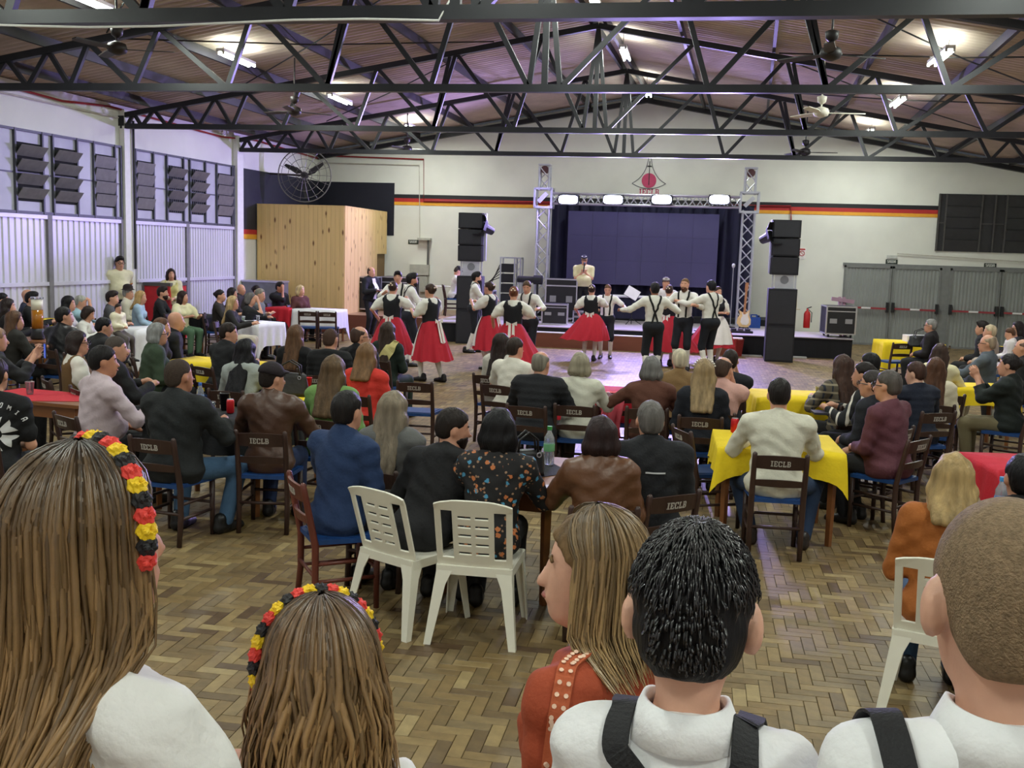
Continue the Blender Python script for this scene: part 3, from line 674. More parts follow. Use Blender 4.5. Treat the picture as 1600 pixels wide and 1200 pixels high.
p = aty(757, 470, 25.4); flight_case(p.x, 25.4, ZS, .5, .45, .75, .0, 'black amplifier case behind the second dancing couple', wheels=False)
# folded pink stage leg boards by the exit door
r = thing('folded_trestle', (3.33, 25.2, ZS), .1, 'folded pale pink trestle leaning beside the flight case', 'trestle'); PK = mat('pinkish_metal', (176, 140, 156), .4)
for k in range(2): MB().bar((.1 * k, -.2 + .1 * k, 0), (-.02 + .1 * k, .1, .9), .06).build('leg', PK, r)
MB().bar((-.22, .02, .86), (.3, .02, .8), .06, .09).build('cross_bar', PK, r)
# amplifier rack tower with cables
p = aty(797, 440, 27.2); r = thing('amplifier_rack', (p.x, 27.2, ZS + .0), 0, 'tower of black amplifiers in an aluminium rack with loose cables', 'amplifier rack')
zt = aty(797, 404, 27.2).z - ZS
for k in range(5): MB().span((-.22, -.15, .1 + (zt - .2) * k / 5), (.1, .2, .1 + (zt - .2) * (k + 1) / 5 - .04)).build('amplifier', BLACKM, r)
for x in (-.24, .14, .3):
    for y in (-.17, .2): MB().bar((x, y, 0), (x, y, zt), .035).build('upright', ALU, r)
for k in range(8): MB().bar((.14, -.17, zt * k / 8), (.3, -.17, zt * (k + .8) / 8), .025).build('lacing', ALU, r)
MB().span((-.26, -.2, zt), (.32, .22, zt + .04)).build('top_plate', ALU, r)
for k in range(5): MB().tube([(-.24, -.1, zt - .1 - .1 * k), (-.5 - .05 * k, -.1, zt * .55), (-.55 - .08 * k, -.1, .2)], .012, 5).build('cable', BLACKM, r)
p = aty(834, 437, 26.0); r = thing('moving_head', (p.x, 26.0, p.z), 0, 'black cylindrical follow spot on the equipment case', 'stage light')
MB().tube([(-.42, 0, 0), (.0, 0, .0)], .085, 14).build('barrel', BLACKM, r); MB().tube([(0, 0, 0), (.22, 0, 0)], .12, 14).build('body', BLACKM, r)
MB().bar((.1, 0, -.1), (.1, 0, -(p.z - ZS)), .05).build('stand', BLACKM, r); MB().lathe([(.2, -(p.z - ZS)), (.2, -(p.z - ZS) + .03)], (.1, 0, 0)).build('foot', BLACKM, r)
# electric box and cable pipe on the far wall
p = awall(658, 422, 0); r = thing('electric_box', (p.x, YB, p.z), 0, 'grey electric box on the far wall beside the booth', 'electric box'); GB = mat('box_grey', (176, 176, 164), .6)
MB().span((-.3, -.16, -.14), (.26, 0, .16)).build('cover', GB, r); MB().span((-.02, -.14, -.62), (.22, 0, -.17)).build('lower_cover', GB, r)
MB().tube([(.22, -.1, .16), (.22, -.1, .88)], .03, 8).build('pipe', plain((90, 90, 88)), r); MB().span((-.08, -.2, .86), (.3, 0, .92)).build('hood', GB, r); MB().tube([(.2, -.08, -.15), (.2, -.08, -.7)], .02, 6).build('pipe', plain((60, 60, 60)), r)
# extinguishers, jerry can, guitar, music stand, microphones
def extinguisher(p, label):
    q = thing('fire_extinguisher', p, 0, label, 'fire extinguisher', 'fire extinguishers')
    MB().lathe([(.08, 0), (.085, .02), (.085, .36), (.06, .42), (.025, .45), (.025, .5)], n=14).build('cylinder', mat('ext_red', (190, 30, 34), .35), q, smooth=True)
    MB().bar((-.02, 0, .5), (.1, 0, .55), .025).build('lever', BLACKM, q); MB().tube([(.02, -.03, .48), (.11, -.03, .4), (.11, -.03, .15)], .012, 6).build('hose', BLACKM, q)
p = aty(1262, 480, 27.5); extinguisher((p.x, 27.5, ZS), 'red fire extinguisher behind the right bass speaker')
p = aty(1179, 498, 26.6); r = thing('water_canister', (p.x, 26.6, ZS), .2, 'blue plastic canister at the foot of the lighting frame', 'canister')
MB().span((-.13, -.1, 0), (.13, .1, .27)).build('tank', mat('blue_plastic', (26, 70, 150), .35), r); MB().bar((-.09, 0, .33), (.05, 0, .33), .03).bar((-.09, 0, .25), (-.09, 0, .34), .03).bar((.05, 0, .25), (.05, 0, .34), .03).build('handle', mat('blue_plastic', (26, 70, 150), .35), r); MB().cyl((.1, 0, .27), .03, .05, 10).build('cap', plain((20, 40, 90)), r)
p = aty(1162, 510, 25.0); r = thing('electric_guitar', (p.x, 25.0, ZS), 0, 'cream electric guitar on a floor stand in front of the lighting frame', 'guitar')
bod = [(-.1, .12), (-.17, .2), (-.15, .33), (-.1, .4), (-.13, .52), (-.05, .47), (.05, .47), (.13, .54), (.11, .4), (.16, .3), (.16, .18), (.08, .11)]
Rg = Matrix.Rotation(radians(-9), 3, 'X')
m = MB(); m.poly([Rg @ Vector((x, 0, z)) for x, z in bod], (0, .045, 0)); m.build('body', mat('guitar_cream', (226, 190, 128), .25), r)
m = MB(); m.poly([Rg @ Vector((x * .6 + .02, -.004, z * .75 + .08)) for x, z in bod], (0, .004, 0)); m.build('pickguard', plain((230, 222, 208), .3), r)
m = MB(); m.bar(Rg @ Vector((0, .0, .42)), Rg @ Vector((.02, 0, 1.0)), .05, .025); m.build('neck', mat('guitar_neck', (176, 120, 76), .4), r)
m = MB(); m.bar(Rg @ Vector((.02, 0, 1.0)), Rg @ Vector((.03, 0, 1.18)), .075, .02); m.build('headstock', mat('guitar_neck', (176, 120, 76), .4), r)
m = MB(); m.bar((-.14, .06, 0), (0, .1, .3), .025).bar((.14, .06, 0), (0, .1, .3), .025).bar((0, .3, 0), (0, .1, .5), .025).bar((-.12, -.04, .1), (.12, -.04, .1), .025); m.build('stand', BLACKM, r)
p = aty(1152, 516, 24.6); r = thing('pedal_board', (p.x, 24.6, ZS), .1, 'black guitar pedal board with cables on the stage edge', 'pedal board')
MB().span((-.35, -.12, 0), (.35, .12, .05)).build('board', BLACKM, r)
for k in range(4): MB().span((-.3 + k * .16, -.08, .05), (-.19 + k * .16, .08, .1)).build('pedal', plain(((60, 60, 70), (30, 30, 30), (90, 80, 84), (40, 40, 52))[k]), r)
m = MB(); m.tube([(-.35, 0, .02), (-.6, .1, .01), (-.8, -.1, .01), (-1.0, .05, .01)], .012, 5); m.build('cable', BLACKM, r)
p = aty(988, 458, 26.0); r = thing('music_stand', (p.x, 26.0, ZS), 0, 'music stand with white sheets tilted beside the singer', 'music stand'); zz = p.z - ZS
MB().box((0, 0, zz), (.34, .02, .26), Matrix.Rotation(.5, 3, 'Y') @ Matrix.Rotation(-.3, 3, 'X')).build('sheet', plain((236, 234, 234), .7), r)
MB().box((0, .02, zz), (.36, .015, .28), Matrix.Rotation(.5, 3, 'Y') @ Matrix.Rotation(-.3, 3, 'X')).build('desk', BLACKM, r)
MB().tube([(0, .04, 0), (0, .04, zz)], .012, 6).build('pole', BLACKM, r)
for k in range(3): MB().bar((0, .04, .15), (.25 * cos(2.1 * k), .04 + .25 * sin(2.1 * k), .0), .015).build('foot', BLACKM, r)
def mic_stand(px, py, Y, label, boom=False):
    p = aty(px, py, Y); q = thing('microphone_stand', (p.x, Y, ZS), 0, label, 'microphone stand', 'microphone stands'); h = p.z - ZS
    MB().tube([(0, 0, .02), (0, 0, h)], .012, 6).build('pole', mat('stand_grey', (140, 140, 150), .4), q); MB().lathe([(.13, 0), (.13, .02), (.02, .04)], n=14).build('foot', BLACKM, q)
    MB().lathe([(.015, h - .02), (.04, h + .03), (.04, h + .07), (.02, h + .1)], n=10).build('microphone', plain((200, 200, 205), .4), q, smooth=True)
mic_stand(1146, 418, 26.3, 'microphone on a tall stand before the dark drape')
p = aty(1243, 475, 25.6); r = thing('bottle_stand', (p.x, 25.6, ZS), 0, 'thin stand with a pale bottle beside the right bass speaker', 'stand')
MB().tube([(0, 0, 0), (0, 0, .7)], .012, 6).build('pole', BLACKM, r); MB().lathe([(.12, .55), (.12, .57)], n=14).build('tray', plain((200, 190, 160)), r); MB().lathe([(.03, .57), (.035, .6), (.03, .78), (.012, .84), (.012, .98)], n=10).build('bottle', plain((220, 206, 160), .3), r)
# keyboard and stool frame for the seated player, white rail on the stage
p = aty(690, 447, 26.4); r = thing('keyboard_table', (p.x + .1, 26.6, ZS), 0, 'small white topped table in front of the keyboard player', 'table')
MB().span((-.5, -.25, .72), (.5, .25, .76)).build('table_top', plain((220, 218, 210)), r)
for x in (-.46, .46):
    for y in (-.2, .2): MB().bar((x, y, 0), (x, y, .72), .04).build('leg', BLACKM, r)
p0, p1 = aty(950, 462, 26.6), aty(1075, 466, 26.6); r = thing('stage_rail', (p0.x, 26.6, ZS), 0, 'white pipe rail across the stage behind the dancers', 'rail'); z = p0.z - ZS; W = p1.x - p0.x
MB().tube([(0, 0, z), (W, 0, z)], .035, 8).build('pipe', plain((214, 212, 222)), r)
for x in (.02, W / 2, W - .02): MB().tube([(x, 0, 0), (x, 0, z)], .025, 8).build('post', plain((190, 190, 200)), r)
MB().span((.1, .05, .1), (W - .1, .12, z - .08)).build('cloth_panel', mat('drape_navy', (30, 30, 58), .85), r)
# rubbish bin of red wood by the step
p = atz(1145, 556, 0); r = thing('red_bin', (p.x + .05, p.y - .05, 0), 0, 'small red bin with pale rim at the stage front', 'bin')
MB().lathe([(.14, 0), (.18, .4), (.16, .4), (.125, .02)], n=4).build('bin_body', mat('bin_red', (150, 40, 36), .5), r); MB().span((-.14, -.14, .39), (.14, .14, .42)).build('rim', plain((214, 196, 190)), r)
# ================================================================== smooth solid bodies from distance fields
_CO = [(i, j, k) for i in (0, 1) for j in (0, 1) for k in (0, 1)]
_ED = [(a, b) for a in range(8) for b in range(a + 1, 8) if sum(abs(_CO[a][i] - _CO[b][i]) for i in range(3)) == 1]
def V3(*a): return np.array(a, float)
def sdf_arrays(ops, vox):
    lo = np.full(3, 1e9); hi = -lo
    for o in ops:
        if o[0] == 'c':
            r = max(o[3], o[4]); lo = np.minimum(lo, np.minimum(o[1], o[2]) - r); hi = np.maximum(hi, np.maximum(o[1], o[2]) + r)
        elif o[0] == 'e':
            r = max(o[2]) if o[3] is not None else np.array(o[2]); lo = np.minimum(lo, o[1] - r); hi = np.maximum(hi, o[1] + r)
    lo -= 2.5 * vox; hi += 2.5 * vox; n = np.ceil((hi - lo) / vox).astype(int) + 1
    ax = [(lo[i] + vox * np.arange(n[i])).astype('f4') for i in range(3)]
    D = np.full(n, .5, 'f4')
    for o in ops:
        t = o[0]
        if t in 'cC':
            r = max(o[3], o[4]); a, b = np.minimum(o[1], o[2]) - r, np.maximum(o[1], o[2]) + r
        elif t in 'eE':
            r = max(o[2]); a, b = o[1] - r, o[1] + r
        if t in 'cCeE':
            pad = o[5 if t in 'cC' else 4] + 2 * vox
            i0 = np.clip(np.floor((a - pad - lo) / vox).astype(int), 0, n); i1 = np.clip(np.ceil((b + pad - lo) / vox).astype(int) + 1, 0, n)
            if (i1 <= i0).any(): continue
            sl = tuple(slice(p, q) for p, q in zip(i0, i1))
            X, Y, Z = ax[0][sl[0]][:, None, None], ax[1][sl[1]][None, :, None], ax[2][sl[2]][None, None, :]
            if t in 'cC':
                A = np.asarray(o[1], 'f4'); ba = np.asarray(o[2], 'f4') - A; q = float(ba @ ba) + 1e-9
                x, y, z = X - A[0], Y - A[1], Z - A[2]
                h = np.clip((x * ba[0] + y * ba[1] + z * ba[2]) / q, 0, 1)
                d = np.sqrt((x - h * ba[0]) ** 2 + (y - h * ba[1]) ** 2 + (z - h * ba[2]) ** 2) - (o[3] + (o[4] - o[3]) * h)
            else:
                x, y, z = X - o[1][0], Y - o[1][1], Z - o[1][2]; R = o[3]
                if R is not None:
                    x, y, z = R[0][0] * x + R[1][0] * y + R[2][0] * z, R[0][1] * x + R[1][1] * y + R[2][1] * z, R[0][2] * x + R[1][2] * y + R[2][2] * z
                rx, ry, rz = o[2]
                k0 = np.sqrt((x / rx) ** 2 + (y / ry) ** 2 + (z / rz) ** 2); k1 = np.sqrt((x / rx ** 2) ** 2 + (y / ry ** 2) ** 2 + (z / rz ** 2) ** 2)
                d = k0 * (k0 - 1) / (k1 + 1e-6)
            k = o[5 if t in 'cC' else 4] + 1e-4; B = D[sl]
            if t in 'ce':
                h = np.clip(.5 + .5 * (B - d) / k, 0, 1); D[sl] = B * (1 - h) + d * h - k * h * (1 - h)
            else:
                h = np.clip(.5 - .5 * (B + d) / k, 0, 1); D[sl] = B * (1 - h) - d * h + k * h * (1 - h)
        elif t == 'P':      # keep n.(p-q)<0
            q, nn = o[1], o[2]; d = (ax[0][:, None, None] - q[0]) * nn[0] + (ax[1][None, :, None] - q[1]) * nn[1] + (ax[2][None, None, :] - q[2]) * nn[2]
            D = np.maximum(D, d.astype('f4'))
        elif t == 'F':      # free displacement f(X,Y,Z)
            D = D + o[1](ax[0][:, None, None], ax[1][None, :, None], ax[2][None, None, :]).astype('f4')
    ins = D < 0
    c = np.zeros(np.array(n) - 1, 'i1')
    for (i, j, k) in _CO: c += ins[i:n[0] - 1 + i, j:n[1] - 1 + j, k:n[2] - 1 + k]
    act = (c > 0) & (c < 8); idx = np.argwhere(act); N = len(idx)
    if N == 0: return np.zeros((0, 3)), np.zeros((0, 4), int)
    vals = np.stack([D[idx[:, 0] + i, idx[:, 1] + j, idx[:, 2] + k] for i, j, k in _CO], 1)
    acc = np.zeros((N, 3)); cnt = np.zeros(N); C8 = np.array(_CO, float)
    for a, b in _ED:
        va, vb = vals[:, a], vals[:, b]; m = (va < 0) != (vb < 0); t = np.where(m, va / np.where(m, va - vb, 1), 0)
        acc += np.where(m[:, None], C8[a] + t[:, None] * (C8[b] - C8[a]), 0); cnt += m
    vs = lo + vox * (idx + acc / cnt[:, None])
    ids = np.full(act.shape, -1, int); ids[act] = np.arange(N); fs = []
    for d in range(3):
        e1, e2 = [x for x in range(3) if x != d]
        s0 = [slice(None)] * 3; s1 = [slice(None)] * 3; s0[d] = slice(0, -1); s1[d] = slice(1, None)
        for e in (e1, e2): s0[e] = slice(1, -1); s1[e] = slice(1, -1)
        A, B = ins[tuple(s0)], ins[tuple(s1)]; x = np.argwhere(A != B)
        if not len(x): continue
        g = x.copy(); g[:, e1] += 1; g[:, e2] += 1; inside = A[tuple(x.T)]
        def cell(a, b):
            h = g.copy(); h[:, e1] -= a; h[:, e2] -= b; return ids[tuple(h.T)]
        q = np.stack([cell(1, 1), cell(0, 1), cell(0, 0), cell(1, 0)], 1)
        flip = inside if d != 1 else ~inside
        q[~flip] = q[~flip][:, ::-1]; fs.append(q)
    return vs, np.concatenate(fs) if fs else np.zeros((0, 4), int)
def arr_mesh(name, vs, fs, smooth=True):
    me = bpy.data.meshes.new(name); nv, nf = len(vs), len(fs)
    me.vertices.add(nv); me.vertices.foreach_set('co', np.asarray(vs, 'f4').ravel())
    me.loops.add(nf * 4); me.loops.foreach_set('vertex_index', np.asarray(fs, 'i4').ravel())
    me.polygons.add(nf); me.polygons.foreach_set('loop_start', np.arange(0, nf * 4, 4, dtype='i4'))
    me.update(calc_edges=True); me.validate()
    if smooth: me.shade_smooth()
    return me
def sdf_obj(name, ops, vox, m, parent=None):
    vs, fs = sdf_arrays(ops, vox); return mk(name, arr_mesh(name, vs, fs), m, parent)

# ------------------------------------------------------------------ people
def rz3(a): return np.array([[cos(a), -sin(a), 0], [sin(a), cos(a), 0], [0, 0, 1.]])
def rx3(a): return np.array([[1., 0, 0], [0, cos(a), -sin(a)], [0, sin(a), cos(a)]])
def ry3(a): return np.array([[cos(a), 0, sin(a)], [0, 1., 0], [-sin(a), 0, cos(a)]])
def ik(a, t, l1, l2, pole):
    d = t - a; L = np.linalg.norm(d); mx = (l1 + l2) * .995
    if L > mx: t = a + d * (mx / L); d = t - a; L = mx
    u = d / L; x = (l1 * l1 - l2 * l2 + L * L) / (2 * L); h = sqrt(max(l1 * l1 - x * x, 0)); p = pole - u * (pole @ u); p /= np.linalg.norm(p) + 1e-9
    return a + u * x + p * h, t
ARMS = {'lap': (.07, .26, .12), 'table': (.15, .40, .27), 'down': (.25, .03, -.12), 'cross': (-.09, .2, .27), 'face': (.03, .17, .60), 'phone': (.045, .36, .44), 'clap': (.015, .33, .47),
        'knee': (.12, .36, .08), 'back': (.1, -.2, .05), 'mic': (.035, .19, .33), 'hold': (.1, .28, .2), 'far': (.3, .42, .3)}
_shoe = {}; _shoem = {}
def shoe_mesh(s):
    if s not in _shoe:
        q = s / 10.
        ops = [('c', V3(0, -.06, .04) * q, V3(0, .02, .045) * q, .045 * q, .042 * q, .02), ('c', V3(0, .02, .035) * q, V3(0, .15, .02) * q, .046 * q, .036 * q, .03), ('c', V3(0, -.05, .05) * q, V3(0, -.05, .10) * q, .042 * q, .046 * q, .02), ('P', V3(0, 0, 0), V3(0, 0, -1))]
        vs, fs = sdf_arrays(ops, .014 * q); _shoe[s] = (vs, fs)
    return _shoe[s]
_face = {}
def face_bits():
    if not _face:
        em = MB().lathe([(.0004, -.0092), (.0045, -.0082), (.008, -.0046), (.0092, 0), (.008, .0046), (.0045, .0082), (.0004, .0092)], n=12).mesh('eye', True)
        em.materials.append(plain((226, 220, 212), .3)); em.materials.append(plain((40, 28, 22), .2))
        for pl_ in em.polygons: pl_.material_index = 1 if pl_.normal.y > .72 else 0
        _face['eye'] = em
        _face['eyebrow'] = MB().tube([(-.02, -.003, -.002), (0, .003, .003), (.02, -.003, 0)], .004, 6).mesh('eyebrow', True)
        _face['lips'] = MB().tube([(-.022, -.006, .0), (-.01, .003, .0015), (0, .006, 0), (.01, .003, .0015), (.022, -.006, 0)], [.003, .006, .007, .006, .003], 6).mesh('lips', True)
    return _face
PEOPLE = []
def person(desc, px, py, yaw, hair='short', hc=(44, 34, 28), top=('long', (40, 40, 44)), bot=(34, 36, 44), arms=('lap', 'lap'), head=(0, 0), lean=6, s=1., pose='sit', sk=0, bw=1., belly=0., face=None, glasses=False,
           chair='w', cyaw=None, base=0., cat='person', skirt=None, vest=None, socks=None, breeches=False, feet=None, vox=None, shoe=(22, 20, 20), hat=None, beard=None, tops=None, fem=False, scarf=None, pos=None, fine=False, zt=None, hl=.3, under=None, hs=None, ear=1., legy=.40, side=0.):
    nk_ = .03 if hs else 0.; hs = hs or s
    sit = pose == 'sit'; la = radians(lean); u = V3(sin(radians(side)), sin(la), cos(la)); u /= np.linalg.norm(u)
    pel = V3(0, 0, (.43 if sit else .93 * s) + (.095 * s if sit else 0)); neck = pel + u * .50 * s
    hd = neck + V3(0, (.03 + .04 * sin(la)) * s, .05 * s + .095 * hs + nk_)
    Rh = rz3(-radians(head[0])) @ rx3(-radians(head[1])) @ ry3(radians(head[2] if len(head) > 2 else 0)); HP = lambda *o: hd + Rh @ (np.array(o) * hs)
    topz = HP(0, -.01, .115)[2] + base
    if pos is None:
        W = atz(px, py, topz if zt is None else zt); hx = HP(0, -.02, .1)
        a = -radians(yaw); off = rz3(a) @ V3(hx[0], hx[1], 0); pos = (W.x - off[0], W.y - off[1])
        lim = XL(pos[1]) + .55
        if pos[0] < lim and px > -60:
            d = ray(px, py); t = (lim - .0) / d.x; W2 = CP + d * t; k = W2.z / topz
            off2 = off * k; s *= min(k, 1.14); hs = s; return person(desc, px, py, yaw, hair, hc, top, bot, arms, head, lean, s, pose, sk, bw, belly, face, glasses, chair, cyaw, base, cat, skirt, vest, socks, breeches, feet, vox, shoe, hat, beard, tops, fem, scarf, (W2.x - off2[0], W2.y - off2[1]), fine, zt, hl, under, None, ear, legy, side)
    dist = sqrt(pos[0] ** 2 + pos[1] ** 2)
    if vox is None: vox = .0125 + .0007 * dist
    if fine: vox = .0095
    W1 = .178 * s * (.9 if fem else 1) * (.5 + .5 * bw)
    sh = [neck - u * .065 * s + V3(sd * W1, 0, 0) for sd in (-1, 1)]; hip = [pel + V3(sd * .088 * s, 0, -.01) for sd in (-1, 1)]
    kn, an = [], []
    for i, sd in enumerate((-1, 1)):
        if sit and not feet:
            kn.append(V3(sd * .11 * s, .43 * s, .50 * (.4 + .6 * s))); an.append(V3(sd * .12, legy * s + .02 * sd, .075))
        elif sit:
            an.append(V3(feet[i][0], feet[i][1], .075)); k, _ = ik(hip[i], an[-1], .43 * s, .42 * s, V3(sd * .3, .6, 1)); kn.append(k)
        else:
            f = feet[i] if feet else (sd * .1, -.01 + .03 * sd); zf = f[2] if len(f) > 2 else .075; an.append(V3(f[0], f[1], zf)); k, t = ik(hip[i], an[-1], .44 * s, .435 * s, V3(sd * .15, 1, 0)); kn.append(k); an[-1] = t
    el, wr = [], []
    for i, sd in enumerate((-1, 1)):
        t = arms[i]; t = V3(*ARMS[t]) if isinstance(t, str) else V3(*t); t = t.copy()
        if isinstance(arms[i], str): t[0] *= sd
        if isinstance(arms[i], str) and arms[i] in ('face', 'mic', 'phone', 'clap'): t = pel + u * t[2] * s + V3(t[0], t[1] + .0, 0) * s
        else: t = pel + t * s
        e, t = ik(sh[i], t, .285 * s, .25 * s, V3(sd * .35, .15, -1) if arms[i] in ('face', 'mic', 'phone', 'clap') else V3(sd * .7, -.5, -.6)); el.append(e); wr.append(t)
    kb = .05
    def torso(e):
        return [('e', pel + u * .33 * s, (.150 * s * bw + e, .098 * s * (.6 + .4 * bw) + e, .165 * s + e), rx3(-la), .06), ('e', pel + u * .15 * s + V3(0, .02 + belly * .5, 0), (.135 * s * bw + e + belly * .3, .098 * s * bw + e + belly, .15 * s + e), rx3(-la), .06),
                ('e', pel + V3(0, 0, .0), (.158 * s * bw + e, .118 * s * bw + e, .105 * s + e), None, .06), ('c', sh[0] + V3(.03, 0, 0), sh[1] - V3(.03, 0, 0), .056 * s + e, .056 * s + e, .06),
                ('c', neck - u * .09 * s, neck + u * .0, .085 * s + e, .058 * s + e, .05)] + [('c', neck - u * .01 * s, q - V3(0, 0, .005), .046 * s + e, .046 * s + e, .04) for q in sh] + \
               ([('e', pel + u * .31 * s + V3(sd * .065 * s, .085 * s, 0), (.062 * s + e,) * 3, None, .04) for sd in (-1, 1)] if fem else [])
    def arm(i, e, frac=1.):
        if frac <= .5: return [('c', sh[i], sh[i] + (el[i] - sh[i]) * frac * 2, .053 * s + e, .049 * s + e, .045)]
        return [('c', sh[i], el[i], .053 * s + e, .042 * s + e, .045), ('c', el[i], el[i] + (wr[i] - el[i]) * min(1, (frac - .5) * 2), .042 * s + e, .033 * s + e, .02)]
    def hand(i):
        d = wr[i] - el[i]; d /= np.linalg.norm(d); sd = (-1, 1)[i]; ref = V3(0, 0, 1) if abs(d[2]) < .8 else V3(0, 1, 0)
        if arms[i] in ('phone', 'clap'): ref = V3(-sd, 0, .3)
        lt = np.cross(d, ref); lt /= np.linalg.norm(lt); nn = np.cross(lt, d); q = wr[i]; o = []
        if vox > .0125:
            return [('c', q, q + d * .09 * s, .03 * s, .03 * s, .02), ('c', q + d * .09 * s, q + (d * .15 - nn * .03) * s, .026 * s, .016 * s, .02), ('c', q + d * .03 * s, q + (d * .08 + lt * .045 * -sd) * s, .014 * s, .012 * s, .01)]
        o.append(('c', q, q + d * .03 * s, .026 * s, .028 * s, .02))
        for j in range(4): o.append(('c', q + d * .025 * s + lt * (j - 1.5) * .01 * s, q + (d * .085 + lt * (j - 1.5) * .019) * s, .016 * s, .012 * s, .008))
        for j, L in enumerate((.062, .075, .07, .055)):
            b = q + (d * .085 + lt * (j - 1.5) * .02) * s; m1 = b + (d * L * .55 - nn * L * .2) * s; o.append(('c', b, m1, .0105 * s, .0095 * s, .003)); o.append(('c', m1, m1 + (d * L * .3 - nn * L * .45) * s, .0095 * s, .0085 * s, .003))
        sg = -sd; b = q + (d * .02 + lt * sg * .025) * s; m1 = b + (d * .04 + lt * sg * .022 - nn * .01) * s; o += [('c', b, m1, .014 * s, .012 * s, .008), ('c', m1, m1 + (d * .032 - nn * .012) * s, .011 * s, .0095 * s, .003)]
        return o
    # body, one continuous surface
    ops = torso(-.012)
    for i in (0, 1):
        ops += arm(i, -.006) + hand(i) + [('c', hip[i], kn[i], .078 * s, .056 * s, .04), ('c', kn[i], an[i], .054 * s, .036 * s, .03)]
    ops += [('c', neck - u * .03 * s, HP(0, -.025, -.06), .056 * s * (.9 if fem else 1), .053 * s * (.9 if fem else 1), .03)]
    HR = lambda R=None: Rh
    ops += [('e', HP(0, -.014, .022), (.075 * hs, .095 * hs, .092 * hs), Rh, .03), ('e', HP(0, .018, -.042), (.060 * hs, .074 * hs, .086 * hs), Rh, .03), ('e', HP(0, .052, -.095), (.033 * hs, .034 * hs, .026 * hs), Rh, .03)]
    ops += [('e', HP(sd * (.072 + .006 * ear), -.008 - .006 * (ear - 1), -.012), (.011 * hs * ear, .021 * hs * ear, .032 * hs * (.5 + .5 * ear)), Rh @ rz3(sd * .35 * (ear > 1)), .008) for sd in (-1, 1)]
    ops += [('C', HP(sd * .031, .098, .002), HP(sd * .034, .096, .002), .013 * hs, .013 * hs, .012) for sd in (-1, 1)] + [('c', HP(0, .084, .002), HP(0, .108 - (.004 if fem else 0), -.034), .009 * hs, (.0118 if fem else .0145) * hs, .012), ('e', HP(0, .085, -.062), (.024 * hs, .014 * hs, .011 * hs), Rh, .012)]
    root = sdf_obj('person', ops, vox, skin(sk)); root.location = (pos[0], pos[1], base); root.rotation_euler.z = -radians(yaw)
    tag(root, desc.replace('|', ''), 'person')
    out = dict(root=root, pel=pel, neck=neck, hd=hd, HP=HP, Rh=Rh, u=u, sh=sh, el=el, wr=wr, kn=kn, an=an, s=s, pos=pos, short=desc.split('|')[0], vox=vox, torso=torso, arm=arm, yaw=yaw)
    # trousers / shorts
    e = .010
    if bot is not None:
        eb = .022 if breeches else 0.
        ops = [('e', pel, (.155 * s * bw + e + eb, .115 * s * bw + e + eb, .10 * s + e + eb), None, .05)] + [('P', pel + u * (.10 if breeches else .03) * s, u)]
        for i in (0, 1):
            ops.append(('c', hip[i], kn[i], .082 * s + e, .062 * s + e, .04))
            if breeches: ops.append(('c', kn[i], kn[i] + (an[i] - kn[i]) * .12, .064 * s + e, .058 * s + e, .02))
            else: ops.append(('c', kn[i], kn[i] + (an[i] - kn[i]) * .97, .062 * s + e, .046 * s + e, .03))
        out['bot'] = sdf_obj('trousers' if not breeches else 'breeches', ops, vox * 1.3, fabric(bot), root)
    if socks is not None:
        for i in (0, 1): sdf_obj('sock', [('c', kn[i] + (an[i] - kn[i]) * .18, an[i], .058 * s, .04 * s, .01)], vox, fabric(socks), root)
    vs, fs = shoe_mesh(round(s * 10))
    for i in (0, 1):
        f = an[i] - kn[i]; 
        kk = (round(s * 10), shoe)
        if kk not in _shoem: _shoem[kk] = arr_mesh('shoe', vs, fs)
        o = mk('shoe', _shoem[kk], leather(shoe), root, (an[i][0], an[i][1], max(0, an[i][2] - .075))); o.rotation_euler.z = (.12 if i == 0 else -.12)
    # upper garment
    st, tc = top; thick = {'jacket': .024, 'puffer': .034, 'coat': .028, 'hoodie': .024, 'leather': .022, 'polo': .012, 'short': .012, 'vestonly': .014}.get(st, .014)
    frac = {'short': .36, 'polo': .4, 'puff': .42, 'vestonly': 0, 'rolled': .72}.get(st, .985)
    ops = torso(thick)
    if not breeches: ops[2] = ('e', ops[2][1], tuple(r + .014 for r in ops[2][2]), None, .06)
    for i in (0, 1):
        if frac: ops += arm(i, thick * (.8 if st != 'puff' else .6) + .002, frac)
        if st == 'puff': ops.append(('e', sh[i] + (el[i] - sh[i]) * .45, (.085 * s, .085 * s, .105 * s), None, .04))
    if st in ('hoodie',): ops.append(('c', neck + V3(-.07, -.075, .0) * s, neck + V3(.07, -.075, .0) * s, .05 * s, .05 * s, .04))
    if st in ('jacket', 'coat', 'leather', 'polo', 'shirt', 'rolled'): ops.append(('c', neck - u * .03 * s, neck + u * .035 * s, .07 * s + thick * .5, .066 * s + thick * .3, .012))
    cutn = u * .93 + V3(0, .37, 0); cutz = .055 if st in ('jacket', 'coat', 'leather', 'shirt', 'polo', 'rolled') else .03
    if fem: cutz -= .012
    ops.append(('P', neck + u * cutz * s, cutn / np.linalg.norm(cutn)))
    if st in ('puffer',):
        ops.append(('F', lambda X, Y, Z: .011 * np.abs(np.sin((Z + .05 * np.abs(X)) * 2 * pi / .13)) + 0 * X * Y))
    elif st != 'vestonly':
        ph = random.uniform(0, 6); ops.append(('F', lambda X, Y, Z, ph=ph: .0045 * np.sin(X * 31 + Z * 17 + ph) * np.sin(Z * 43 - Y * 21 + ph) + .003 * np.sin(Z * 70 + 6 * np.sin(X * 9 + ph))))
    ops.append(('P', pel + V3(0, 0, -.045 if st in ('jacket', 'coat', 'hoodie', 'puffer') else -.03) * s - (V3(0, 0, .05) if sit else 0), V3(0, 0, -1.)))
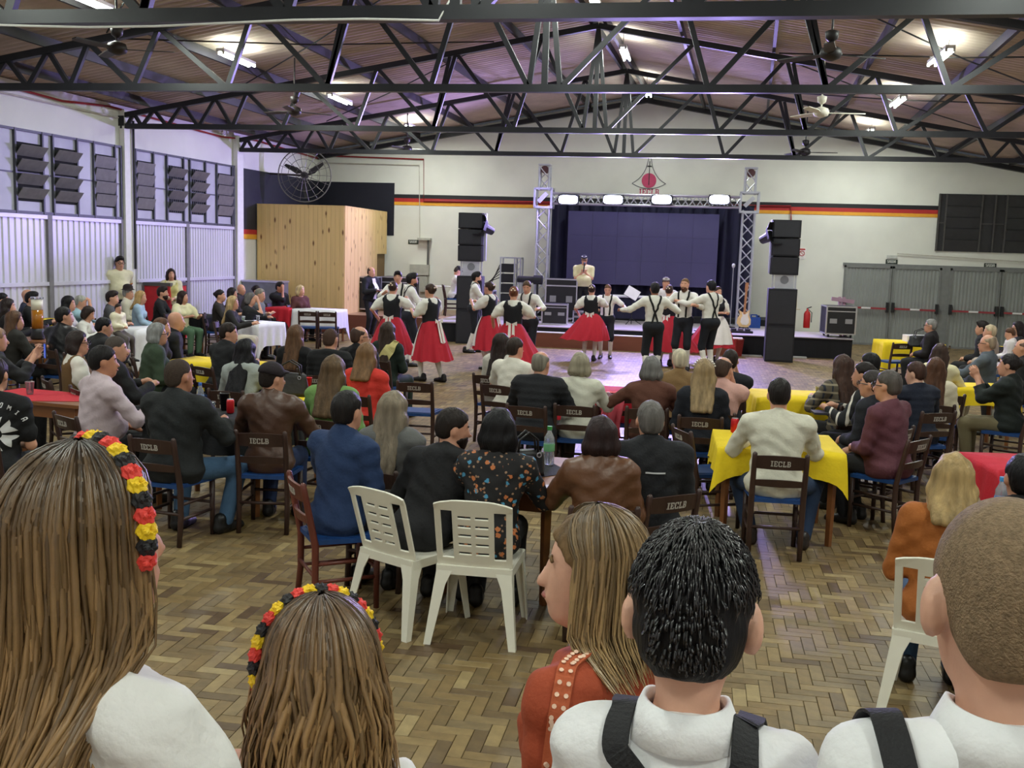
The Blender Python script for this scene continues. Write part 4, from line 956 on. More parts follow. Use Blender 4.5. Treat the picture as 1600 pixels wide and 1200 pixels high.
    gname = {'jacket': 'jacket', 'puffer': 'puffer_jacket', 'coat': 'coat', 'hoodie': 'hoodie', 'leather': 'leather_jacket', 'puff': 'blouse', 'short': 't_shirt', 'polo': 'polo_shirt'}.get(st, 'shirt')
    vs, fs = sdf_arrays(ops, vox); tm = leather(tc) if st == 'leather' else fabric(tc)
    if tops: tm = tops
    out['top'] = mk(gname, arr_mesh(gname, vs, fs), tm, root); out['bvh_v'] = (vs, fs)
    if under is not None: sdf_obj('undershirt', [('c', neck - u * .04 * s, neck + u * .03 * s, .074 * s, .069 * s, .01), ('P', neck + u * .03 * s, u)], vox, fabric(under), root)
    if vest is not None:
        ops = torso(thick + .011) + [('C', neck + V3(0, .05, -.03) * s, neck + V3(0, .06, .12) * s, .10 * s, .14 * s, .01), ('C', neck + V3(0, -.06, .0) * s, neck + V3(0, -.06, .12) * s, .085 * s, .12 * s, .01)] + [('C', sh[i] + V3(sd * .05, 0, .05) * s, sh[i] + V3(sd * .06, 0, -.1) * s, .085 * s, .075 * s, .01) for i, sd in enumerate((-1, 1))] + [('P', pel + u * .03 * s, -u)]
        vs2, fs2 = sdf_arrays(ops, vox); out['vest'] = mk('vest', arr_mesh('vest', vs2, fs2), fabric(vest), root)
    # hair
    hm = buzzm(hc) if hair == 'buzz' else hairm(hc); hv = max(.0085, vox * .88)
    cap = lambda e, dz=0.: [('e', HP(0, -.016, .026 + dz), (.0745 * hs + e, .098 * hs + e, .093 * hs + e), Rh, .02)]
    earc = [('E', HP(sd * .088, .004, -.022), (.03 * hs, .034 * hs, .042 * hs), Rh, .01) for sd in (-1, 1)]
    nf = Rh @ V3(0, .80, -.60)
    low = [('P', HP(0, -.1, -.08 if fem else -.068), Rh @ V3(0, -.15, -.98))] + earc
    bumps = [('F', lambda X, Y, Z: .0035 * np.sin(X * 120 + 5 * np.sin(Z * 30)) * np.sin(Z * 24 + Y * 90))]
    ops = None
    if hair == 'short': ops = cap(.008) + [('e', HP(0, -.055, -.03), (.066 * hs, .055 * hs, .06 * hs), Rh, .03), ('P', HP(0, .070, .062), nf)] + low + bumps
    elif hair == 'quiff': ops = cap(.010) + [('e', HP(0, .035, .095), (.06 * hs, .06 * hs, .036 * hs), Rh, .03), ('e', HP(0, -.055, -.03), (.066 * hs, .055 * hs, .06 * hs), Rh, .03), ('P', HP(0, .085, .066), nf)] + low + bumps
    elif hair == 'buzz': ops = cap(.0035) + [('e', HP(0, -.06, -.03), (.062 * hs, .048 * hs, .055 * hs), Rh, .03), ('P', HP(0, .062, .062), nf)] + low
    elif hair == 'ring': ops = cap(.006) + [('e', HP(0, -.055, -.03), (.066 * hs, .055 * hs, .06 * hs), Rh, .03), ('P', HP(0, .03, .04), nf), ('E', HP(0, .02, .12), (.085 * hs, .095 * hs, .075 * hs), Rh, .02)] + low
    elif hair in ('long', 'bob', 'wavy', 'shoulder', 'pony', 'half'):
        L = {'long': .36, 'bob': .12, 'wavy': .34, 'shoulder': .20, 'pony': .34, 'half': .40}[hair] * (hl / .3)
        ops = cap(.014) + [('P', HP(0, .072, .066), Rh @ V3(0, .93, -.37))]
        if hair != 'pony':
            wb = .062
            bk = lambda x, z, y=-.125 - thick * .8 - (.045 if st == 'hoodie' else 0): neck + u * z * s + V3(x, y, 0) * s
            for x in (-1, -.33, .33, 1):
                mid = HP(x * .07, -.075 if abs(x) < .5 else -.045, -.06); end = bk(x * wb * 1.25, .12 - L) if L > .15 else HP(x * .078, -.07 if abs(x) < .5 else -.03, -.07 - L * .35)
                ops += [('c', HP(x * .055, -.06, .03), mid, .042 * hs, .046 * hs, .03), ('c', mid, end, .046 * hs, .026 * hs if L > .15 else .03 * hs, .03)]
            for sd in (-1, 1): ops += [('c', HP(sd * .068, .02, .035), HP(sd * .08, -.0, -.08 - (.03 if L > .15 else 0)), .022 * hs, .024 * hs, .02)]
            if L > .15:
                for sd in (-1, 1): ops += [('c', HP(sd * .08, .0, -.10), neck + V3(sd * .115, -.06 if hair != 'half' else -.05, .08 - L * .7) * hs, .026 * hs, .018 * hs, .02)]
        else: ops += [('e', HP(0, -.1, .01), (.03 * hs,) * 3, None, .02), ('c', HP(0, -.115, .01), HP(0, -.15, -.12), .032 * hs, .036 * hs, .02), ('c', HP(0, -.15, -.12), neck + V3(0, -.16, -.16 - L * .3) * hs, .036 * hs, .014 * hs, .02)]
        ops += [('F', lambda X, Y, Z: .0055 * np.sin(X * 95 + 3 * np.sin(Z * 14)) * (.6 + .4 * np.sin(Y * 80)))]
    elif hair == 'bun': ops = cap(.009) + [('P', HP(0, .070, .064), nf)] + low + [('e', HP(0, -.115, .03), (.043 * hs, .036 * hs, .042 * hs), Rh, .012)] + bumps
    if ops:
        if hair in ('ring',): hv *= .8
        out['hair'] = sdf_obj('hair', ops, hv, hm, root)
    if beard: sdf_obj('beard', [('e', HP(0, .026, -.062), (.064 * hs, .074 * hs, .068 * hs), Rh, .01), ('e', HP(0, .056, -.105), (.038 * hs, .036 * hs, .034 * hs), Rh, .02), ('P', HP(0, .04, -.048), Rh @ V3(0, -.35, .93)), ('P', HP(0, -.02, 0), Rh @ V3(0, -1, 0))], hv, hairm(beard), root)
    # face details when the face can be seen
    rel = (yaw + head[0] - math.degrees(atan2(pos[0], pos[1])) + 540) % 360 - 180
    if (abs(rel) > 50 if face is None else face):
        fb = face_bits(); R4 = Matrix(Rh.tolist())
        def put(nm, m, o, rot=None):
            c = mk(nm, fb[nm].copy() if not fb[nm].materials else fb[nm], None, root); c.location = tuple(HP(*o)); c.rotation_euler = R4.to_euler(); c.scale = (hs, hs, hs)
            if not c.data.materials: c.data.materials.append(m)
        for sd in (-1, 1):
            put('eye', plain((34, 26, 22), .25), (sd * .030, .0675, .003)); put('eyebrow', hm, (sd * .031, .0785, .027))
        put('lips', plain((176, 104, 94), .5), (0, .0915, -.062))
    if glasses:
        m = MB()
        for sd in (-1, 1):
            m.tube([HP(sd * .033 + .025 * cos(a), .105, .002 + .019 * sin(a)) for a in np.linspace(0, 2 * pi, 13)], .0028 * hs + dist * .00008, 5); m.tube([HP(sd * .057, .103, .006), HP(sd * .08, .0, .0)], .0028 * hs + dist * .00008, 5)
        m.tube([HP(-.01, .108, .004), HP(.01, .108, .004)], .0028, 5); m.build('glasses', plain((26, 22, 22), .3), root)
    if hat:
        kind, hcx = hat; hmn = fabric(hcx)
        if kind == 'fedora': sdf_obj('hat', [('e', HP(0, -.01, .075), (.15 * hs, .165 * hs, .012 * hs), Rh, .01), ('e', HP(0, -.01, .12), (.083 * hs, .1 * hs, .07 * hs), Rh, .02)], hv, hmn, root)
        elif kind == 'beanie': sdf_obj('cap', [('e', HP(0, -.018, .045), (.088 * hs, .108 * hs, .088 * hs), Rh, .02), ('e', HP(0, .07, .05), (.065 * hs, .075 * hs, .012 * hs), Rh, .015), ('P', HP(0, 0, .015), Rh @ V3(0, -.25, -.97))], hv, hmn, root)
        elif kind == 'cap': 
            sdf_obj('cap', [('e', HP(0, -.012, .06), (.086 * hs, .106 * hs, .075 * hs), Rh, .02), ('e', HP(0, .1, .058), (.068 * hs, .075 * hs, .012 * hs), Rh, .015), ('P', HP(0, 0, .045), Rh @ V3(0, -.1, -.99))], hv, hmn, root)
            sdf_obj('cap_band', [('e', HP(-.045, .065, .088), (.035 * hs, .025 * hs, .026 * hs), Rh, .01), ('e', HP(.045, .065, .088), (.035 * hs, .025 * hs, .026 * hs), Rh, .01)], hv, fabric((225, 222, 222)), root)
    # chair
    if sit and chair:
        cy = yaw if cyaw is None else cyaw; put_chair(chair, pos[0], pos[1], cy, out['short'], dist)
    if skirt: add_skirt(out, **skirt)
    PEOPLE.append(out); return out
def strap(out, name, pts, wd, m, off=.004, n=14, mesh='bvh_v', th=.004):
    vs, fs = out[mesh]; 
    if 'tree' not in out: out['tree'] = BVHTree.FromPolygons([Vector(v) for v in vs], [tuple(f) for f in fs.tolist()])
    P = [Vector(p) for p in pts]; S = []
    for i in range(len(P) - 1):
        for j in range(n): S.append(P[i].lerp(P[i + 1], j / n))
    S.append(P[-1]); Q = []; Nn = []
    for p in S:
        q, nn, _, _ = out['tree'].find_nearest(p)
        dv = (p - q); nn = dv.normalized() if dv.length > .012 and dv.dot(nn) > 0 else nn
        Q.append(q); Nn.append(nn)
    for _ in range(2):
        Q = [Q[0]] + [(Q[i - 1] + Q[i] * 2 + Q[i + 1]) / 4 for i in range(1, len(Q) - 1)] + [Q[-1]]
        Nn = [Nn[0]] + [(Nn[i - 1] + Nn[i] * 2 + Nn[i + 1]).normalized() for i in range(1, len(Nn) - 1)] + [Nn[-1]]
    m_ = MB(); v = []
    for i, q in enumerate(Q):
        t = (Q[min(i + 1, len(Q) - 1)] - Q[max(i - 1, 0)]).normalized(); x = t.cross(Nn[i]).normalized() * wd / 2; o = Nn[i] * off
        v += [q - x + o, q + x + o, q + x + o + Nn[i] * th, q - x + o + Nn[i] * th]
    k = len(Q); f = [(i * 4 + j, i * 4 + (j + 1) % 4, (i + 1) * 4 + (j + 1) % 4, (i + 1) * 4 + j) for i in range(k - 1) for j in range(4)] + [(3, 2, 1, 0), tuple((k - 1) * 4 + j for j in range(4))]
    m_.add(v, f); return m_.build(name, m, out['root'])
def suspenders(out, wd=.035, x_back=True, n=10, m=None, xo=.1):
    s = out['s']; nk, pl, u = out['neck'], out['pel'], out['u']; m = m or fabric((18, 18, 20)); B = .2
    for sd in (-1, 1):
        e = -sd if x_back else sd
        strap(out, 'suspender', [pl + V3(sd * .09 * s, B, .06), pl + u * .3 * s + V3(sd * xo * s, B, 0), nk + V3(sd * xo * s, .09, .0), nk + V3(sd * xo * s, .0, .06), nk + V3(sd * xo * s, -.09, .0), pl + u * .42 * s + V3(sd * xo * .8 * s, -B, 0), pl + u * .3 * s + V3(sd * .045 * s if x_back else sd * .1 * s, -B, 0), pl + V3(e * .1 * s, -B, .06)], wd, m, n=n, off=.006)
def add_skirt(o, c=(178, 24, 44), length=.62, flare=.42, sway=(0, 0), apron=True, bow=True):
    s = o['s']; pel = o['pel']; z0 = pel[2] + .13 * s; N = 72; rings = 10; v = []; f = []
    def rad(t, a): return (.135 * s + (flare * s - .135 * s) * (t ** .75)) * (1 + .06 * t * sin(9 * a + 1.3) + .04 * t * sin(17 * a))
    for i in range(rings + 1):
        t = i / rings
        for j in range(N):
            a = 2 * pi * j / N; r = rad(t, a); v.append((r * cos(a) * 1.06 + sway[0] * t * t, r * sin(a) * .92 + sway[1] * t * t, z0 - length * t * s + .012 * sin(9 * a) * t))
    f = [(i * N + j, i * N + (j + 1) % N, (i + 1) * N + (j + 1) % N, (i + 1) * N + j) for i in range(rings) for j in range(N)]
    m = MB(); m.add(v, [q[::-1] for q in f]); m.build('skirt', fabric(c), o['root'], smooth=True)
    if apron:
        v = []; K = 20
        for i in range(rings):
            t = i / rings
            for j in range(K + 1):
                a = pi / 2 - 1.0 + 2.0 * j / K; r = rad(t, a) + .012; v.append((r * cos(a) * 1.06 + sway[0] * t * t, r * sin(a) * .92 + sway[1] * t * t, z0 - length * t * s))
        m = MB(); m.add(v, [(i * (K + 1) + j, (i + 1) * (K + 1) + j, (i + 1) * (K + 1) + j + 1, i * (K + 1) + j + 1) for i in range(rings - 1) for j in range(K)]); m.build('apron', fabric((226, 220, 214)), o['root'], smooth=True)
    if bow:
        for sd in (-1, 1):
            m = MB(); m.poly([(sd * .01, -.16 * s, z0), (sd * .05, -.17 * s, z0), (sd * .06 + .01, -.27 * s, z0 - .36 * s), (sd * .01 + .01, -.27 * s, z0 - .38 * s)], (0, -.006, 0)); m.build('ribbon', fabric((230, 222, 216)), o['root'])
            MB().poly([(0, -.165 * s, z0), (sd * .09, -.175 * s, z0 + .04), (sd * .09, -.175 * s, z0 - .03)], (0, -.01, 0)).build('bow_loop', fabric((230, 222, 216)), o['root'])

# ------------------------------------------------------------------ chairs
CHW = mat('chair_dark_wood', (58, 38, 32), .42, var=.25, scale=7, stretch=(1, 1, .25)); CHB = mat('seat_blue', (16, 62, 120), .5, var=.2, scale=20); STEN = mat('stencil_white', (186, 180, 170), .7, var=.2, scale=60)
CHR = mat('chair_red_wood', (98, 46, 34), .4, var=.25, scale=7, stretch=(1, 1, .25))
def chair_bits():
    P = {}; H = .80
    rk = lambda z: -.19 - max(0, z - .42) * .2
    for sd in (-1, 1): P['post%d' % sd] = ('back_post', MB().tube([(sd * .185, rk(z) - (.02 if z == 0 else 0), z) for z in (0, .2, .42, .6, .74, H, H + .012)], [.019, .021, .023, .021, .02, .018, .01], 8))
    for sd in (-1, 1): P['leg%d' % sd] = ('front_leg', MB().tube([(sd * .19, .19, 0), (sd * .19, .19, .44)], [.018, .022], 8))
    m = MB(); N = 8
    def rail(z0, z1, dep, nm):
        m = MB(); v = []
        for i in range(N + 1):
            x = -.17 + .34 * i / N; q = dep * (1 - (x / .17) ** 2); arch = .012 * (1 - (x / .17) ** 2)
            for z in (z0, z1 + arch): v += [(x, rk(z) - q - .009, z), (x, rk(z) - q + .009, z)]
        f = [];
        for i in range(N): a, b = i * 4, i * 4 + 4; f += [(a, b, b + 2, a + 2), (a + 1, a + 3, b + 3, b + 1), (a + 2, b + 2, b + 3, a + 3), (a, a + 1, b + 1, b)]
        f += [(0, 2, 3, 1), (N * 4, N * 4 + 1, N * 4 + 3, N * 4 + 2)]; m.add(v, f); return (nm, m)
    P['top'] = rail(.69, .785, .03, 'top_rail'); P['slat'] = rail(.555, .60, .03, 'back_slat')
    m = MB(); m.poly([(-.175, -.2, .425), (.175, -.2, .425), (.215, .2, .425), (-.215, .2, .425)], (0, 0, .03)); m.poly([(-.15, -.17, .455), (.15, -.17, .455), (.19, .17, .455), (-.19, .17, .455)], (0, 0, .006)); P['seat'] = ('seat', m)
    for k, (a, b) in enumerate((((-.19, -.2, .2), (-.19, .19, .2)), ((.19, -.2, .2), (.19, .19, .2)), ((-.19, -.19, .31), (-.19, .19, .31)), ((.19, -.19, .31), (.19, .19, .31)), ((-.185, -.2, .24), (.185, -.2, .24)), ((-.19, .19, .25), (.19, .19, .25)))): P['st%d' % k] = ('stretcher', MB().tube([a, b], .012, 6))
    m = MB(); letters(m, 'IECLB', lambda x, z: ((-x, rk(.715 + z) - .03 * (1 - (x / .17) ** 2) - .010, .715 + z), (0, -1, .0)), .042)
    m.v = [(-x, y, z) for x, y, z in m.v]; m.f = [f for f in m.f]; P['txt'] = ('lettering', m)
    return P
_CB = chair_bits(); _CM = {k: (nm, m.mesh(nm, k[:2] in ('po', 'le', 'st'))) for k, (nm, m) in _CB.items()}
_one = MB(); 
for k, (nm, m) in _CB.items(): _one.add(m.v, m.f, 1 if k == 'seat' else 2 if k == 'txt' else 0)
_OM = _one.mesh('wooden_chair'); [_OM.materials.append(x) for x in (CHW, CHB, STEN)]
_OMR = None
def wood_chair(x, y, yaw, label, parts=True, red=False, z=0.):
    rz = -radians(yaw)
    if not parts: return mk('wooden_chair', _OM, None, None, (x, y, z), rz, label, 'chair', 'wooden chairs')
    r = thing('wooden_chair', (x, y, z), rz, label, 'chair', 'wooden chairs')
    for k, (nm, me) in _CM.items():
        if red and k not in ('seat', 'txt'): me = me.copy(); me.materials.clear()
        mm = CHB if k == 'seat' else STEN if k == 'txt' else CHR if red else CHW; top_ = None
        if k == 'txt': mk(nm, me, mm, [c for c in r.children if c.name.startswith('top_rail')][0])
        else: mk(nm, me, mm, r)
    return r
PLW = mat('white_plastic', (226, 222, 206), .32, var=.03)
_PLC = {}
def plastic_bits():
    if _PLC: return _PLC
    xs = [-.21, -.185, -.155, -.115, -.09, -.01, .01, .09, .115, .155, .185, .21]; xs = [-.215, -.18, -.115, -.085, -.012, .012, .085, .115, .18, .215]
    zs = [.44, .49]; 
    for k in range(5): zs += [.515 + k * .055, .530 + k * .055]
    zs += [.78, .845]
    def S(x, z):
        t = (z - .44) / .4; wdt = 1 + .03 * t; return Vector((x * wdt * (1 - .0 * t), -.2 - .12 * t + .35 * x * x, z + (-.03 * (abs(x) / .215) ** 3 if z > .8 else 0)))
    v = [S(x, z) for z in zs for x in xs]; nx = len(xs); f = []
    for j in range(len(zs) - 1):
        zm = (zs[j] + zs[j + 1]) / 2
        for i in range(nx - 1):
            xm = abs(xs[i] + xs[i + 1]) / 2
            if .115 < xm < .18 and .49 < zm < .78: continue
            slot = any(abs(zm - (.5225 + k * .055)) < .003 for k in range(5))
            if slot and .012 < xm < .085: continue
            f.append((j * nx + i, j * nx + i + 1, (j + 1) * nx + i + 1, (j + 1) * nx + i))
    me = bpy.data.meshes.new('backrest'); me.from_pydata(v, [], f); _PLC['backrest'] = me
    m = MB(); N = 10; v = []
    for j in range(N + 1):
        for i in range(N + 1):
            x, y = -1 + 2 * i / N, -1 + 2 * j / N; v.append((x * (.2 + .02 * (y + 1) / 2), y * .21, .435 - .012 * (1 - x * x) * (1 - y * y) - .02 * max(0, y) ** 3))
    f = [(j * (N + 1) + i, j * (N + 1) + i + 1, (j + 1) * (N + 1) + i + 1, (j + 1) * (N + 1) + i) for j in range(N) for i in range(N)]
    me = bpy.data.meshes.new('seat'); me.from_pydata(v, [], f); _PLC['seat'] = me
    m = MB()
    for a, b in (((-.21, -.21), (.21, -.21)), ((-.21, -.21), (-.22, .21)), ((.21, -.21), (.22, .21)), ((-.22, .21), (.22, .21))): m.bar((a[0], a[1], .415), (b[0], b[1], .415), .016, .05)
    _PLC['apron'] = m.mesh('apron')
    for nm, (x, y, ox, oy) in dict(l0=(-.2, -.2, -.05, -.09), l1=(.2, -.2, .05, -.09), l2=(-.21, .2, -.03, .05), l3=(.21, .2, .03, .05)).items():
        m = MB(); sx, sy = np.sign(x), np.sign(y); v = []
        for t in (0, .25, 1):
            wdt = .075 - .035 * min(1, t * 1.2) if t else .10
            cx, cy, z = x + ox * t, y + oy * t, .44 * (1 - t)
            q = [(cx + sx * .012, cy + sy * .012), (cx + sx * .012 - sx * wdt, cy + sy * .012), (cx + sx * .012 - sx * wdt, cy + sy * .004), (cx + sx * .003, cy + sy * .003), (cx + sx * .004, cy + sy * .012 - sy * wdt), (cx + sx * .012, cy + sy * .012 - sy * wdt)]
            v += [(a, b, z) for a, b in q]
        f = [(i * 6 + j, i * 6 + (j + 1) % 6, (i + 1) * 6 + (j + 1) % 6, (i + 1) * 6 + j) for i in range(2) for j in range(6)] + [(5, 4, 3, 2, 1, 0), (12, 13, 14, 15, 16, 17)]
        if sx * sy < 0: f = [q[::-1] for q in f]
        m.add(v, f); _PLC[nm] = m.mesh('leg')
    return _PLC
def plastic_chair(x, y, yaw, label):
    r = thing('plastic_chair', (x, y, 0), -radians(yaw), label, 'chair', 'white plastic chairs')
    for k, me in plastic_bits().items():
        o = mk(me.name.split('.')[0], me, PLW, r)
        if k in ('backrest', 'seat'):
            md = o.modifiers.new('th', 'SOLIDIFY'); md.thickness = .014; md.offset = 0
            md = o.modifiers.new('bv', 'BEVEL'); md.width = .003; md.segments = 2
    return r
def put_chair(kind, x, y, yaw, who, dist):
    a = -radians(yaw); o = rz3(a) @ V3(0, .02, 0)
    if kind == 'p': return plastic_chair(x + o[0], y + o[1], yaw, 'white plastic chair under the ' + who)
    return wood_chair(x + o[0], y + o[1], yaw, 'dark wooden chair under the ' + who, dist < 14.5, kind == 'r')
# ================================================================== the audience
BR, DB, BK, BL, GR, LB_ = (74, 52, 36), (40, 30, 25), (20, 18, 20), (168, 136, 88), (142, 140, 134), (112, 84, 56)
JEANS, BLK, NVY, WHT = (48, 76, 108), (26, 26, 30), (26, 34, 56), (222, 218, 206)
P = person
def legs(ax, ay, bx_, by_):
    a, b = atz(ax, ay, 0), atz(bx_, by_, 0); mid = (a + b) / 2; yw = -math.degrees(atan2(b.y - a.y, b.x - a.x)); f = Vector((sin(radians(yw)), cos(radians(yw)), 0)); c = mid + f * .29; return c.x, c.y, yw
PC1, PC2 = legs(545, 971, 629, 1001), legs(690, 1008, 777, 1016)
# --- table in front with the two plastic chairs
P('man in navy polo shirt| sitting on a red-brown chair at the near table', 541, 612, 22, 'short', (28, 24, 24), ('polo', (28, 50, 88)), BLK, ('table', 'lap'), (0, 0), 8, 1.04, bw=1.1, chair='r', cyaw=55)
P('woman with long grey-blond hair| sitting beside the man in navy', 614, 614, 10, 'wavy', (128, 116, 98), ('coat', (92, 92, 90)), BLK, ('lap', 'lap'), (4, 0), 6, .97, fem=True, hl=.34)
P('man in black hoodie with trimmed beard| looking to the right on a plastic chair', 678, 660, 14, 'short', (34, 26, 22), ('hoodie', (24, 24, 28)), BLK, ('knee', 'knee'), (54, 10), 20, 1.0, chair=None, side=13, pos=(PC1[0] + .03, PC1[1] + .06), beard=(34, 26, 22), bw=1.08)
FLOR = mat('floral_cloth', (24, 22, 24), .8)
def floral(m):
    nt = m.node_tree; L = nt.links.new; b = nt.nodes['Principled BSDF']; tc = nt.nodes.new('ShaderNodeTexCoord'); prev = None
    base = nt.nodes.new('ShaderNodeRGB'); base.outputs[0].default_value = lin((22, 20, 22)); prev = base.outputs[0]
    for sc, col, r0, off in ((17, (196, 116, 66), .26, 0), (15, (70, 140, 176), .2, 3.3), (30, (150, 118, 92), .22, 7.7)):
        mp = nt.nodes.new('ShaderNodeMapping'); mp.inputs['Location'].default_value = (off, off, off); L(tc.outputs['Object'], mp.inputs[0])
        vo = nt.nodes.new('ShaderNodeTexVoronoi'); vo.inputs['Scale'].default_value = sc; L(mp.outputs[0], vo.inputs[0])
        nz = nt.nodes.new('ShaderNodeTexNoise'); nz.inputs['Scale'].default_value = 70; L(mp.outputs[0], nz.inputs[0])
        ad = nt.nodes.new('ShaderNodeMath'); ad.operation = 'MULTIPLY_ADD'; L(nz.outputs[0], ad.inputs[0]); ad.inputs[1].default_value = .35; L(vo.outputs[0], ad.inputs[2])
        lt = nt.nodes.new('ShaderNodeMath'); lt.operation = 'LESS_THAN'; L(ad.outputs[0], lt.inputs[0]); lt.inputs[1].default_value = r0 + .17
        mx = nt.nodes.new('ShaderNodeMix'); mx.data_type = 'RGBA'; L(lt.outputs[0], mx.inputs[0]); L(prev, mx.inputs[6]); mx.inputs[7].default_value = lin(col); prev = mx.outputs[2]
    L(prev, b.inputs['Base Color'])
floral(FLOR)
P('woman with black hair in dark floral blouse| on a plastic chair at the near table', 766, 652, -2, 'bob', BK, ('long', (24, 22, 24)), BLK, ('table', 'table'), (0, 4), 10, 1.0, chair=None, side=4, pos=(PC2[0] + .02, PC2[1] + .06), fem=True, tops=FLOR, bw=1.1, hl=.36, shoe=(18, 16, 18))
P('woman in brown leather jacket with short dark hair| at the near table', 940, 653, -12, 'bob', (40, 26, 26), ('leather', (100, 64, 40)), (84, 150, 66), ('table', 'lap'), (0, 3), 6, .97, fem=True, hl=.18, shoe=(214, 212, 206))
P('man in black jacket with grey hair| sitting beside the woman in leather', 1018, 628, -14, 'short', (98, 94, 90), ('jacket', (30, 32, 38)), BLK, ('lap', 'lap'), (0, 0), 6, 1.03, bw=1.15, cyaw=-40)
o = PEOPLE[-1]; strap(o, 'reflective_strip', [o['pel'] + o['u'] * .37 + V3(-.05 + .025 * k, -.14, 0) for k in range(6)], .009, plain((215, 215, 215), .4), n=3)
# --- red table in the middle
P('young man in white t-shirt| leaning at the red table', 804, 528, 18, 'short', (48, 38, 32), ('short', (224, 220, 206)), JEANS, ('table', 'knee'), (20, 0), 14, 1.0)
P('woman with long dark hair| half hidden behind the man in white t-shirt', 783, 522, 20, 'long', (40, 28, 24), ('long', (200, 196, 186)), BLK, ('lap', 'lap'), (20, 0), 4, .96, fem=True)
P('man in black quilted puffer jacket with thinning hair| at the red table', 845, 549, 10, 'ring', (126, 120, 108), ('puffer', (28, 30, 38)), BLK, ('table', 'table'), (14, 0), 14, 1.0, bw=1.15)
P('woman in pale knit cardigan with short ash hair| at the red table', 907, 552, 0, 'bob', (150, 142, 122), ('long', (208, 206, 190)), (70, 66, 60), ('table', 'table'), (0, 0), 6, .97, fem=True, hl=.12, bw=1.1)
P('woman in brown ribbed sweater with grey bob| at the red table', 1019, 558, 2, 'bob', (112, 110, 108), ('long', (92, 54, 40)), BLK, ((-.45, .34, .3), 'table'), (0, 0), 8, .96, fem=True, bw=1.15, hl=.2)
P('man in tan shirt with white hair| behind the woman in brown sweater', 1063, 546, -6, 'short', (196, 186, 160), ('shirt', (128, 100, 62)), BLK, ('lap', 'table'), (-4, 0), 6, .98)
# --- yellow table on the right
o = P('woman in navy top with long blond hair and pearl band| near the yellow table', 1101, 563, 2, 'wavy', (146, 124, 92), ('long', (20, 26, 44)), BLK, ('lap', 'lap'), (0, 0), 6, .99, fem=True, hl=.27)
for a in np.linspace(-1.25, 1.25, 12): MB().lathe([(.001, -.009), (.008, -.005), (.0105, 0), (.008, .005), (.001, .009)], tuple(o['HP'](.1 * sin(a), -.005, .034 + .098 * cos(a))), 8).build('pearl', plain((235, 228, 218), .3), o['root'], smooth=True)
P('bald man in pink shirt| resting his chin on his hand by the yellow table', 1131, 558, 12, 'ring', (70, 54, 46), ('rolled', (206, 160, 150)), BLK, ('table', 'face'), (20, 4), 8, 1.0, bw=1.05)
P('dark haired man| behind the bald man in pink', 1142, 547, 6, 'short', DB, ('long', (36, 38, 48)), BLK, ('table', 'face'), (0, 0), 6, .98)
P('man in white sweater with dark hair| sitting at the near yellow table', 1219, 592, -2, 'short', (30, 24, 22), ('long', (210, 206, 188)), (38, 58, 88), ('table', 'table'), (0, 6), 10, 1.04, bw=1.25, shoe=(58, 44, 38), feet=((-.14, .25), (.26, .20)))
o = P('man in maroon shirt with greying hair and glasses| sitting sideways at the near yellow table', 1391, 580, -52, 'short', (78, 72, 68), ('long', (88, 46, 56)), (24, 26, 34), ('lap', 'knee'), (-8, 2), 4, 1.04, bw=1.3, belly=.05, glasses=True, legy=.3)
P('woman with dark grey hair and glasses in navy vest| next to the man in maroon', 1366, 580, -58, 'short', (52, 46, 44), ('coat', (24, 28, 44)), BLK, ('lap', 'lap'), (-6, 0), 6, .98, fem=True, glasses=True)
STRP = mat('striped_knit', (24, 24, 28), .85)
def stripes(m, c2, sc, ax='Z'):
    nt = m.node_tree; L = nt.links.new; b = nt.nodes['Principled BSDF']; src = b.inputs['Base Color'].links[0].from_socket
    tc = nt.nodes.new('ShaderNodeTexCoord'); wv = nt.nodes.new('ShaderNodeTexWave'); wv.bands_direction = ax; wv.inputs['Scale'].default_value = sc; wv.inputs['Distortion'].default_value = .6; L(tc.outputs['Object'], wv.inputs[0])
    gt = nt.nodes.new('ShaderNodeMath'); gt.operation = 'GREATER_THAN'; gt.inputs[1].default_value = .86; L(wv.outputs[1], gt.inputs[0])
    mx = nt.nodes.new('ShaderNodeMix'); mx.data_type = 'RGBA'; L(gt.outputs[0], mx.inputs[0]); L(src, mx.inputs[6]); mx.inputs[7].default_value = lin(c2); L(mx.outputs[2], b.inputs['Base Color'])
stripes(STRP, (214, 208, 196), 3.2, 'Y')
P('dark haired woman in black sweater with white sleeve stripes| by the yellow table', 1353, 567, -62, 'bun', (32, 24, 22), ('long', (24, 24, 28)), BLK, ('table', 'table'), (-10, 0), 12, .98, fem=True, tops=STRP)
P('man with thick black hair| behind the woman in striped sleeves', 1362, 552, -50, 'short', BK, ('jacket', (34, 36, 42)), BLK, ('lap', 'lap'), (-4, 0), 6, .99)
PLAID = mat('plaid_cloth', (92, 84, 70), .85); stripes(PLAID, (40, 44, 56), 5, 'X'); stripes(PLAID, (150, 140, 118), 4, 'Z')
P('woman with long brown hair in plaid shirt| at the far yellow table', 1318, 556, -24, 'long', (66, 46, 38), ('shirt', (92, 84, 70)), BLK, ('table', 'table'), (-6, 4), 8, .98, fem=True, tops=PLAID, hl=.3)
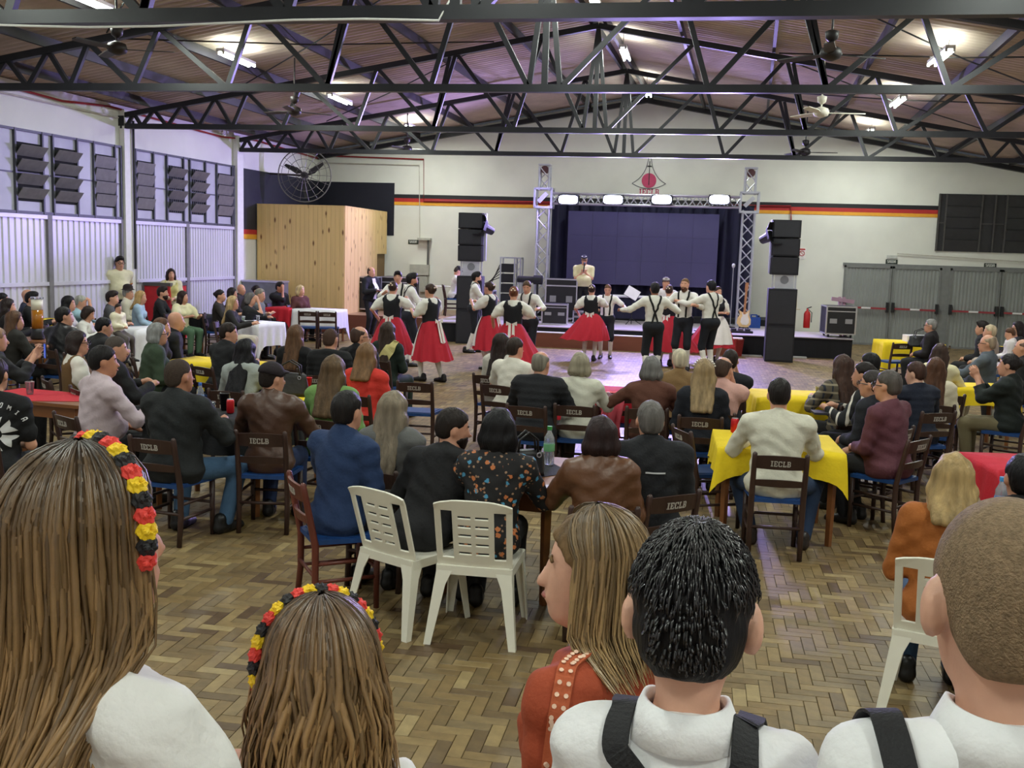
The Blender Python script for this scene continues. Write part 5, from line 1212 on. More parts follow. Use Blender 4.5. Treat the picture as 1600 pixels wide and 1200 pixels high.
# --- right edge
P('woman in mustard sweater with blond bob| on a white plastic chair', 1492, 712, 6, 'shoulder', (162, 136, 92), ('long', (156, 88, 30)), JEANS, ('lap', 'table'), (8, 4), 8, .99, fem=True, chair='p', cyaw=16, bw=1.2, hl=.24, vox=.012)
P('person with black hair| cut off by the right edge', 1602, 712, -4, 'short', (18, 17, 20), ('jacket', (26, 26, 30)), BLK, ('table', 'table'), (0, 4), 8, 1.0)
P('child in navy puffer jacket| beside the girls with long hair', 1432, 566, -26, 'short', (66, 44, 36), ('puffer', (26, 36, 62)), BLK, ('table', 'table'), (-30, 8), 14, .96, sk=3)
o = P('girl in cream blouse with pearl clip| seen from behind', 1463, 560, 8, 'half', (84, 56, 40), ('long', (214, 204, 178)), BLK, ('lap', 'lap'), (0, 0), 4, .95, fem=True)
for k in range(7): MB().lathe([(.001, -.01), (.009, -.005), (.012, 0), (.009, .005), (.001, .01)], tuple(o['HP'](-.075 + .012 * k, -.02 - .01 * k, .09 - .012 * (k - 3) * (k - 3) / 4)), 8).build('pearl', plain((235, 228, 218), .3), o['root'], smooth=True)
P('girl with long dark hair in pale yellow top| behind the girl with the pearl clip', 1470, 538, 14, 'half', (58, 42, 34), ('long', (218, 208, 168)), BLK, ('table', 'table'), (4, 6), 8, .96, fem=True)
P('bald man in grey shirt and glasses| leaning back in a white plastic chair', 1546, 523, -62, 'ring', (150, 132, 112), ('shirt', (84, 92, 100)), BLK, ('table', 'lap'), (-10, 0), -4, 1.02, chair='p', bw=1.3, belly=.05, glasses=True, face=True)
o = P('woman in dark green jacket| clapping at the right edge', 1580, 554, -60, 'bun', (36, 30, 30), ('coat', (30, 42, 38)), (110, 100, 72), ('clap', 'clap'), (-6, 0), 4, .99, fem=True, fine=True, face=True)
P('bald man with dark coat| at the right edge beyond the clapping woman', 1600, 530, -70, 'ring', (90, 70, 60), ('coat', (28, 28, 32)), BLK, ('lap', 'lap'), (0, 4), 4, 1.0)
P('older woman with grey hair and glasses in black coat| in front of the exit doors', 1456, 499, -66, 'short', (132, 130, 126), ('coat', (36, 28, 30)), BLK, ('lap', 'lap'), (-14, 0), 4, .97, fem=True, glasses=True, under=(200, 190, 180), face=True)
P('dark haired man in black jacket| before the exit doors', 1537, 502, -70, 'quiff', (34, 28, 26), ('jacket', (24, 24, 28)), BLK, ('lap', 'lap'), (0, 0), 4, 1.0, face=True)
P('woman with pale blond hair and scarf| beside the dark haired man', 1549, 508, -72, 'short', (190, 172, 142), ('coat', (180, 164, 150)), BLK, ('lap', 'lap'), (-6, 0), 4, .96, fem=True, face=True)
P('woman with long dark hair and glasses| at the far table by the right edge', 1592, 503, -84, 'long', (34, 26, 26), ('long', (26, 24, 28)), BLK, ('table', 'table'), (-14, 0), 4, .98, fem=True, glasses=True, face=True)
P('toddler in a white top| held beside the woman in glasses', 1577, 513, -80, 'short', (90, 60, 42), ('long', (214, 206, 206)), (200, 190, 190), ('lap', 'lap'), (0, 20), 4, .62, base=.42, face=True, chair=None)
# --- near left
P('man in pale pink shirt with black hair| sitting at the left tables', 160, 541, 36, 'short', (26, 22, 22), ('shirt', (196, 178, 184)), (26, 26, 32), ('lap', 'table'), (24, 4), 6, 1.06, bw=1.3, belly=.05, cyaw=30, sk=1)
P('man in dark jacket and jeans with cropped hair| on a lettered chair', 277, 562, 8, 'buzz', (70, 58, 50), ('jacket', (38, 42, 44)), (62, 92, 122), ('table', 'table'), (20, 0), 6, 1.06, bw=1.25, sk=1, feet=((-.12, .25), (.24, .30)))
P('man in maroon cap and brown leather jacket| on a lettered chair', 424, 568, -6, 'buzz', (40, 32, 28), ('leather', (78, 52, 38)), (30, 46, 84), ('table', 'table'), (40, 4), 6, 1.0, hat=('beanie', (42, 26, 34)), bw=1.05, cyaw=-8)
P('woman with long black hair in grey hoodie| across the black table', 384, 531, 6, 'half', (18, 16, 20), ('hoodie', (158, 164, 160)), BLK, ('table', 'table'), (10, 4), 12, .98, fem=True, hl=.36)
P('woman in green blouse with long brown hair| beside the man in leather', 521, 557, 6, 'wavy', (92, 72, 50), ('long', (108, 144, 78)), BLK, ('table', 'lap'), (0, 0), 8, 1.0, fem=True, bw=1.15)
P('woman in red top with light brown hair| resting her head on her hand', 573, 537, 8, 'shoulder', (120, 90, 62), ('short', (206, 52, 40)), BLK, ('face', 'lap'), (0, 0), 6, .98, fem=True, bw=1.15)
o = P('woman in dark green dress with pale yellow sash| sitting with long hair down her back', 606, 504, 12, 'half', (60, 46, 38), ('long', (30, 54, 40)), (30, 54, 40), ('lap', 'lap'), (6, 0), 4, .97, fem=True, hl=.36)
strap(o, 'sash', [o['neck'] + V3(.13, .0, .1), o['neck'] + V3(.1, -.14, -.08), o['pel'] + V3(-.02, -.3, .2), o['pel'] + V3(-.13, -.3, .03)], .14, fabric((214, 202, 136)), off=.012)
P('balding man with glasses in black suit| sitting with his back turned', 561, 510, 20, 'ring', (70, 52, 44), ('jacket', (22, 22, 26)), BLK, ('lap', 'lap'), (36, 0), 6, 1.02, bw=1.1, glasses=True)
P('man with cropped brown hair in black quilted jacket| beside the man in black suit', 516, 514, 2, 'buzz', (82, 62, 52), ('puffer', (24, 25, 30)), BLK, ('lap', 'lap'), (10, 0), 6, 1.0)
P('woman with long auburn hair in black top| sitting with her back turned', 462, 509, 6, 'long', (96, 68, 46), ('long', (20, 20, 24)), BLK, ('lap', 'lap'), (20, 0), 6, .98, fem=True)
P('man with dark hair in black jacket| at the yellow table on the left', 357, 505, 26, 'short', DB, ('jacket', (34, 36, 40)), BLK, ('table', 'table'), (50, 6), 12, 1.0)
P('woman in brown vest and white puffed sleeves| with shoulder length dark hair', 119, 518, 44, 'shoulder', (44, 34, 32), ('puff', (226, 222, 210)), BLK, ('lap', 'lap'), (30, 0), 4, .98, fem=True, vest=(108, 80, 46), glasses=True, hl=.2)
P('man with cropped grey hair in black| between the brown vest and the pink shirt', 181, 526, 40, 'buzz', (86, 78, 72), ('jacket', (26, 26, 30)), BLK, ('table', 'table'), (24, 6), 12, 1.0)
P('boy with black hair in dark jacket| bending over a table', 163, 497, 30, 'short', BK, ('jacket', (40, 40, 44)), (30, 50, 96), ('table', 'table'), (30, 10), 18, .96)
P('man in black leather jacket with dark hair| turned away on the left', 98, 480, 10, 'short', (30, 26, 26), ('leather', (36, 38, 42)), BLK, ('table', 'table'), (40, 0), 8, 1.04, bw=1.1)
P('woman with brown hair in olive coat| near the left edge', 21, 487, 30, 'long', (84, 58, 40), ('coat', (46, 44, 38)), BLK, ('table', 'table'), (34, 0), 10, .98, fem=True)
o = P('person in grey jacket| filming with a phone at the left edge', -8, 512, 42, 'short', (150, 120, 96), ('jacket', (54, 54, 56)), BLK, ('phone', 'phone'), (0, 4), 4, 1.0, fine=True, face=True)
PHONE = o
o = P('person in black t-shirt with white wheel print| cut off by the left edge', -10, 560, -6, 'short', DB, ('short', (24, 24, 28)), NVY, ('table', 'lap'), (0, 0), 6, 1.04, bw=1.25, vox=.012)
ECON = o
P('woman with grey bob and glasses in green jacket| on the left', 244, 506, 52, 'bob', (134, 134, 132), ('coat', (54, 70, 50)), BLK, ('lap', 'lap'), (14, 0), 8, .99, fem=True, glasses=True, hl=.12, bw=1.15)
P('woman with short brown hair| behind the woman in green jacket', 251, 497, 58, 'short', (96, 66, 48), ('jacket', (40, 38, 40)), BLK, ('lap', 'lap'), (14, 0), 8, .98, fem=True)
P('bald man in black shirt| facing the dancers on the left', 273, 487, 60, None, GR, ('shirt', (30, 32, 40)), JEANS, ('lap', 'lap'), (10, 0), 4, 1.03, bw=1.1, face=True, sk=0)
P('man in dark grey sweater| holding a toddler on his lap', 174, 455, 66, 'quiff', DB, ('long', (72, 72, 74)), JEANS, ('hold', 'hold'), (10, 0), 4, 1.02, face=True)
TOD = PEOPLE[-1]
P('toddler in cream top| on the lap of the man in dark grey', 185, 475, 100, 'short', (52, 40, 34), ('long', (226, 220, 190)), (90, 84, 80), ('lap', 'lap'), (10, 10), 4, .55, base=.30, face=True, chair=None)
P('woman with wavy blond hair in light blue sweater| next to a white table', 219, 455, 70, 'shoulder', (176, 144, 96), ('long', (158, 184, 204)), (220, 214, 200), ('lap', 'knee'), (14, 0), 8, .97, fem=True, face=True)
P('man in brown felt hat and cream shirt| by the wall', 199, 449, 70, 'short', GR, ('shirt', (206, 200, 180)), BLK, ('lap', 'lap'), (10, 0), 4, .99, hat=('fedora', (58, 42, 38)), face=True)
o = P('standing man in cream shirt with striped cuffs and glasses| by the white column', 185, 397, 120, 'quiff', (28, 24, 24), ('short', (216, 210, 176)), NVY, ('back', 'back'), (10, 4), 2, 1.1, pose='stand', pos=(aty(185, 400, 19.1).x, 19.1), bw=1.3, belly=.07, glasses=True, face=True)
for i in (0, 1):
    a, b = o['sh'][i], o['el'][i]; q = a + (b - a) * .76
    for k, c in enumerate(((32, 28, 30), (186, 40, 40), (222, 170, 50))):
        m = MB(); d = Vector(b - a).normalized(); m.tube([Vector(q) - d * (.01 + .016 * k), Vector(q) + d * (.006 - .016 * k)], .066, 14, caps=False); m.build('cuff_stripe', fabric(c), o['root'])
P('standing girl with long dark hair in cream and yellow vest| by the corrugated wall', 267, 420, 150, 'half', (44, 30, 26), ('long', (224, 216, 186)), BLK, ('lap', 'lap'), (-10, 0), 2, .94, pose='stand', fem=True, face=True, vest=(206, 196, 130), hl=.3)
P('man in black sweater with short beard| in front of the standing girl', 253, 448, 72, 'quiff', (40, 30, 28), ('long', (28, 30, 36)), BLK, ('table', 'table'), (10, 0), 10, 1.03, face=True, beard=(58, 42, 36))
P('seated girl in pale yellow and green dress| beside the standing girl', 285, 455, 112, 'half', (48, 32, 28), ('puff', (216, 210, 170)), (80, 110, 84), ('table', 'table'), (-20, 0), 6, .96, fem=True, face=True)
P('woman with black hair in black and white blouse| on the left', 106, 463, 66, 'shoulder', (22, 20, 22), ('long', (190, 186, 180)), BLK, ('table', 'table'), (14, 0), 10, .99, fem=True, face=True)
P('man with dark hair and glasses in black| near the left edge', 49, 456, 62, 'quiff', (28, 24, 24), ('long', (24, 24, 28)), BLK, ('table', 'table'), (14, 4), 10, 1.02, glasses=True, face=True)
P('bald man in navy shirt| behind the man with glasses', 42, 452, 56, None, GR, ('long', (40, 46, 66)), BLK, ('lap', 'lap'), (0, 0), 6, 1.02)
P('woman with dark hair| second from the left edge', 11, 467, 52, 'shoulder', (40, 30, 28), ('long', (30, 28, 30)), BLK, ('table', 'table'), (14, 0), 8, .98, fem=True)
P('dark haired person| behind the woman second from the left edge', 2, 458, 52, 'short', BK, ('jacket', (34, 34, 38)), BLK, ('lap', 'lap'), (10, 0), 6, 1.0)
P('child with dark bob in white top| resting on the table', 140, 480, 74, 'bob', (44, 32, 28), ('long', (214, 212, 206)), JEANS, ('table', 'table'), (10, 20), 20, .88, fem=True, hl=.14, face=True)
P('older person with grey hair in light blue| behind the child with dark bob', 127, 462, 70, 'short', (160, 160, 150), ('long', (150, 182, 192)), BLK, ('table', 'face'), (0, 14), 16, .96)
# --- white clothed tables far left
P('woman with dark hair tied back in dark top| at the white table', 343, 453, 72, 'bun', (34, 26, 26), ('long', (58, 50, 48)), BLK, ('table', 'table'), (10, 0), 6, .99, fem=True, face=True)
P('woman with straight blond hair in black| at the white table', 363, 463, 74, 'long', (172, 146, 104), ('long', (34, 30, 30)), (200, 190, 170), ('table', 'table'), (14, 0), 4, .97, fem=True, face=True)
P('woman with grey hair in black| leaning her cheek on her hand at the white table', 391, 458, 76, 'bob', (92, 88, 86), ('long', (30, 30, 32)), BLK, ('table', 'face'), (14, 4), 8, .97, fem=True, hl=.14, face=True)
P('woman with dark bob| behind the blond woman at the white table', 362, 450, 70, 'bob', (36, 28, 28), ('long', (46, 42, 44)), BLK, ('lap', 'lap'), (6, 0), 4, .97, fem=True, hl=.15)
P('smiling bald man in dark shirt| behind the white table', 376, 444, 84, None, GR, ('shirt', (62, 54, 54)), BLK, ('lap', 'lap'), (14, 0), 4, 1.0, face=True)
P('man with grey hair in grey sweater| with folded arms', 406, 451, 80, 'short', (128, 122, 112), ('long', (112, 116, 118)), (70, 74, 80), ('cross', 'cross'), (14, 4), 2, 1.04, bw=1.1, face=True)
P('woman with tied dark hair| half hidden behind the man in grey sweater', 400, 446, 96, 'bun', (34, 26, 26), ('long', (60, 56, 58)), BLK, ('lap', 'lap'), (0, 0), 4, .97, fem=True, face=True)
P('man in black jacket| with his hand on his mouth beside the red table', 437, 441, 120, 'quiff', (30, 24, 24), ('jacket', (28, 28, 32)), BLK, ('lap', 'face'), (-20, 6), 6, 1.03, sk=1, face=True)
P('woman with pale blond hair in maroon sweater| beside the red table', 469, 446, 128, 'shoulder', (196, 172, 128), ('long', (84, 44, 42)), BLK, ('lap', 'lap'), (-20, 0), 4, .98, fem=True, face=True, hl=.2)

# ================================================================== stage people
o = P('man in black suit with open white shirt| standing with papers before the stage', 580, 417, 118, 'ring', (70, 56, 48), ('jacket', (30, 32, 40)), (24, 26, 34), ('hold', 'hold'), (-6, 4), 2, 1.02, pose='stand', face=True, shoe=(70, 46, 34))
strap(o, 'shirt_front', [o['neck'] + V3(0, .2, .03), o['pel'] + o['u'] * .2 + V3(0, .3, 0), o['pel'] + V3(0, .3, -.02)], .1, fabric((224, 222, 220)), off=.003)
MB().box(tuple(o['wr'][0] * .5 + o['wr'][1] * .5 + V3(0, .09, .02)), (.26, .18, .012)).build('clipboard', plain((60, 70, 110)), o['root'])
o = P('singer in cream t-shirt and decorated cap| holding a microphone on the stage', 913, 404, 172, 'short', (180, 178, 172), ('short', (214, 206, 160)), (24, 24, 30), ('mic', 'mic'), (8, 4), 0, 1.0, pose='stand', bw=1.35, belly=.07, base=ZS, glasses=True, face=True, hat=('cap', (26, 26, 30)), pos=(aty(913, 404, 26.2).x, 26.2))
q = o['wr'][1]; MB().tube([q + V3(-.02, .05, .02), q + V3(-.04, .02, .2)], [.014, .018], 8).build('microphone', BLACKM, o['root'])
MB().lathe([(.012, 0), (.03, .02), (.03, .05), (.01, .07)], tuple(q + V3(-.04, .02, .19)), 10).build('microphone_head', plain((60, 60, 64), .4), o['root'])
P('keyboard player in white shirt and dark cap| sitting behind the bass speaker', 716, 418, 70, 'short', (60, 52, 48), ('long', (212, 210, 206)), BLK, ('table', 'table'), (0, 34), 10, 1.02, base=ZS, hat=('cap', (26, 24, 28)), chair=None, pos=(aty(716, 430, 26.4).x - .12, 26.35), zt=None)
o = PEOPLE[-1]; wood_chair(o['pos'][0], o['pos'][1], 70, 'dark wooden chair of the keyboard player on the stage', True, False, ZS)

# ================================================================== dancers
RED, WSH, NB = (176, 22, 44), (226, 224, 214), (30, 34, 48)
def dman(desc, px, py, yaw, **k):
    k.setdefault('top', ('rolled', WSH)); k.setdefault('s', 1.03)
    o = P(desc, px, py, yaw, k.pop('hair', 'quiff'), k.pop('hc', (28, 24, 24)), k.pop('top'), NB, k.pop('arms', ('hold', 'hold')), k.pop('head', (0, 0)), k.pop('lean', 2), k.pop('s'), pose='stand', breeches=True, socks=(226, 222, 212), **k)
    suspenders(o); return o
def dwoman(desc, px, py, yaw, sk_=None, **k):
    o = P(desc, px, py, yaw, k.pop('hair', 'bun'), k.pop('hc', (58, 40, 32)), ('puff', WSH), None, k.pop('arms', ('hold', 'hold')), k.pop('head', (0, 0)), k.pop('lean', 2), k.pop('s', .96), pose='stand', fem=True, vest=(24, 26, 36), socks=(226, 222, 214), skirt=sk_ or {}, **k)
    for a, b in ((-.4, .0), (.0, .03), (.4, .0)): MB().lathe([(.001, -.014), (.014, -.006), (.017, 0), (.014, .006), (.001, .014)], tuple(o['HP'](.07 * a, -.135, .055 + b)), 8).build('hair_flower', plain((236, 214, 186), .5), o['root'], smooth=True)
    return o
dman('dancing man with dark hair| facing us behind the couple on the left', 622, 424, 170, arms=((-.16, .36, .2), (.2, .42, .36)), face=True)
dwoman('dancing woman in black bodice with her back turned| beside the suited man', 614, 440, 4, dict(length=.66, flare=.40), arms=((-.34, .12, .12), (.2, .3, .42)))
dman('dancing man in white shirt and suspenders| facing right on the left side', 643, 427, 66, arms=((-.1, .42, .30), (.18, .38, .22)), face=True, beard=(40, 30, 28), sk=1)
dwoman('dancing woman in long red skirt| facing left beside the dark suspenders', 673, 444, -64, dict(length=.68, flare=.36, sway=(0, -.04)), arms=((-.12, .34, .28), (.2, .34, .2)), face=True, feet=((-.09, .12), (.09, -.18)))
dman('bearded dancing man with black hair| facing right near the left bass speaker', 744, 425, 78, hc=(22, 20, 22), arms=((-.1, .36, .26), (.1, .4, .2)), beard=(30, 24, 24), face=True, feet=((-.1, .12), (.1, -.12)))
dwoman('dancing woman with dark bun| smiling at the bearded man near the left bass speaker', 765, 441, -70, dict(length=.66, flare=.40, sway=(0, -.08)), arms=((-.14, .34, .36), (.14, .34, .34)), face=True)
dwoman('dancing woman in black bodice| with her back turned before the amplifier rack', 803, 448, -4, dict(length=.68, flare=.42, sway=(.12, 0)), hc=(110, 64, 40), arms=((-.36, .18, .1), (.24, .3, .34)))
dman('dancing man with light brown hair| looking down with arms stretched out', 829, 443, -160, pos=(aty(829, 450, 19.0).x, 19.0), lean=12, s=.99, hc=(88, 68, 50), hair='short', arms=((-.42, .44, .26), (.1, .32, .2)), head=(-20, 20), face=True)
dwoman('dancing girl with dark bun| in the middle of the floor, back turned', 925, 445, 2, dict(length=.58, flare=.50, sway=(-.12, 0)), s=.93, arms=((-.3, .18, .1), (.2, .36, .42)))
dman('dancing boy with cropped hair| facing us in the middle of the floor', 950, 445, 178, hair='buzz', hc=(110, 82, 62), s=.93, top=('short', WSH), arms=((-.44, .36, .26), (.2, .36, .2)), head=(0, 22), face=True, shoe=(20, 20, 22))
dman('dancing man with dark skin and crossed suspenders| back turned in the middle', 1024, 441, -12, hair='short', hc=(26, 24, 28), top=('long', WSH), arms=((-.52, .26, .26), (.40, .30, .34)), sk=2)
dwoman('dancing woman with brown bun| behind the man with crossed suspenders', 1046, 446, 12, dict(length=.72, flare=.52, sway=(.14, 0)), arms=((-.2, .3, .3), (.5, .2, .42)))
dman('bearded dancing man with shaved sides| facing us on the right', 1071, 435, -165, hair='buzz', hc=(120, 92, 66), beard=(84, 56, 38), arms=((-.3, .4, .3), (.2, .4, .3)), face=True, s=1.06)
dman('dancing man with black hair| stretching his arms to the left, back turned', 1112, 438, -40, hair='short', hc=(24, 22, 28), top=('long', WSH), arms=((-.42, .42, .36), (-.10, .5, .30)), s=1.05, bw=1.1)
dwoman('dancing woman in red skirt| hidden behind the man stretching his arms', 1122, 448, 150, dict(length=.68, flare=.50, sway=(.1, 0)), s=.95)
P('musician in pale cap| sitting on the stage behind the dancers', 1041, 434, 176, 'short', DB, ('long', (210, 206, 206)), BLK, ('hold', 'hold'), (0, 0), 2, 1.0, base=ZS, chair=None, hat=('cap', (120, 110, 110)), face=True)
o = PEOPLE[-1]; wood_chair(o['pos'][0], o['pos'][1], 176, 'dark wooden chair of the musician in pale cap on the stage', True, False, ZS)
# ================================================================== tables and what stands on them
TW = mat('table_wood', (126, 78, 42), .38, var=.25, scale=6, stretch=(.2, 1, 1))
def table(x, y, yaw, label, w=.85, d=.85, h=.74, folding=False):
    r = thing('table', (x, y, 0), -radians(yaw), label, 'table', 'hall tables')
    MB().span((-w / 2, -d / 2, h - .03), (w / 2, d / 2, h)).build('table_top', TW, r)
    for a, b in (((-1, -1), (1, -1)), ((-1, 1), (1, 1)), ((-1, -1), (-1, 1)), ((1, -1), (1, 1))): MB().bar((a[0] * (w / 2 - .07), a[1] * (d / 2 - .07), h - .09), (b[0] * (w / 2 - .07), b[1] * (d / 2 - .07), h - .09), .022, .11).build('apron', TW, r)
    for sx in (-1, 1):
        for sy in (-1, 1): MB().tube([(sx * (w / 2 - .07), sy * (d / 2 - .07), 0), (sx * (w / 2 - .07), sy * (d / 2 - .07), h - .03)], [.026, .036], 4).build('leg', TW, r)
    return r
def cloth(x, y, yaw, c, label, w=.85, d=.85, h=.74, drop=.22, diamond=0.):
    v = []; f = []; n = 40; z0 = h + .004; K = 6
    # square sheet: flat top, then folds hanging; corners hang lowest
    W, D = w / 2 + .006, d / 2 + .006
    ring = []
    for sd, (p, q) in enumerate((((-1, -1), (1, -1)), ((1, -1), (1, 1)), ((1, 1), (-1, 1)), ((-1, 1), (-1, -1)))):
        for i in range(n // 4 * 2): t = i / (n // 4 * 2); ring.append((p[0] + (q[0] - p[0]) * t, p[1] + (q[1] - p[1]) * t))
    m = len(ring); v.append((0, 0, z0))
    for a, b in ring: v.append((a * W, b * D, z0))
    for k in range(1, K + 1):
        for i, (a, b) in enumerate(ring):
            cr = (min(abs(a), abs(b))) ** 6; t = k / K; dr = drop * (1 + .75 * cr); ln = sqrt(a * a + b * b); amp = .02 * t * (1 + sin(i * 1.1 + k * .15)) + .035 * cr * t
            v.append((a * W + a / ln * (amp + .004), b * D + b / ln * (amp + .004), z0 - dr * t))
    f = [(0, 1 + i, 1 + (i + 1) % m) for i in range(m)] + [(1 + (k - 1) * m + i, 1 + k * m + i, 1 + k * m + (i + 1) % m, 1 + (k - 1) * m + (i + 1) % m) for k in range(1, K + 1) for i in range(m)]
    return MB().add(v, f).build('tablecloth', fabric(c), loc=(x, y, 0), smooth=True, rz=-radians(yaw), label=label, cat='tablecloth', group='tablecloths')
def tcloth(px, py, yaw, c, cl, label, w=.85, d=.85, drop=.22):
    p = atz(px, py, .74); table(p.x, p.y, yaw, label, w, d)
    if c: cloth(p.x, p.y, yaw, c, cl, w, d, .74, drop)
    return p
YEL, REDC, BLC, WHC = (236, 204, 24), (190, 26, 44), (30, 31, 36), (226, 226, 228)
# near table with a dark cloth laid cornerwise
c0 = atz(868, 771, .74); T1 = Vector((c0.x, c0.y, 0)); ty = 5; R = rz3(-radians(ty)); cc = R @ V3(-.4, .55, 0); T1 = Vector((c0.x + cc[0], c0.y + cc[1], 0))
table(T1.x, T1.y, ty, 'wooden table with turned edges in front of the floral blouse', .8, 1.1)
m = MB(); m.poly([Vector((a * .38, b * .52, .7415)) for a, b in ((-.1, -.9), (.98, .1), (.1, .98), (-.98, .0))], (0, 0, .003)); m.build('tablecloth', fabric((40, 42, 50)), loc=(T1.x, T1.y, 0), rz=-radians(ty), label='dark square cloth laid cornerwise on the near wooden table', cat='tablecloth', group='tablecloths')
T2 = tcloth(938, 610, 0, REDC, 'red cloth on the table in front of the pale cardigan', 'table under the red cloth in front of the pale cardigan', 1.1, .75, .3)
T3 = tcloth(1212, 690, -2, YEL, 'yellow cloth on the table of the man in white sweater', 'table under the yellow cloth of the man in white sweater', .95, .85, .2)
T4 = tcloth(1240, 617, -6, YEL, 'yellow cloth on the table before the plaid shirt', 'table under the yellow cloth before the plaid shirt', .9, .8)
T5 = tcloth(352, 652, 0, BLC, 'black cloth on the table between cropped hair man and maroon cap', 'table under the black cloth by the maroon cap', 1.0, .8, .24)
T6 = tcloth(338, 566, 10, YEL, 'yellow cloth on the table behind the grey hoodie', 'table under the yellow cloth behind the grey hoodie', 1.2, .8, .3)
T7 = tcloth(470, 622, 8, YEL, 'yellow cloth on the table beside the green blouse', 'table under the yellow cloth beside the green blouse', .8, .7, .22)
c0 = atz(122, 634, .74); R = rz3(-radians(8)); cc = R @ V3(-.6, .31, 0); T8 = Vector((c0.x + cc[0], c0.y + cc[1], 0)); table(T8.x, T8.y, 8, 'wooden table at the left edge partly under a red cloth', 1.2, .62)
m = MB(); m.poly([Vector((a, b, .7415)) for a, b in ((-.58, -.29), (.1, -.3), (.5, -.1), (.46, .27), (-.58, .29))], (0, 0, .003)); m.build('tablecloth', fabric(REDC), loc=(T8.x, T8.y, 0), rz=-radians(8), label='red cloth slipped across the wooden table at the left edge', cat='tablecloth', group='tablecloths')
T9 = tcloth(398, 503, 20, WHC, 'white cloth on the table before the woman with blond hair', 'table under the white cloth before the blond woman', .85, .7, .42)
T10 = tcloth(500, 483, 2, WHC, 'white cloth on the far table with two empty chairs', 'table under the white cloth with two empty chairs', 1.05, .7, .42)
p = atz(440, 484, .75); cloth(T10.x - .9, T10.y + .1, 4, REDC, 'red cloth on the far table beside the white one', .6, .8, .745, .3); table(T10.x - .9, T10.y + .1, 4, 'table under the red cloth beside the white one', .6, .8)
T11 = tcloth(222, 513, 30, WHC, 'white cloth on the table beside the light blue sweater', 'table under the white cloth beside the light blue sweater', .8, .7, .5)
T12 = tcloth(1524, 603, -14, YEL, 'yellow cloth on the table before the clapping woman', 'table under the yellow cloth before the clapping woman', .8, .6, .2)
T13 = tcloth(1420, 534, -4, YEL, 'yellow cloth on the table in front of the exit doors', 'table under the yellow cloth in front of the exit doors', 1.1, .8, .45)
T14 = tcloth(1628, 724, -10, REDC, 'red cloth on the near table cut by the right edge', 'table under the red cloth cut by the right edge', .95, .7, .26)
T15 = tcloth(1600, 545, -8, YEL, 'yellow cloth on the far table by the right edge', 'table under the yellow cloth by the right edge, far', 1.1, .8, .3)
T16 = tcloth(82, 501, 10, YEL, 'yellow cloth on the table behind the leather jacket on the left', 'table under the yellow cloth behind the leather jacket', 1.0, .8, .2)
T17 = tcloth(314, 492, 14, BLC, 'black cloth on the table before the seated girl in green', 'table under the black cloth before the girl in green', .6, .6, .3)
# --- things on the tables
GLASS = mat('clear_plastic', (235, 240, 245), .08, var=.02, trans=.9, alpha=1.); BEER = mat('beer', (190, 120, 30), .15, var=.05, trans=.35); FOAM = plain((236, 230, 210), .7)
def bottle(x, y, label, cap=(60, 150, 70), lab=(110, 170, 120), z=.7455, s=1.):
    r = thing('water_bottle', (x, y, z), random.uniform(0, 3), label, 'bottle', 'water bottles')
    MB().lathe([(.028 * s, 0), (.033 * s, .008), (.033 * s, .13 * s), (.03 * s, .15 * s), (.031 * s, .165 * s), (.014 * s, .20 * s), (.013 * s, .215 * s)], n=16).build('body', mat('water_plastic', (206, 214, 228), .12, var=.03, trans=.75), r, smooth=True)
    MB().lathe([(.0338 * s, .085 * s), (.0342 * s, .087 * s), (.0342 * s, .128 * s), (.0338 * s, .13 * s)], n=16).build('label', plain(lab, .5), r, smooth=True)
    MB().lathe([(.015 * s, .213 * s), (.015 * s, .235 * s)], n=14).build('cap', plain(cap, .4), r)
def cup(x, y, label, fill=None, c=None, z=.7455, h=.11, rr=.036):
    r = thing('plastic_cup', (x, y, z), 0, label, 'cup', 'cups')
    MB().lathe([(rr * .72, 0), (rr, h), (rr * 1.05, h), (rr * 1.05, h - .006), (rr * .96, h - .004), (rr * .7, .006)], n=16).build('cup_wall', plain(c, .35) if c else GLASS, r, smooth=True)
    if fill: MB().lathe([(rr * .69, .005), (rr * (.72 + .28 * .6) - .002, h * .6)], n=16).build('drink', BEER if fill == 'beer' else plain(fill, .2), r)
def can(x, y, label, z=.7455, c=(190, 28, 36)):
    r = thing('drink_can', (x, y, z), 0, label, 'can', 'cans')
    MB().lathe([(.026, 0), (.033, .01), (.033, .105), (.027, .12)], n=16).build('can_body', mat('can_red', c, .3, metal=.3), r, smooth=True); MB().lathe([(.027, .118), (.027, .122)], n=16).build('rim', ALU, r)
def on(px, py, z=.7455): p = atz(px, py, z); return p.x, p.y
x, y = on(857, 726); bottle(x, y, 'clear water bottle with green cap on the near wooden table', s=1.15)
BAG = leather((24, 24, 27))
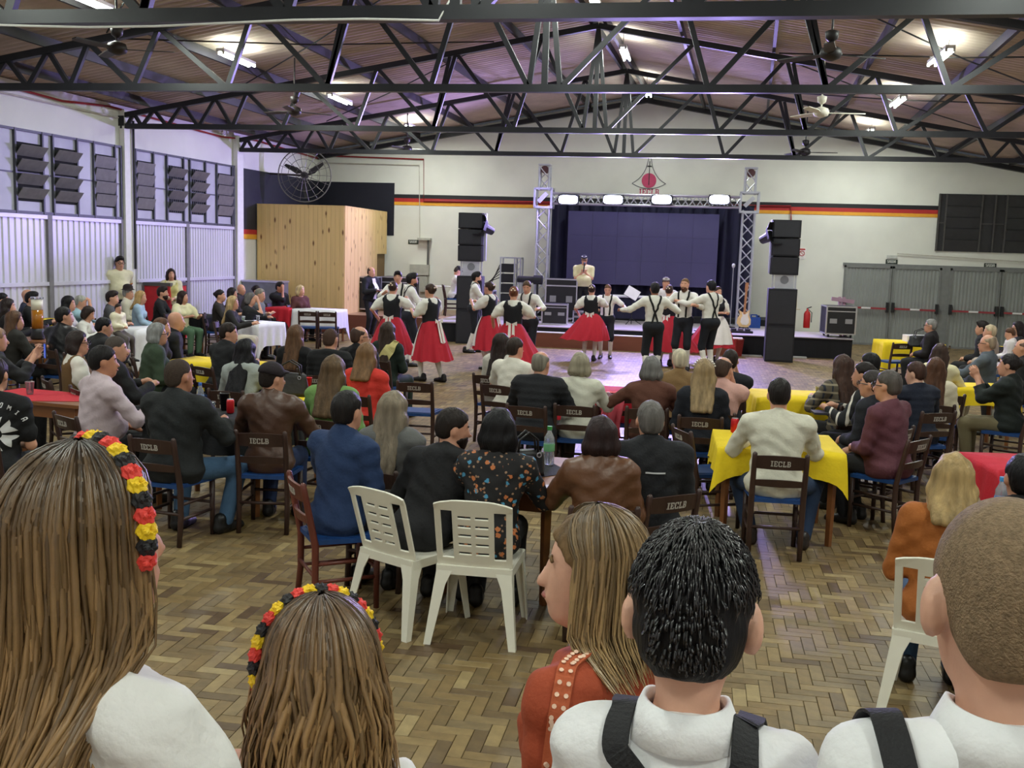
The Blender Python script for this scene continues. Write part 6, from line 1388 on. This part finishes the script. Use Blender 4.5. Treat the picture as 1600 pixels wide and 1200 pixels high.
def handbag(x, y, z, rz, label, m, w=.34, h=.24, d=.15):
    r = thing('handbag', (x, y, z), rz, label, 'bag', 'bags'); v = []; N = 20; rows = 6
    for k in range(rows + 1):
        t = k / rows
        for j in range(N):
            a = 2 * pi * j / N; v.append(((w / 2 * (1 - .12 * t) + .008 * sin(5 * a + t * 4)) * np.sign(cos(a)) * abs(cos(a)) ** .6, (d / 2 * (1 - .55 * t) + .006 * sin(7 * a)) * np.sign(sin(a)) * abs(sin(a)) ** .6, h * t - .02 * t * cos(a) ** 2))
    MB().add(v, [(k * N + j, k * N + (j + 1) % N, (k + 1) * N + (j + 1) % N, (k + 1) * N + j) for k in range(rows) for j in range(N)] + [tuple(range(N - 1, -1, -1)), tuple(rows * N + j for j in range(N))]).build('bag_body', m, r, smooth=True)
    for s in (-1, 1): MB().tube([(-w * .28, s * d * .2, h * .85), (-w * .25, s * d * .25, h + .07), (0, s * d * .3, h + .12), (w * .25, s * d * .25, h + .07), (w * .28, s * d * .2, h * .85)], .008, 6).build('strap', m, r, smooth=True)
    for s in (-1, 1): MB().tube([(s * w * .28 + .015 * cos(a), -d * .36, h * .82 + .015 * sin(a)) for a in np.linspace(0, 2 * pi, 10)], .004, 5).build('ring', ALU, r)
x, y = on(822, 742); handbag(x, y, .7455, .5, 'black leather handbag on the near wooden table', BAG, .25, .17, .13)
x, y = on(454, 618); handbag(x, y, .748, .1, 'dark grey shoulder bag on the yellow table beside the green blouse', leather((56, 54, 52)), .36, .22)
x, y = on(1440, 542); handbag(x, y, .748, .1, 'black bag on the yellow table before the exit doors', BAG, .5, .2, .22)
x, y = on(857, 760); MB().box((0, 0, .001), (.16, .11, .002)).build('paper_sheet', plain((206, 200, 220), .7), loc=(x, y, .7415), rz=.3, label='white paper lying on the corner of the near wooden table', cat='paper')
x, y = on(481, 610); cup(x, y, 'red paper cup on the yellow table beside the green blouse', None, (200, 24, 30), .748, .13, .042)
x, y = on(313, 640); bottle(x, y, 'water bottle with blue cap on the black table', (60, 110, 190), (120, 150, 190), .748)
x, y = on(330, 648); cup(x, y, 'clear cup of beer on the black table', 'beer', None, .748)
x, y = on(360, 646); can(x, y, 'red drink can on the black table', .748)
x, y = on(351, 641); cup(x, y, 'large dark cup on the black table', None, (32, 28, 30), .748, .15, .045)
x, y = on(47, 616); cup(x, y, 'clear plastic cup on the red cloth at the left edge', None, None, .7455, .12, .04)
cup(T4.x + .25, T4.y - .1, 'cup of red drink on the yellow table before the plaid shirt', (200, 70, 50), None, .748)
can(T3.x - .22, T3.y + .3, 'red drink can on the yellow table of the white sweater', .748); can(T3.x - .32, T3.y + .28, 'blue grey drink can beside the red can', .748, (70, 96, 120))
p = aty(1536, 790, 6.1); r = table(p.x + .45, 6.35, -6, 'wooden table before the mustard sweater cut by the right edge', .8, .7); bottle(p.x + .12, 6.2, 'water bottle with blue cap beside the mustard sweater', (70, 150, 210), (60, 120, 190), .7415, 1.1); cup(p.x + .22, 6.15, 'white paper cup beside the bottle of the mustard sweater', None, (226, 226, 222), .7415, .08)
x, y = on(380, 503); cup(x, y, 'green glass on the white table', (110, 150, 70), None, .748); x, y = on(403, 502); cup(x, y, 'cup of dark drink on the white table', (90, 30, 24), None, .748)
x, y = on(1585, 548); r = thing('thermos', (x, y, .748), 0, 'tall pink bottle on the far table by the right edge', 'bottle'); MB().lathe([(.05, 0), (.05, .22), (.03, .25)], n=14).build('body', plain((232, 60, 110), .35), r, smooth=True); MB().lathe([(.035, .25), (.035, .28)], n=14).build('lid', plain((226, 130, 150)), r)
x, y = on(1432, 534); MB().span((-.22, -.16, 0), (.22, .16, .12)).build('foam_box', plain((222, 220, 216), .7), loc=(x, y, .748), rz=.1, label='white foam box on the yellow table before the exit doors', cat='box')
x, y = on(1246, 636); MB().box((0, 0, .012), (.3, .2, .02)).build('serving_tray', plain((44, 44, 50), .5), loc=(x + .25, y - .4, .75), rz=.1, label='dark tray on the yellow table of the white sweater', cat='tray')
# tall beer dispenser
p = aty(59, 518, 13.2); r = thing('beer_dispenser', (p.x, 13.2, .748), 0, 'tall clear beer jug with amber beer and white foam', 'jug'); table(p.x, 13.3, 10, 'dark table carrying the beer jug', .8, .7); h0 = .15
MB().lathe([(.09, 0), (.1, .02), (.085, .1), (.085, h0)], n=18).build('base', BLACKM, r, smooth=True)
MB().lathe([(.078, h0), (.078, h0 + .27)], n=18).build('beer_column', BEER, r, smooth=True); MB().lathe([(.079, h0 + .27), (.08, h0 + .42)], n=18).build('foam', FOAM, r, smooth=True); MB().lathe([(.088, h0 + .42), (.088, h0 + .45)], n=18).build('lid', GLASS, r)
# phone held at the left edge, printed shirt
q = (PHONE['wr'][0] + PHONE['wr'][1]) / 2 + V3(0, .13, .07); o = MB().box((0, 0, 0), (.078, .01, .155)).build('smartphone', BLACKM, loc=tuple((np.array(PHONE['root'].location) + rz3(-radians(PHONE['yaw'])) @ q).tolist()), rz=-radians(PHONE['yaw']), label='dark smartphone held up at the left edge', cat='phone')
MB().box((0, -.0055, 0), (.07, .002, .145)).build('screen', mat('phone_screen', (40, 70, 170), .2, emit=.7), o)
vs, fs = ECON['bvh_v']; tree = BVHTree.FromPolygons([Vector(v) for v in vs], [tuple(f) for f in fs.tolist()])
def onback(x, z, o=ECON):
    h, n, _, _ = tree.ray_cast(Vector((x, -.8, z)), Vector((0, 1, 0)))
    return (h, n) if h else (Vector((x, -.15, z)), Vector((0, -1, 0)))
zc = ECON['pel'][2] + .26; m = MB()
for k in range(6):
    a = pi / 6 + k * pi / 3
    G = 6; vv = []
    for i in range(G + 1):
        for j in range(G + 1):
            r_ = .042 + .09 * i / G; d = (-.40 + .80 * j / G) * (1 - .12 * i / G); r_ -= .03 * (i / G) * (1 - abs(2 * j / G - 1)); h, n = onback(r_ * cos(a + d) + .08, zc + r_ * sin(a + d)); vv.append(h + n * .005)
    m.add(vv, [(i * (G + 1) + j, i * (G + 1) + j + 1, (i + 1) * (G + 1) + j + 1, (i + 1) * (G + 1) + j) for i in range(G) for j in range(G)])
m.build('wheel_print', plain((222, 222, 222), .7), ECON['root'])
m = MB(); txt = 'ECONOMIA'; 
for k, ch in enumerate(txt):
    a = radians(150 - k * 120 / 7); cx, cz = .08 + .19 * cos(a), .19 * sin(a)
    def fn(x, z, cx=cx, cz=cz, t=a - pi / 2): 
        X, Z = cx + x * cos(t) - z * sin(t), cz + x * sin(t) + z * cos(t); h, n = onback(X, zc + Z); return h, n
    letters(m, ch, fn, .034)
m.build('lettering', plain((222, 222, 222), .7), ECON['root'])
# --- empty chairs and jackets
def empty_chair(px, py, yaw, label, parts=True, red=False):
    p = atz(px, py, .43); return wood_chair(p.x, p.y, yaw, label, parts, red)
empty_chair(1108, 738, 66, 'empty dark chair with bright blue seat beside the near yellow table')
empty_chair(962, 662, -4, 'dark chair with a pink jacket hanging on it at the red table')
empty_chair(483, 512, -14, 'empty dark chair at the far white table, nearer the booth corner'); empty_chair(513, 513, -14, 'empty dark chair at the far white table, nearer the suited man')
empty_chair(1396, 566, -20, 'empty dark chair at the yellow table before the exit doors')
empty_chair(1455, 664, -28, 'empty dark chair beside the girl in cream blouse')
p = atz(612, 640, .43); wood_chair(p.x + .35, p.y - .1, -2, 'lettered dark chair draped with a black coat beside the green dress')
pk = atz(962, 662, .43); m = MB(); v = []
for i in range(9):
    for j in range(7): t = j / 6; v.append((pk.x - .13 + .2 * i / 8 + .02 * sin(j), pk.y - .27 - .05 * sin(pi * min(t * 1.3, 1)) - .02 * sin(i * 1.7), .81 - .5 * max(0, t - .12) * 1.1))
m.add(v, [(i * 7 + j, i * 7 + j + 1, (i + 1) * 7 + j + 1, (i + 1) * 7 + j) for i in range(8) for j in range(6)]); o = m.build('pink_jacket', fabric((226, 96, 110)), smooth=True, label='pink jacket hanging over a chair back at the red table', cat='jacket'); md = o.modifiers.new('th', 'SOLIDIFY'); md.thickness = .018
# the two white plastic chairs in front
for q, lb in ((PC1, 'white plastic chair with slotted back under the man in black hoodie'), (PC2, 'white plastic chair with slotted back under the woman in floral blouse')): plastic_chair(q[0], q[1], q[2], lb)
# red extinguisher box by the side wall, grey bench
p = aty(233, 470, 19.4); r = thing('red_cabinet', (XL(20.4) + .35, 20.4, 0), .06, 'red cooler cabinet with white print behind the hat wearer', 'cabinet')
MB().span((-.28, -.4, .1), (.28, .4, 1.25)).build('cabinet_body', mat('cooler_red', (190, 30, 44), .35), r); MB().span((-.3, -.42, 1.25), (.3, .42, 1.32)).build('top', plain((80, 76, 78)), r); MB().span((.28, -.2, .75), (.285, .2, 1.0)).build('print', plain((226, 214, 216)), r); MB().span((-.25, -.37, 0), (.25, .37, .1)).build('plinth', BLACKM, r)
r = thing('steel_counter', (XL(24.4) + .62, 24.4, 0), 0, 'grey steel counter between side wall and booth', 'counter'); MB().span((-.5, -.3, 0), (.5, .25, 1.25)).build('front', mat('steel_grey', (120, 122, 126), .4, metal=.3), r); MB().span((-.52, -.32, 1.25), (.52, .27, 1.29)).build('top', ALU, r)
# ================================================================== the children and the woman in front
MB().span((-4, Y0 + .02, 0), (4, 1.75, .5)).build('floor_platform', mat('platform_wood', (120, 92, 60), .5, var=.2, scale=5, stretch=(1, .1, 1)), kind='structure', label='wooden step platform on which the viewer and the children stand')
def front(desc, px, py, dist, yaw, base=.5, hs=.95, **k):
    W = CP + ray(px, py) * dist
    s = (W.z - base - .21 * hs - .03) / 1.48
    k.setdefault('vox', .0088); k.setdefault('face', False)
    # put the head top exactly on the sight line
    lean = k.pop('lean', 2); off = rz3(-radians(yaw)) @ V3(0, (.50 * sin(radians(lean)) + .03) * s - .02 * hs, 0)
    return P(desc, px, py, yaw, s=s, hs=hs, pose='stand', base=base, pos=(W.x - off[0], W.y - off[1]), lean=lean, **k)
def lin3(c): return np.array(lin(c)[:3])
def strands(o, n, length, c_root, c_tip, wave=.006, rad=.0042, az=(-2.75, 2.75), part=0., seg=18, back=-.15, flip=0., front_side=None, seed=3, lift=.0, short=False):
    rg = np.random.default_rng(seed); s, hs = o['s'], 1.; HP, neck, hd = o['HP'], o['neck'], o['hd']; V = []; Fc = []; C = []; q = 4
    for k in range(n):
        a = rg.uniform(*az); t0 = abs(rg.normal(0, .35)) if not short else 0; ln = length * rg.uniform(.78, 1.05); ph = rg.uniform(0, 6.28); lay = rg.uniform(-.004, .018) + lift; kc = rg.uniform(.5, 1.4); w1 = rg.uniform(.7, 1.3)
        pts = []; tot = 0.; th_end = 1.45; am = a
        for i in range(seg + 1):
            u = i / seg
            if u < .42:
                th = t0 * .4 + .05 + (th_end - .05) * (u / .42)
                r = np.array((.079, .101, .098)) + lay; a = am * (1 - max(0, abs(am) - 1.5) / abs(am) * .75 * u / .42)
                p = np.array((sin(a) * sin(th) * r[0] + part * (1 - u / .42), -cos(a) * sin(th) * r[1] - .014, cos(th) * r[2] + .024))
                P_ = HP(*p); last = P_
            else:
                t = (u - .42) / .58; d = ln * t
                x = last[0] + (last[0] - hd[0]) * .25 * t + min(1, t * 3) * wave * w1 * sin(ph + d * 26) + flip * t * t
                zz = last[2] - d
                below = np.clip((neck[2] + .05 - zz) / .12, 0, 1)
                yb = neck[1] + back * s - .02 * sin(ph) - lay
                y = last[1] + (yb - last[1]) * below * (1 if abs(a) < 1.9 else .75) + min(1, t * 3) * wave * w1 * sin(ph * 1.7 + d * 22)
                if front_side is not None and np.sign(a) == front_side and abs(a) > 1.5: y = last[1] + .11 * s * below
                P_ = np.array((x, y, zz))
            pts.append(P_)
        pts = np.array(pts); base = len(V)
        for i in range(seg + 1):
            d = pts[min(i + 1, seg)] - pts[max(i - 1, 0)]; d /= np.linalg.norm(d) + 1e-9
            out = pts[i] - (hd + np.array((0, -.02, 0))); out[2] *= .2; out -= d * (out @ d); out /= np.linalg.norm(out) + 1e-9; x = np.cross(d, out)
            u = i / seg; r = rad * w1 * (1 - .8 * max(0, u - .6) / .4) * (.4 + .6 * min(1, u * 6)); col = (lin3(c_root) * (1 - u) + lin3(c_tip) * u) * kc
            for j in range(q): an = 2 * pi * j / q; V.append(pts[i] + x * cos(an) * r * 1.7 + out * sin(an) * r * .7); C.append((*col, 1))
        for i in range(seg):
            for j in range(q): Fc.append((base + i * q + j, base + i * q + (j + 1) % q, base + (i + 1) * q + (j + 1) % q, base + (i + 1) * q + j))
    me = arr_mesh('hair_strands', np.array(V), np.array(Fc)); ca = me.color_attributes.new('Col', 'FLOAT_COLOR', 'POINT'); ca.data.foreach_set('color', np.array(C, 'f').ravel())
    return mk('hair_strands', me, mat('hair_strand_gloss', (100, 80, 60), .36, var=.12, scale=30, attr='Col', spec=.55), o['root'])
# flowers of the headbands
def rose_mesh():
    # ball of petals: rings swirled into overlapping folds
    v = []; N = 20; K = 9; R = .0118
    for i in range(K + 1):
        ph = pi * i / K
        for j in range(N):
            a = 2 * pi * j / N; r = R * (1 + .13 * sin(3 * a + 5.5 * ph) + .07 * sin(5 * a - 4 * ph)); v.append((r * sin(ph) * cos(a), r * sin(ph) * sin(a), .8 * r * cos(ph) - (.004 if i == 0 else 0)))
    return MB().add(v, [(i * N + j, (i + 1) * N + j, (i + 1) * N + (j + 1) % N, i * N + (j + 1) % N) for i in range(K) for j in range(N)]).mesh('flower', False)
ROSE = {}
def flower_band(o, n, a0, a1, sc=1., ax=0.02, tilt=0., r=(.094, .104)):
    band = MB().tube([o['HP'](r[0] * sin(a), ax + tilt * cos(a), .018 + r[1] * cos(a)) for a in np.linspace(a0, a1, 25)], .005, 6).build('flower_headband', fabric((24, 22, 22)), o['root'])
    cols = ((226, 64, 54), (240, 200, 26), (26, 24, 26))
    for k in range(n):
        a = a0 + (a1 - a0) * k / (n - 1); c = cols[k % 3]
        if c not in ROSE: ROSE[c] = rose_mesh(); ROSE[c].materials.append(mat('petal_' + hexn(c), c, .6, var=.1, scale=60))
        f = mk('flower', ROSE[c], None, band); p = o['HP']((r[0] + .006) * sin(a), ax + tilt * cos(a), .018 + (r[1] + .006) * cos(a)); f.location = tuple(p)
        nr = Vector(tuple(p - o['hd'])).normalized(); f.rotation_euler = nr.to_track_quat('Z', 'Y').to_euler(); f.scale = (1.15 * sc,) * 3
# girl with long hair
G1 = front('girl with long straight brown hair and flower headband| in a white puffed blouse', 118, 716, 1.30, 16, hs=.98, hair='short', hc=(84, 62, 44), top=('puff', (232, 230, 226)), bot=(40, 30, 30), arms=('hold', 'hold'), fem=True, hl=.42, head=(8, 0))
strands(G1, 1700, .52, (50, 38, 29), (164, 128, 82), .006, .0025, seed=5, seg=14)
flower_band(G1, 22, -1.75, 1.8, 1.0, .012, .0, (.098, .112))
# small girl
G2 = front('small girl with wavy light brown hair and flower headband| in front', 500, 953, 1.50, -22, hs=.90, hair='short', hc=(96, 72, 50), top=('puff', (232, 230, 228)), bot=(40, 30, 30), arms=('hold', 'hold'), fem=True, hl=.36, head=(-14, 4))
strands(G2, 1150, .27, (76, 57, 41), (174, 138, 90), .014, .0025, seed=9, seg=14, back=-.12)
flower_band(G2, 20, -1.9, 1.5, .92, .012, .0, (.098, .112))
# woman in rust blouse, profile
WR = front('woman in rust orange blouse with straight blond hair| turning her profile to the left', 940, 806, 2.12, -64, base=0., hs=1.0, hair='short', hc=(112, 88, 58), top=('long', (158, 66, 34)), bot=(40, 36, 40), arms=('down', 'down'), fem=True, hl=.34, face=True, head=(-28, 2), sk=3)
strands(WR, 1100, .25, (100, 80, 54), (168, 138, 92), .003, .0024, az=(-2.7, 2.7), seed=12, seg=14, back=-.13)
a, b, c = WR['sh'][0], WR['el'][0], WR['neck']
for i in (0,):
    sh_, el_ = WR['sh'][i], WR['el'][i]; d = -1
    pts = [WR['neck'] + V3(-.07, -.02, .06), sh_ + V3(-.0, -.02, .12), sh_ + (el_ - sh_) * .35 + V3(-.2, -.12, .05), sh_ + (el_ - sh_) * .7 + V3(-.2, -.12, .02), el_ + V3(-.2, -.12, 0)]
    lace = strap(WR, 'lace_trim', pts, .036, fabric((176, 86, 50)), off=.002, n=12)
    tr = WR['tree']; m = MB(); S = []
    for k in range(len(pts) - 1):
        for j in range(9): S.append(Vector(pts[k]).lerp(Vector(pts[k + 1]), j / 9))
    for k, p in enumerate(S):
        q, nn, _, _ = tr.find_nearest(p)
        t = (S[min(k + 1, len(S) - 1)] - S[max(k - 1, 0)]).normalized(); x = t.cross(nn).normalized()
        for e in (-.009, .009): m.tube([q + x * e + nn * .0075, q + x * e + nn * .009], .0048, 8)
    m.build('eyelet', fabric((232, 196, 170)), lace)
# boys
def collar(o, m):
    nk, u, s = o['neck'], o['u'], o['s']; v = []; N = 40; prof = ((.056, .020), (.057, .052), (.063, .054), (.086, .000))
    for r_, z in prof:
        for j in range(N):
            a = 2 * pi * (j + .5) / N; fr = max(0, sin(a)) ** 3
            v.append(nk + u * (z - .03 * fr) * s / .8 + V3(r_ * cos(a) * s / .8, r_ * sin(a) * s / .8 - .012, 0))
    f = [(i * N + j, i * N + (j + 1) % N, (i + 1) * N + (j + 1) % N, (i + 1) * N + j) for i in range(len(prof) - 1) for j in range(N)]
    ob = MB().add(v, f).build('collar', m, o['root'], smooth=True); md = ob.modifiers.new('th', 'SOLIDIFY'); md.thickness = .003; md.offset = 1; return ob
WSHIRT = fabric((236, 236, 236))
B1 = front('boy with short black hair in white shirt and black suspenders| in front', 1088, 836, 1.36, 6, hs=.96, hair='short', hc=(24, 23, 24), top=('long', (236, 236, 236)), bot=(30, 32, 40), arms=('down', 'down'), ear=1.45, sk=3, head=(0, 2), lean=1, breeches=True, bw=.86)
collar(B1, WSHIRT); suspenders(B1, .036, True, 12, mat('elastic_black', (24, 24, 26), .7, var=.15, bump=.3, bscale=200), .118)
def tuft(o, n, c, seed=4):
    rg = np.random.default_rng(seed); V = []; Fc = []; C = []
    for k in range(n):
        a = rg.uniform(0, 2 * pi); th = abs(rg.uniform(.02, 2.25)); r = np.array((.082, .104, .101)) ; 
        def pt(th, lift): return o['HP'](cos(a) * sin(th) * (r[0] + lift), sin(a) * sin(th) * (r[1] + lift) - .016, cos(th) * (r[2] + lift) + .026)
        if sin(a) > .3 and th > .95: continue
        if sin(a) <= .3 and abs(cos(a)) > .6 and th > 1.35: continue
        lf = .012 * max(0, min(1, (th - 1.55) / .5))
        L = rg.uniform(.2, .42) * (1 if th < 1.3 else .5 if th < 1.8 else .3); b = len(V); col = lin3(c) * rg.uniform(.6, 1.6); aa = a + rg.uniform(-.15, .15); a0 = a
        for i in range(6):
            u = i / 5; p = pt(th + L * u, lf + .009 * sin(pi * u * .75) * rg.uniform(.7, 1.2)); d = pt(th + L * (u + .1), 0) - pt(th + L * (u - .1), 0); d /= np.linalg.norm(d); out = p - o['hd']; out /= np.linalg.norm(out); x = np.cross(d, out); rr = .0036 * (1 - .85 * u)
            for j in range(4): an = pi / 2 * j; V.append(p + x * cos(an) * rr + out * sin(an) * rr * .6); C.append((*col, 1))
        for i in range(5):
            for j in range(4): Fc.append((b + i * 4 + j, b + i * 4 + (j + 1) % 4, b + (i + 1) * 4 + (j + 1) % 4, b + (i + 1) * 4 + j))
    me = arr_mesh('hair_strands', np.array(V), np.array(Fc)); ca = me.color_attributes.new('Col', 'FLOAT_COLOR', 'POINT'); ca.data.foreach_set('color', np.array(C, 'f').ravel()); mk('hair_strands', me, mat('hair_strand_wet', (30, 28, 28), .22, var=.1, attr='Col', spec=.7), o['root'])
tuft(B1, 2100, (26, 25, 26))
B2 = front('boy with shaved blond hair in white shirt and black suspenders| at the right edge', 1590, 792, 1.16, -6, hs=1.0, hair='buzz', hc=(140, 118, 92), top=('long', (236, 236, 236)), bot=(30, 32, 40), arms=('down', 'down'), ear=1.3, sk=3, head=(0, 2), lean=1, breeches=True, bw=.9)
collar(B2, WSHIRT); suspenders(B2, .036, True, 12, mat('elastic_black', (24, 24, 26), .7), .165)
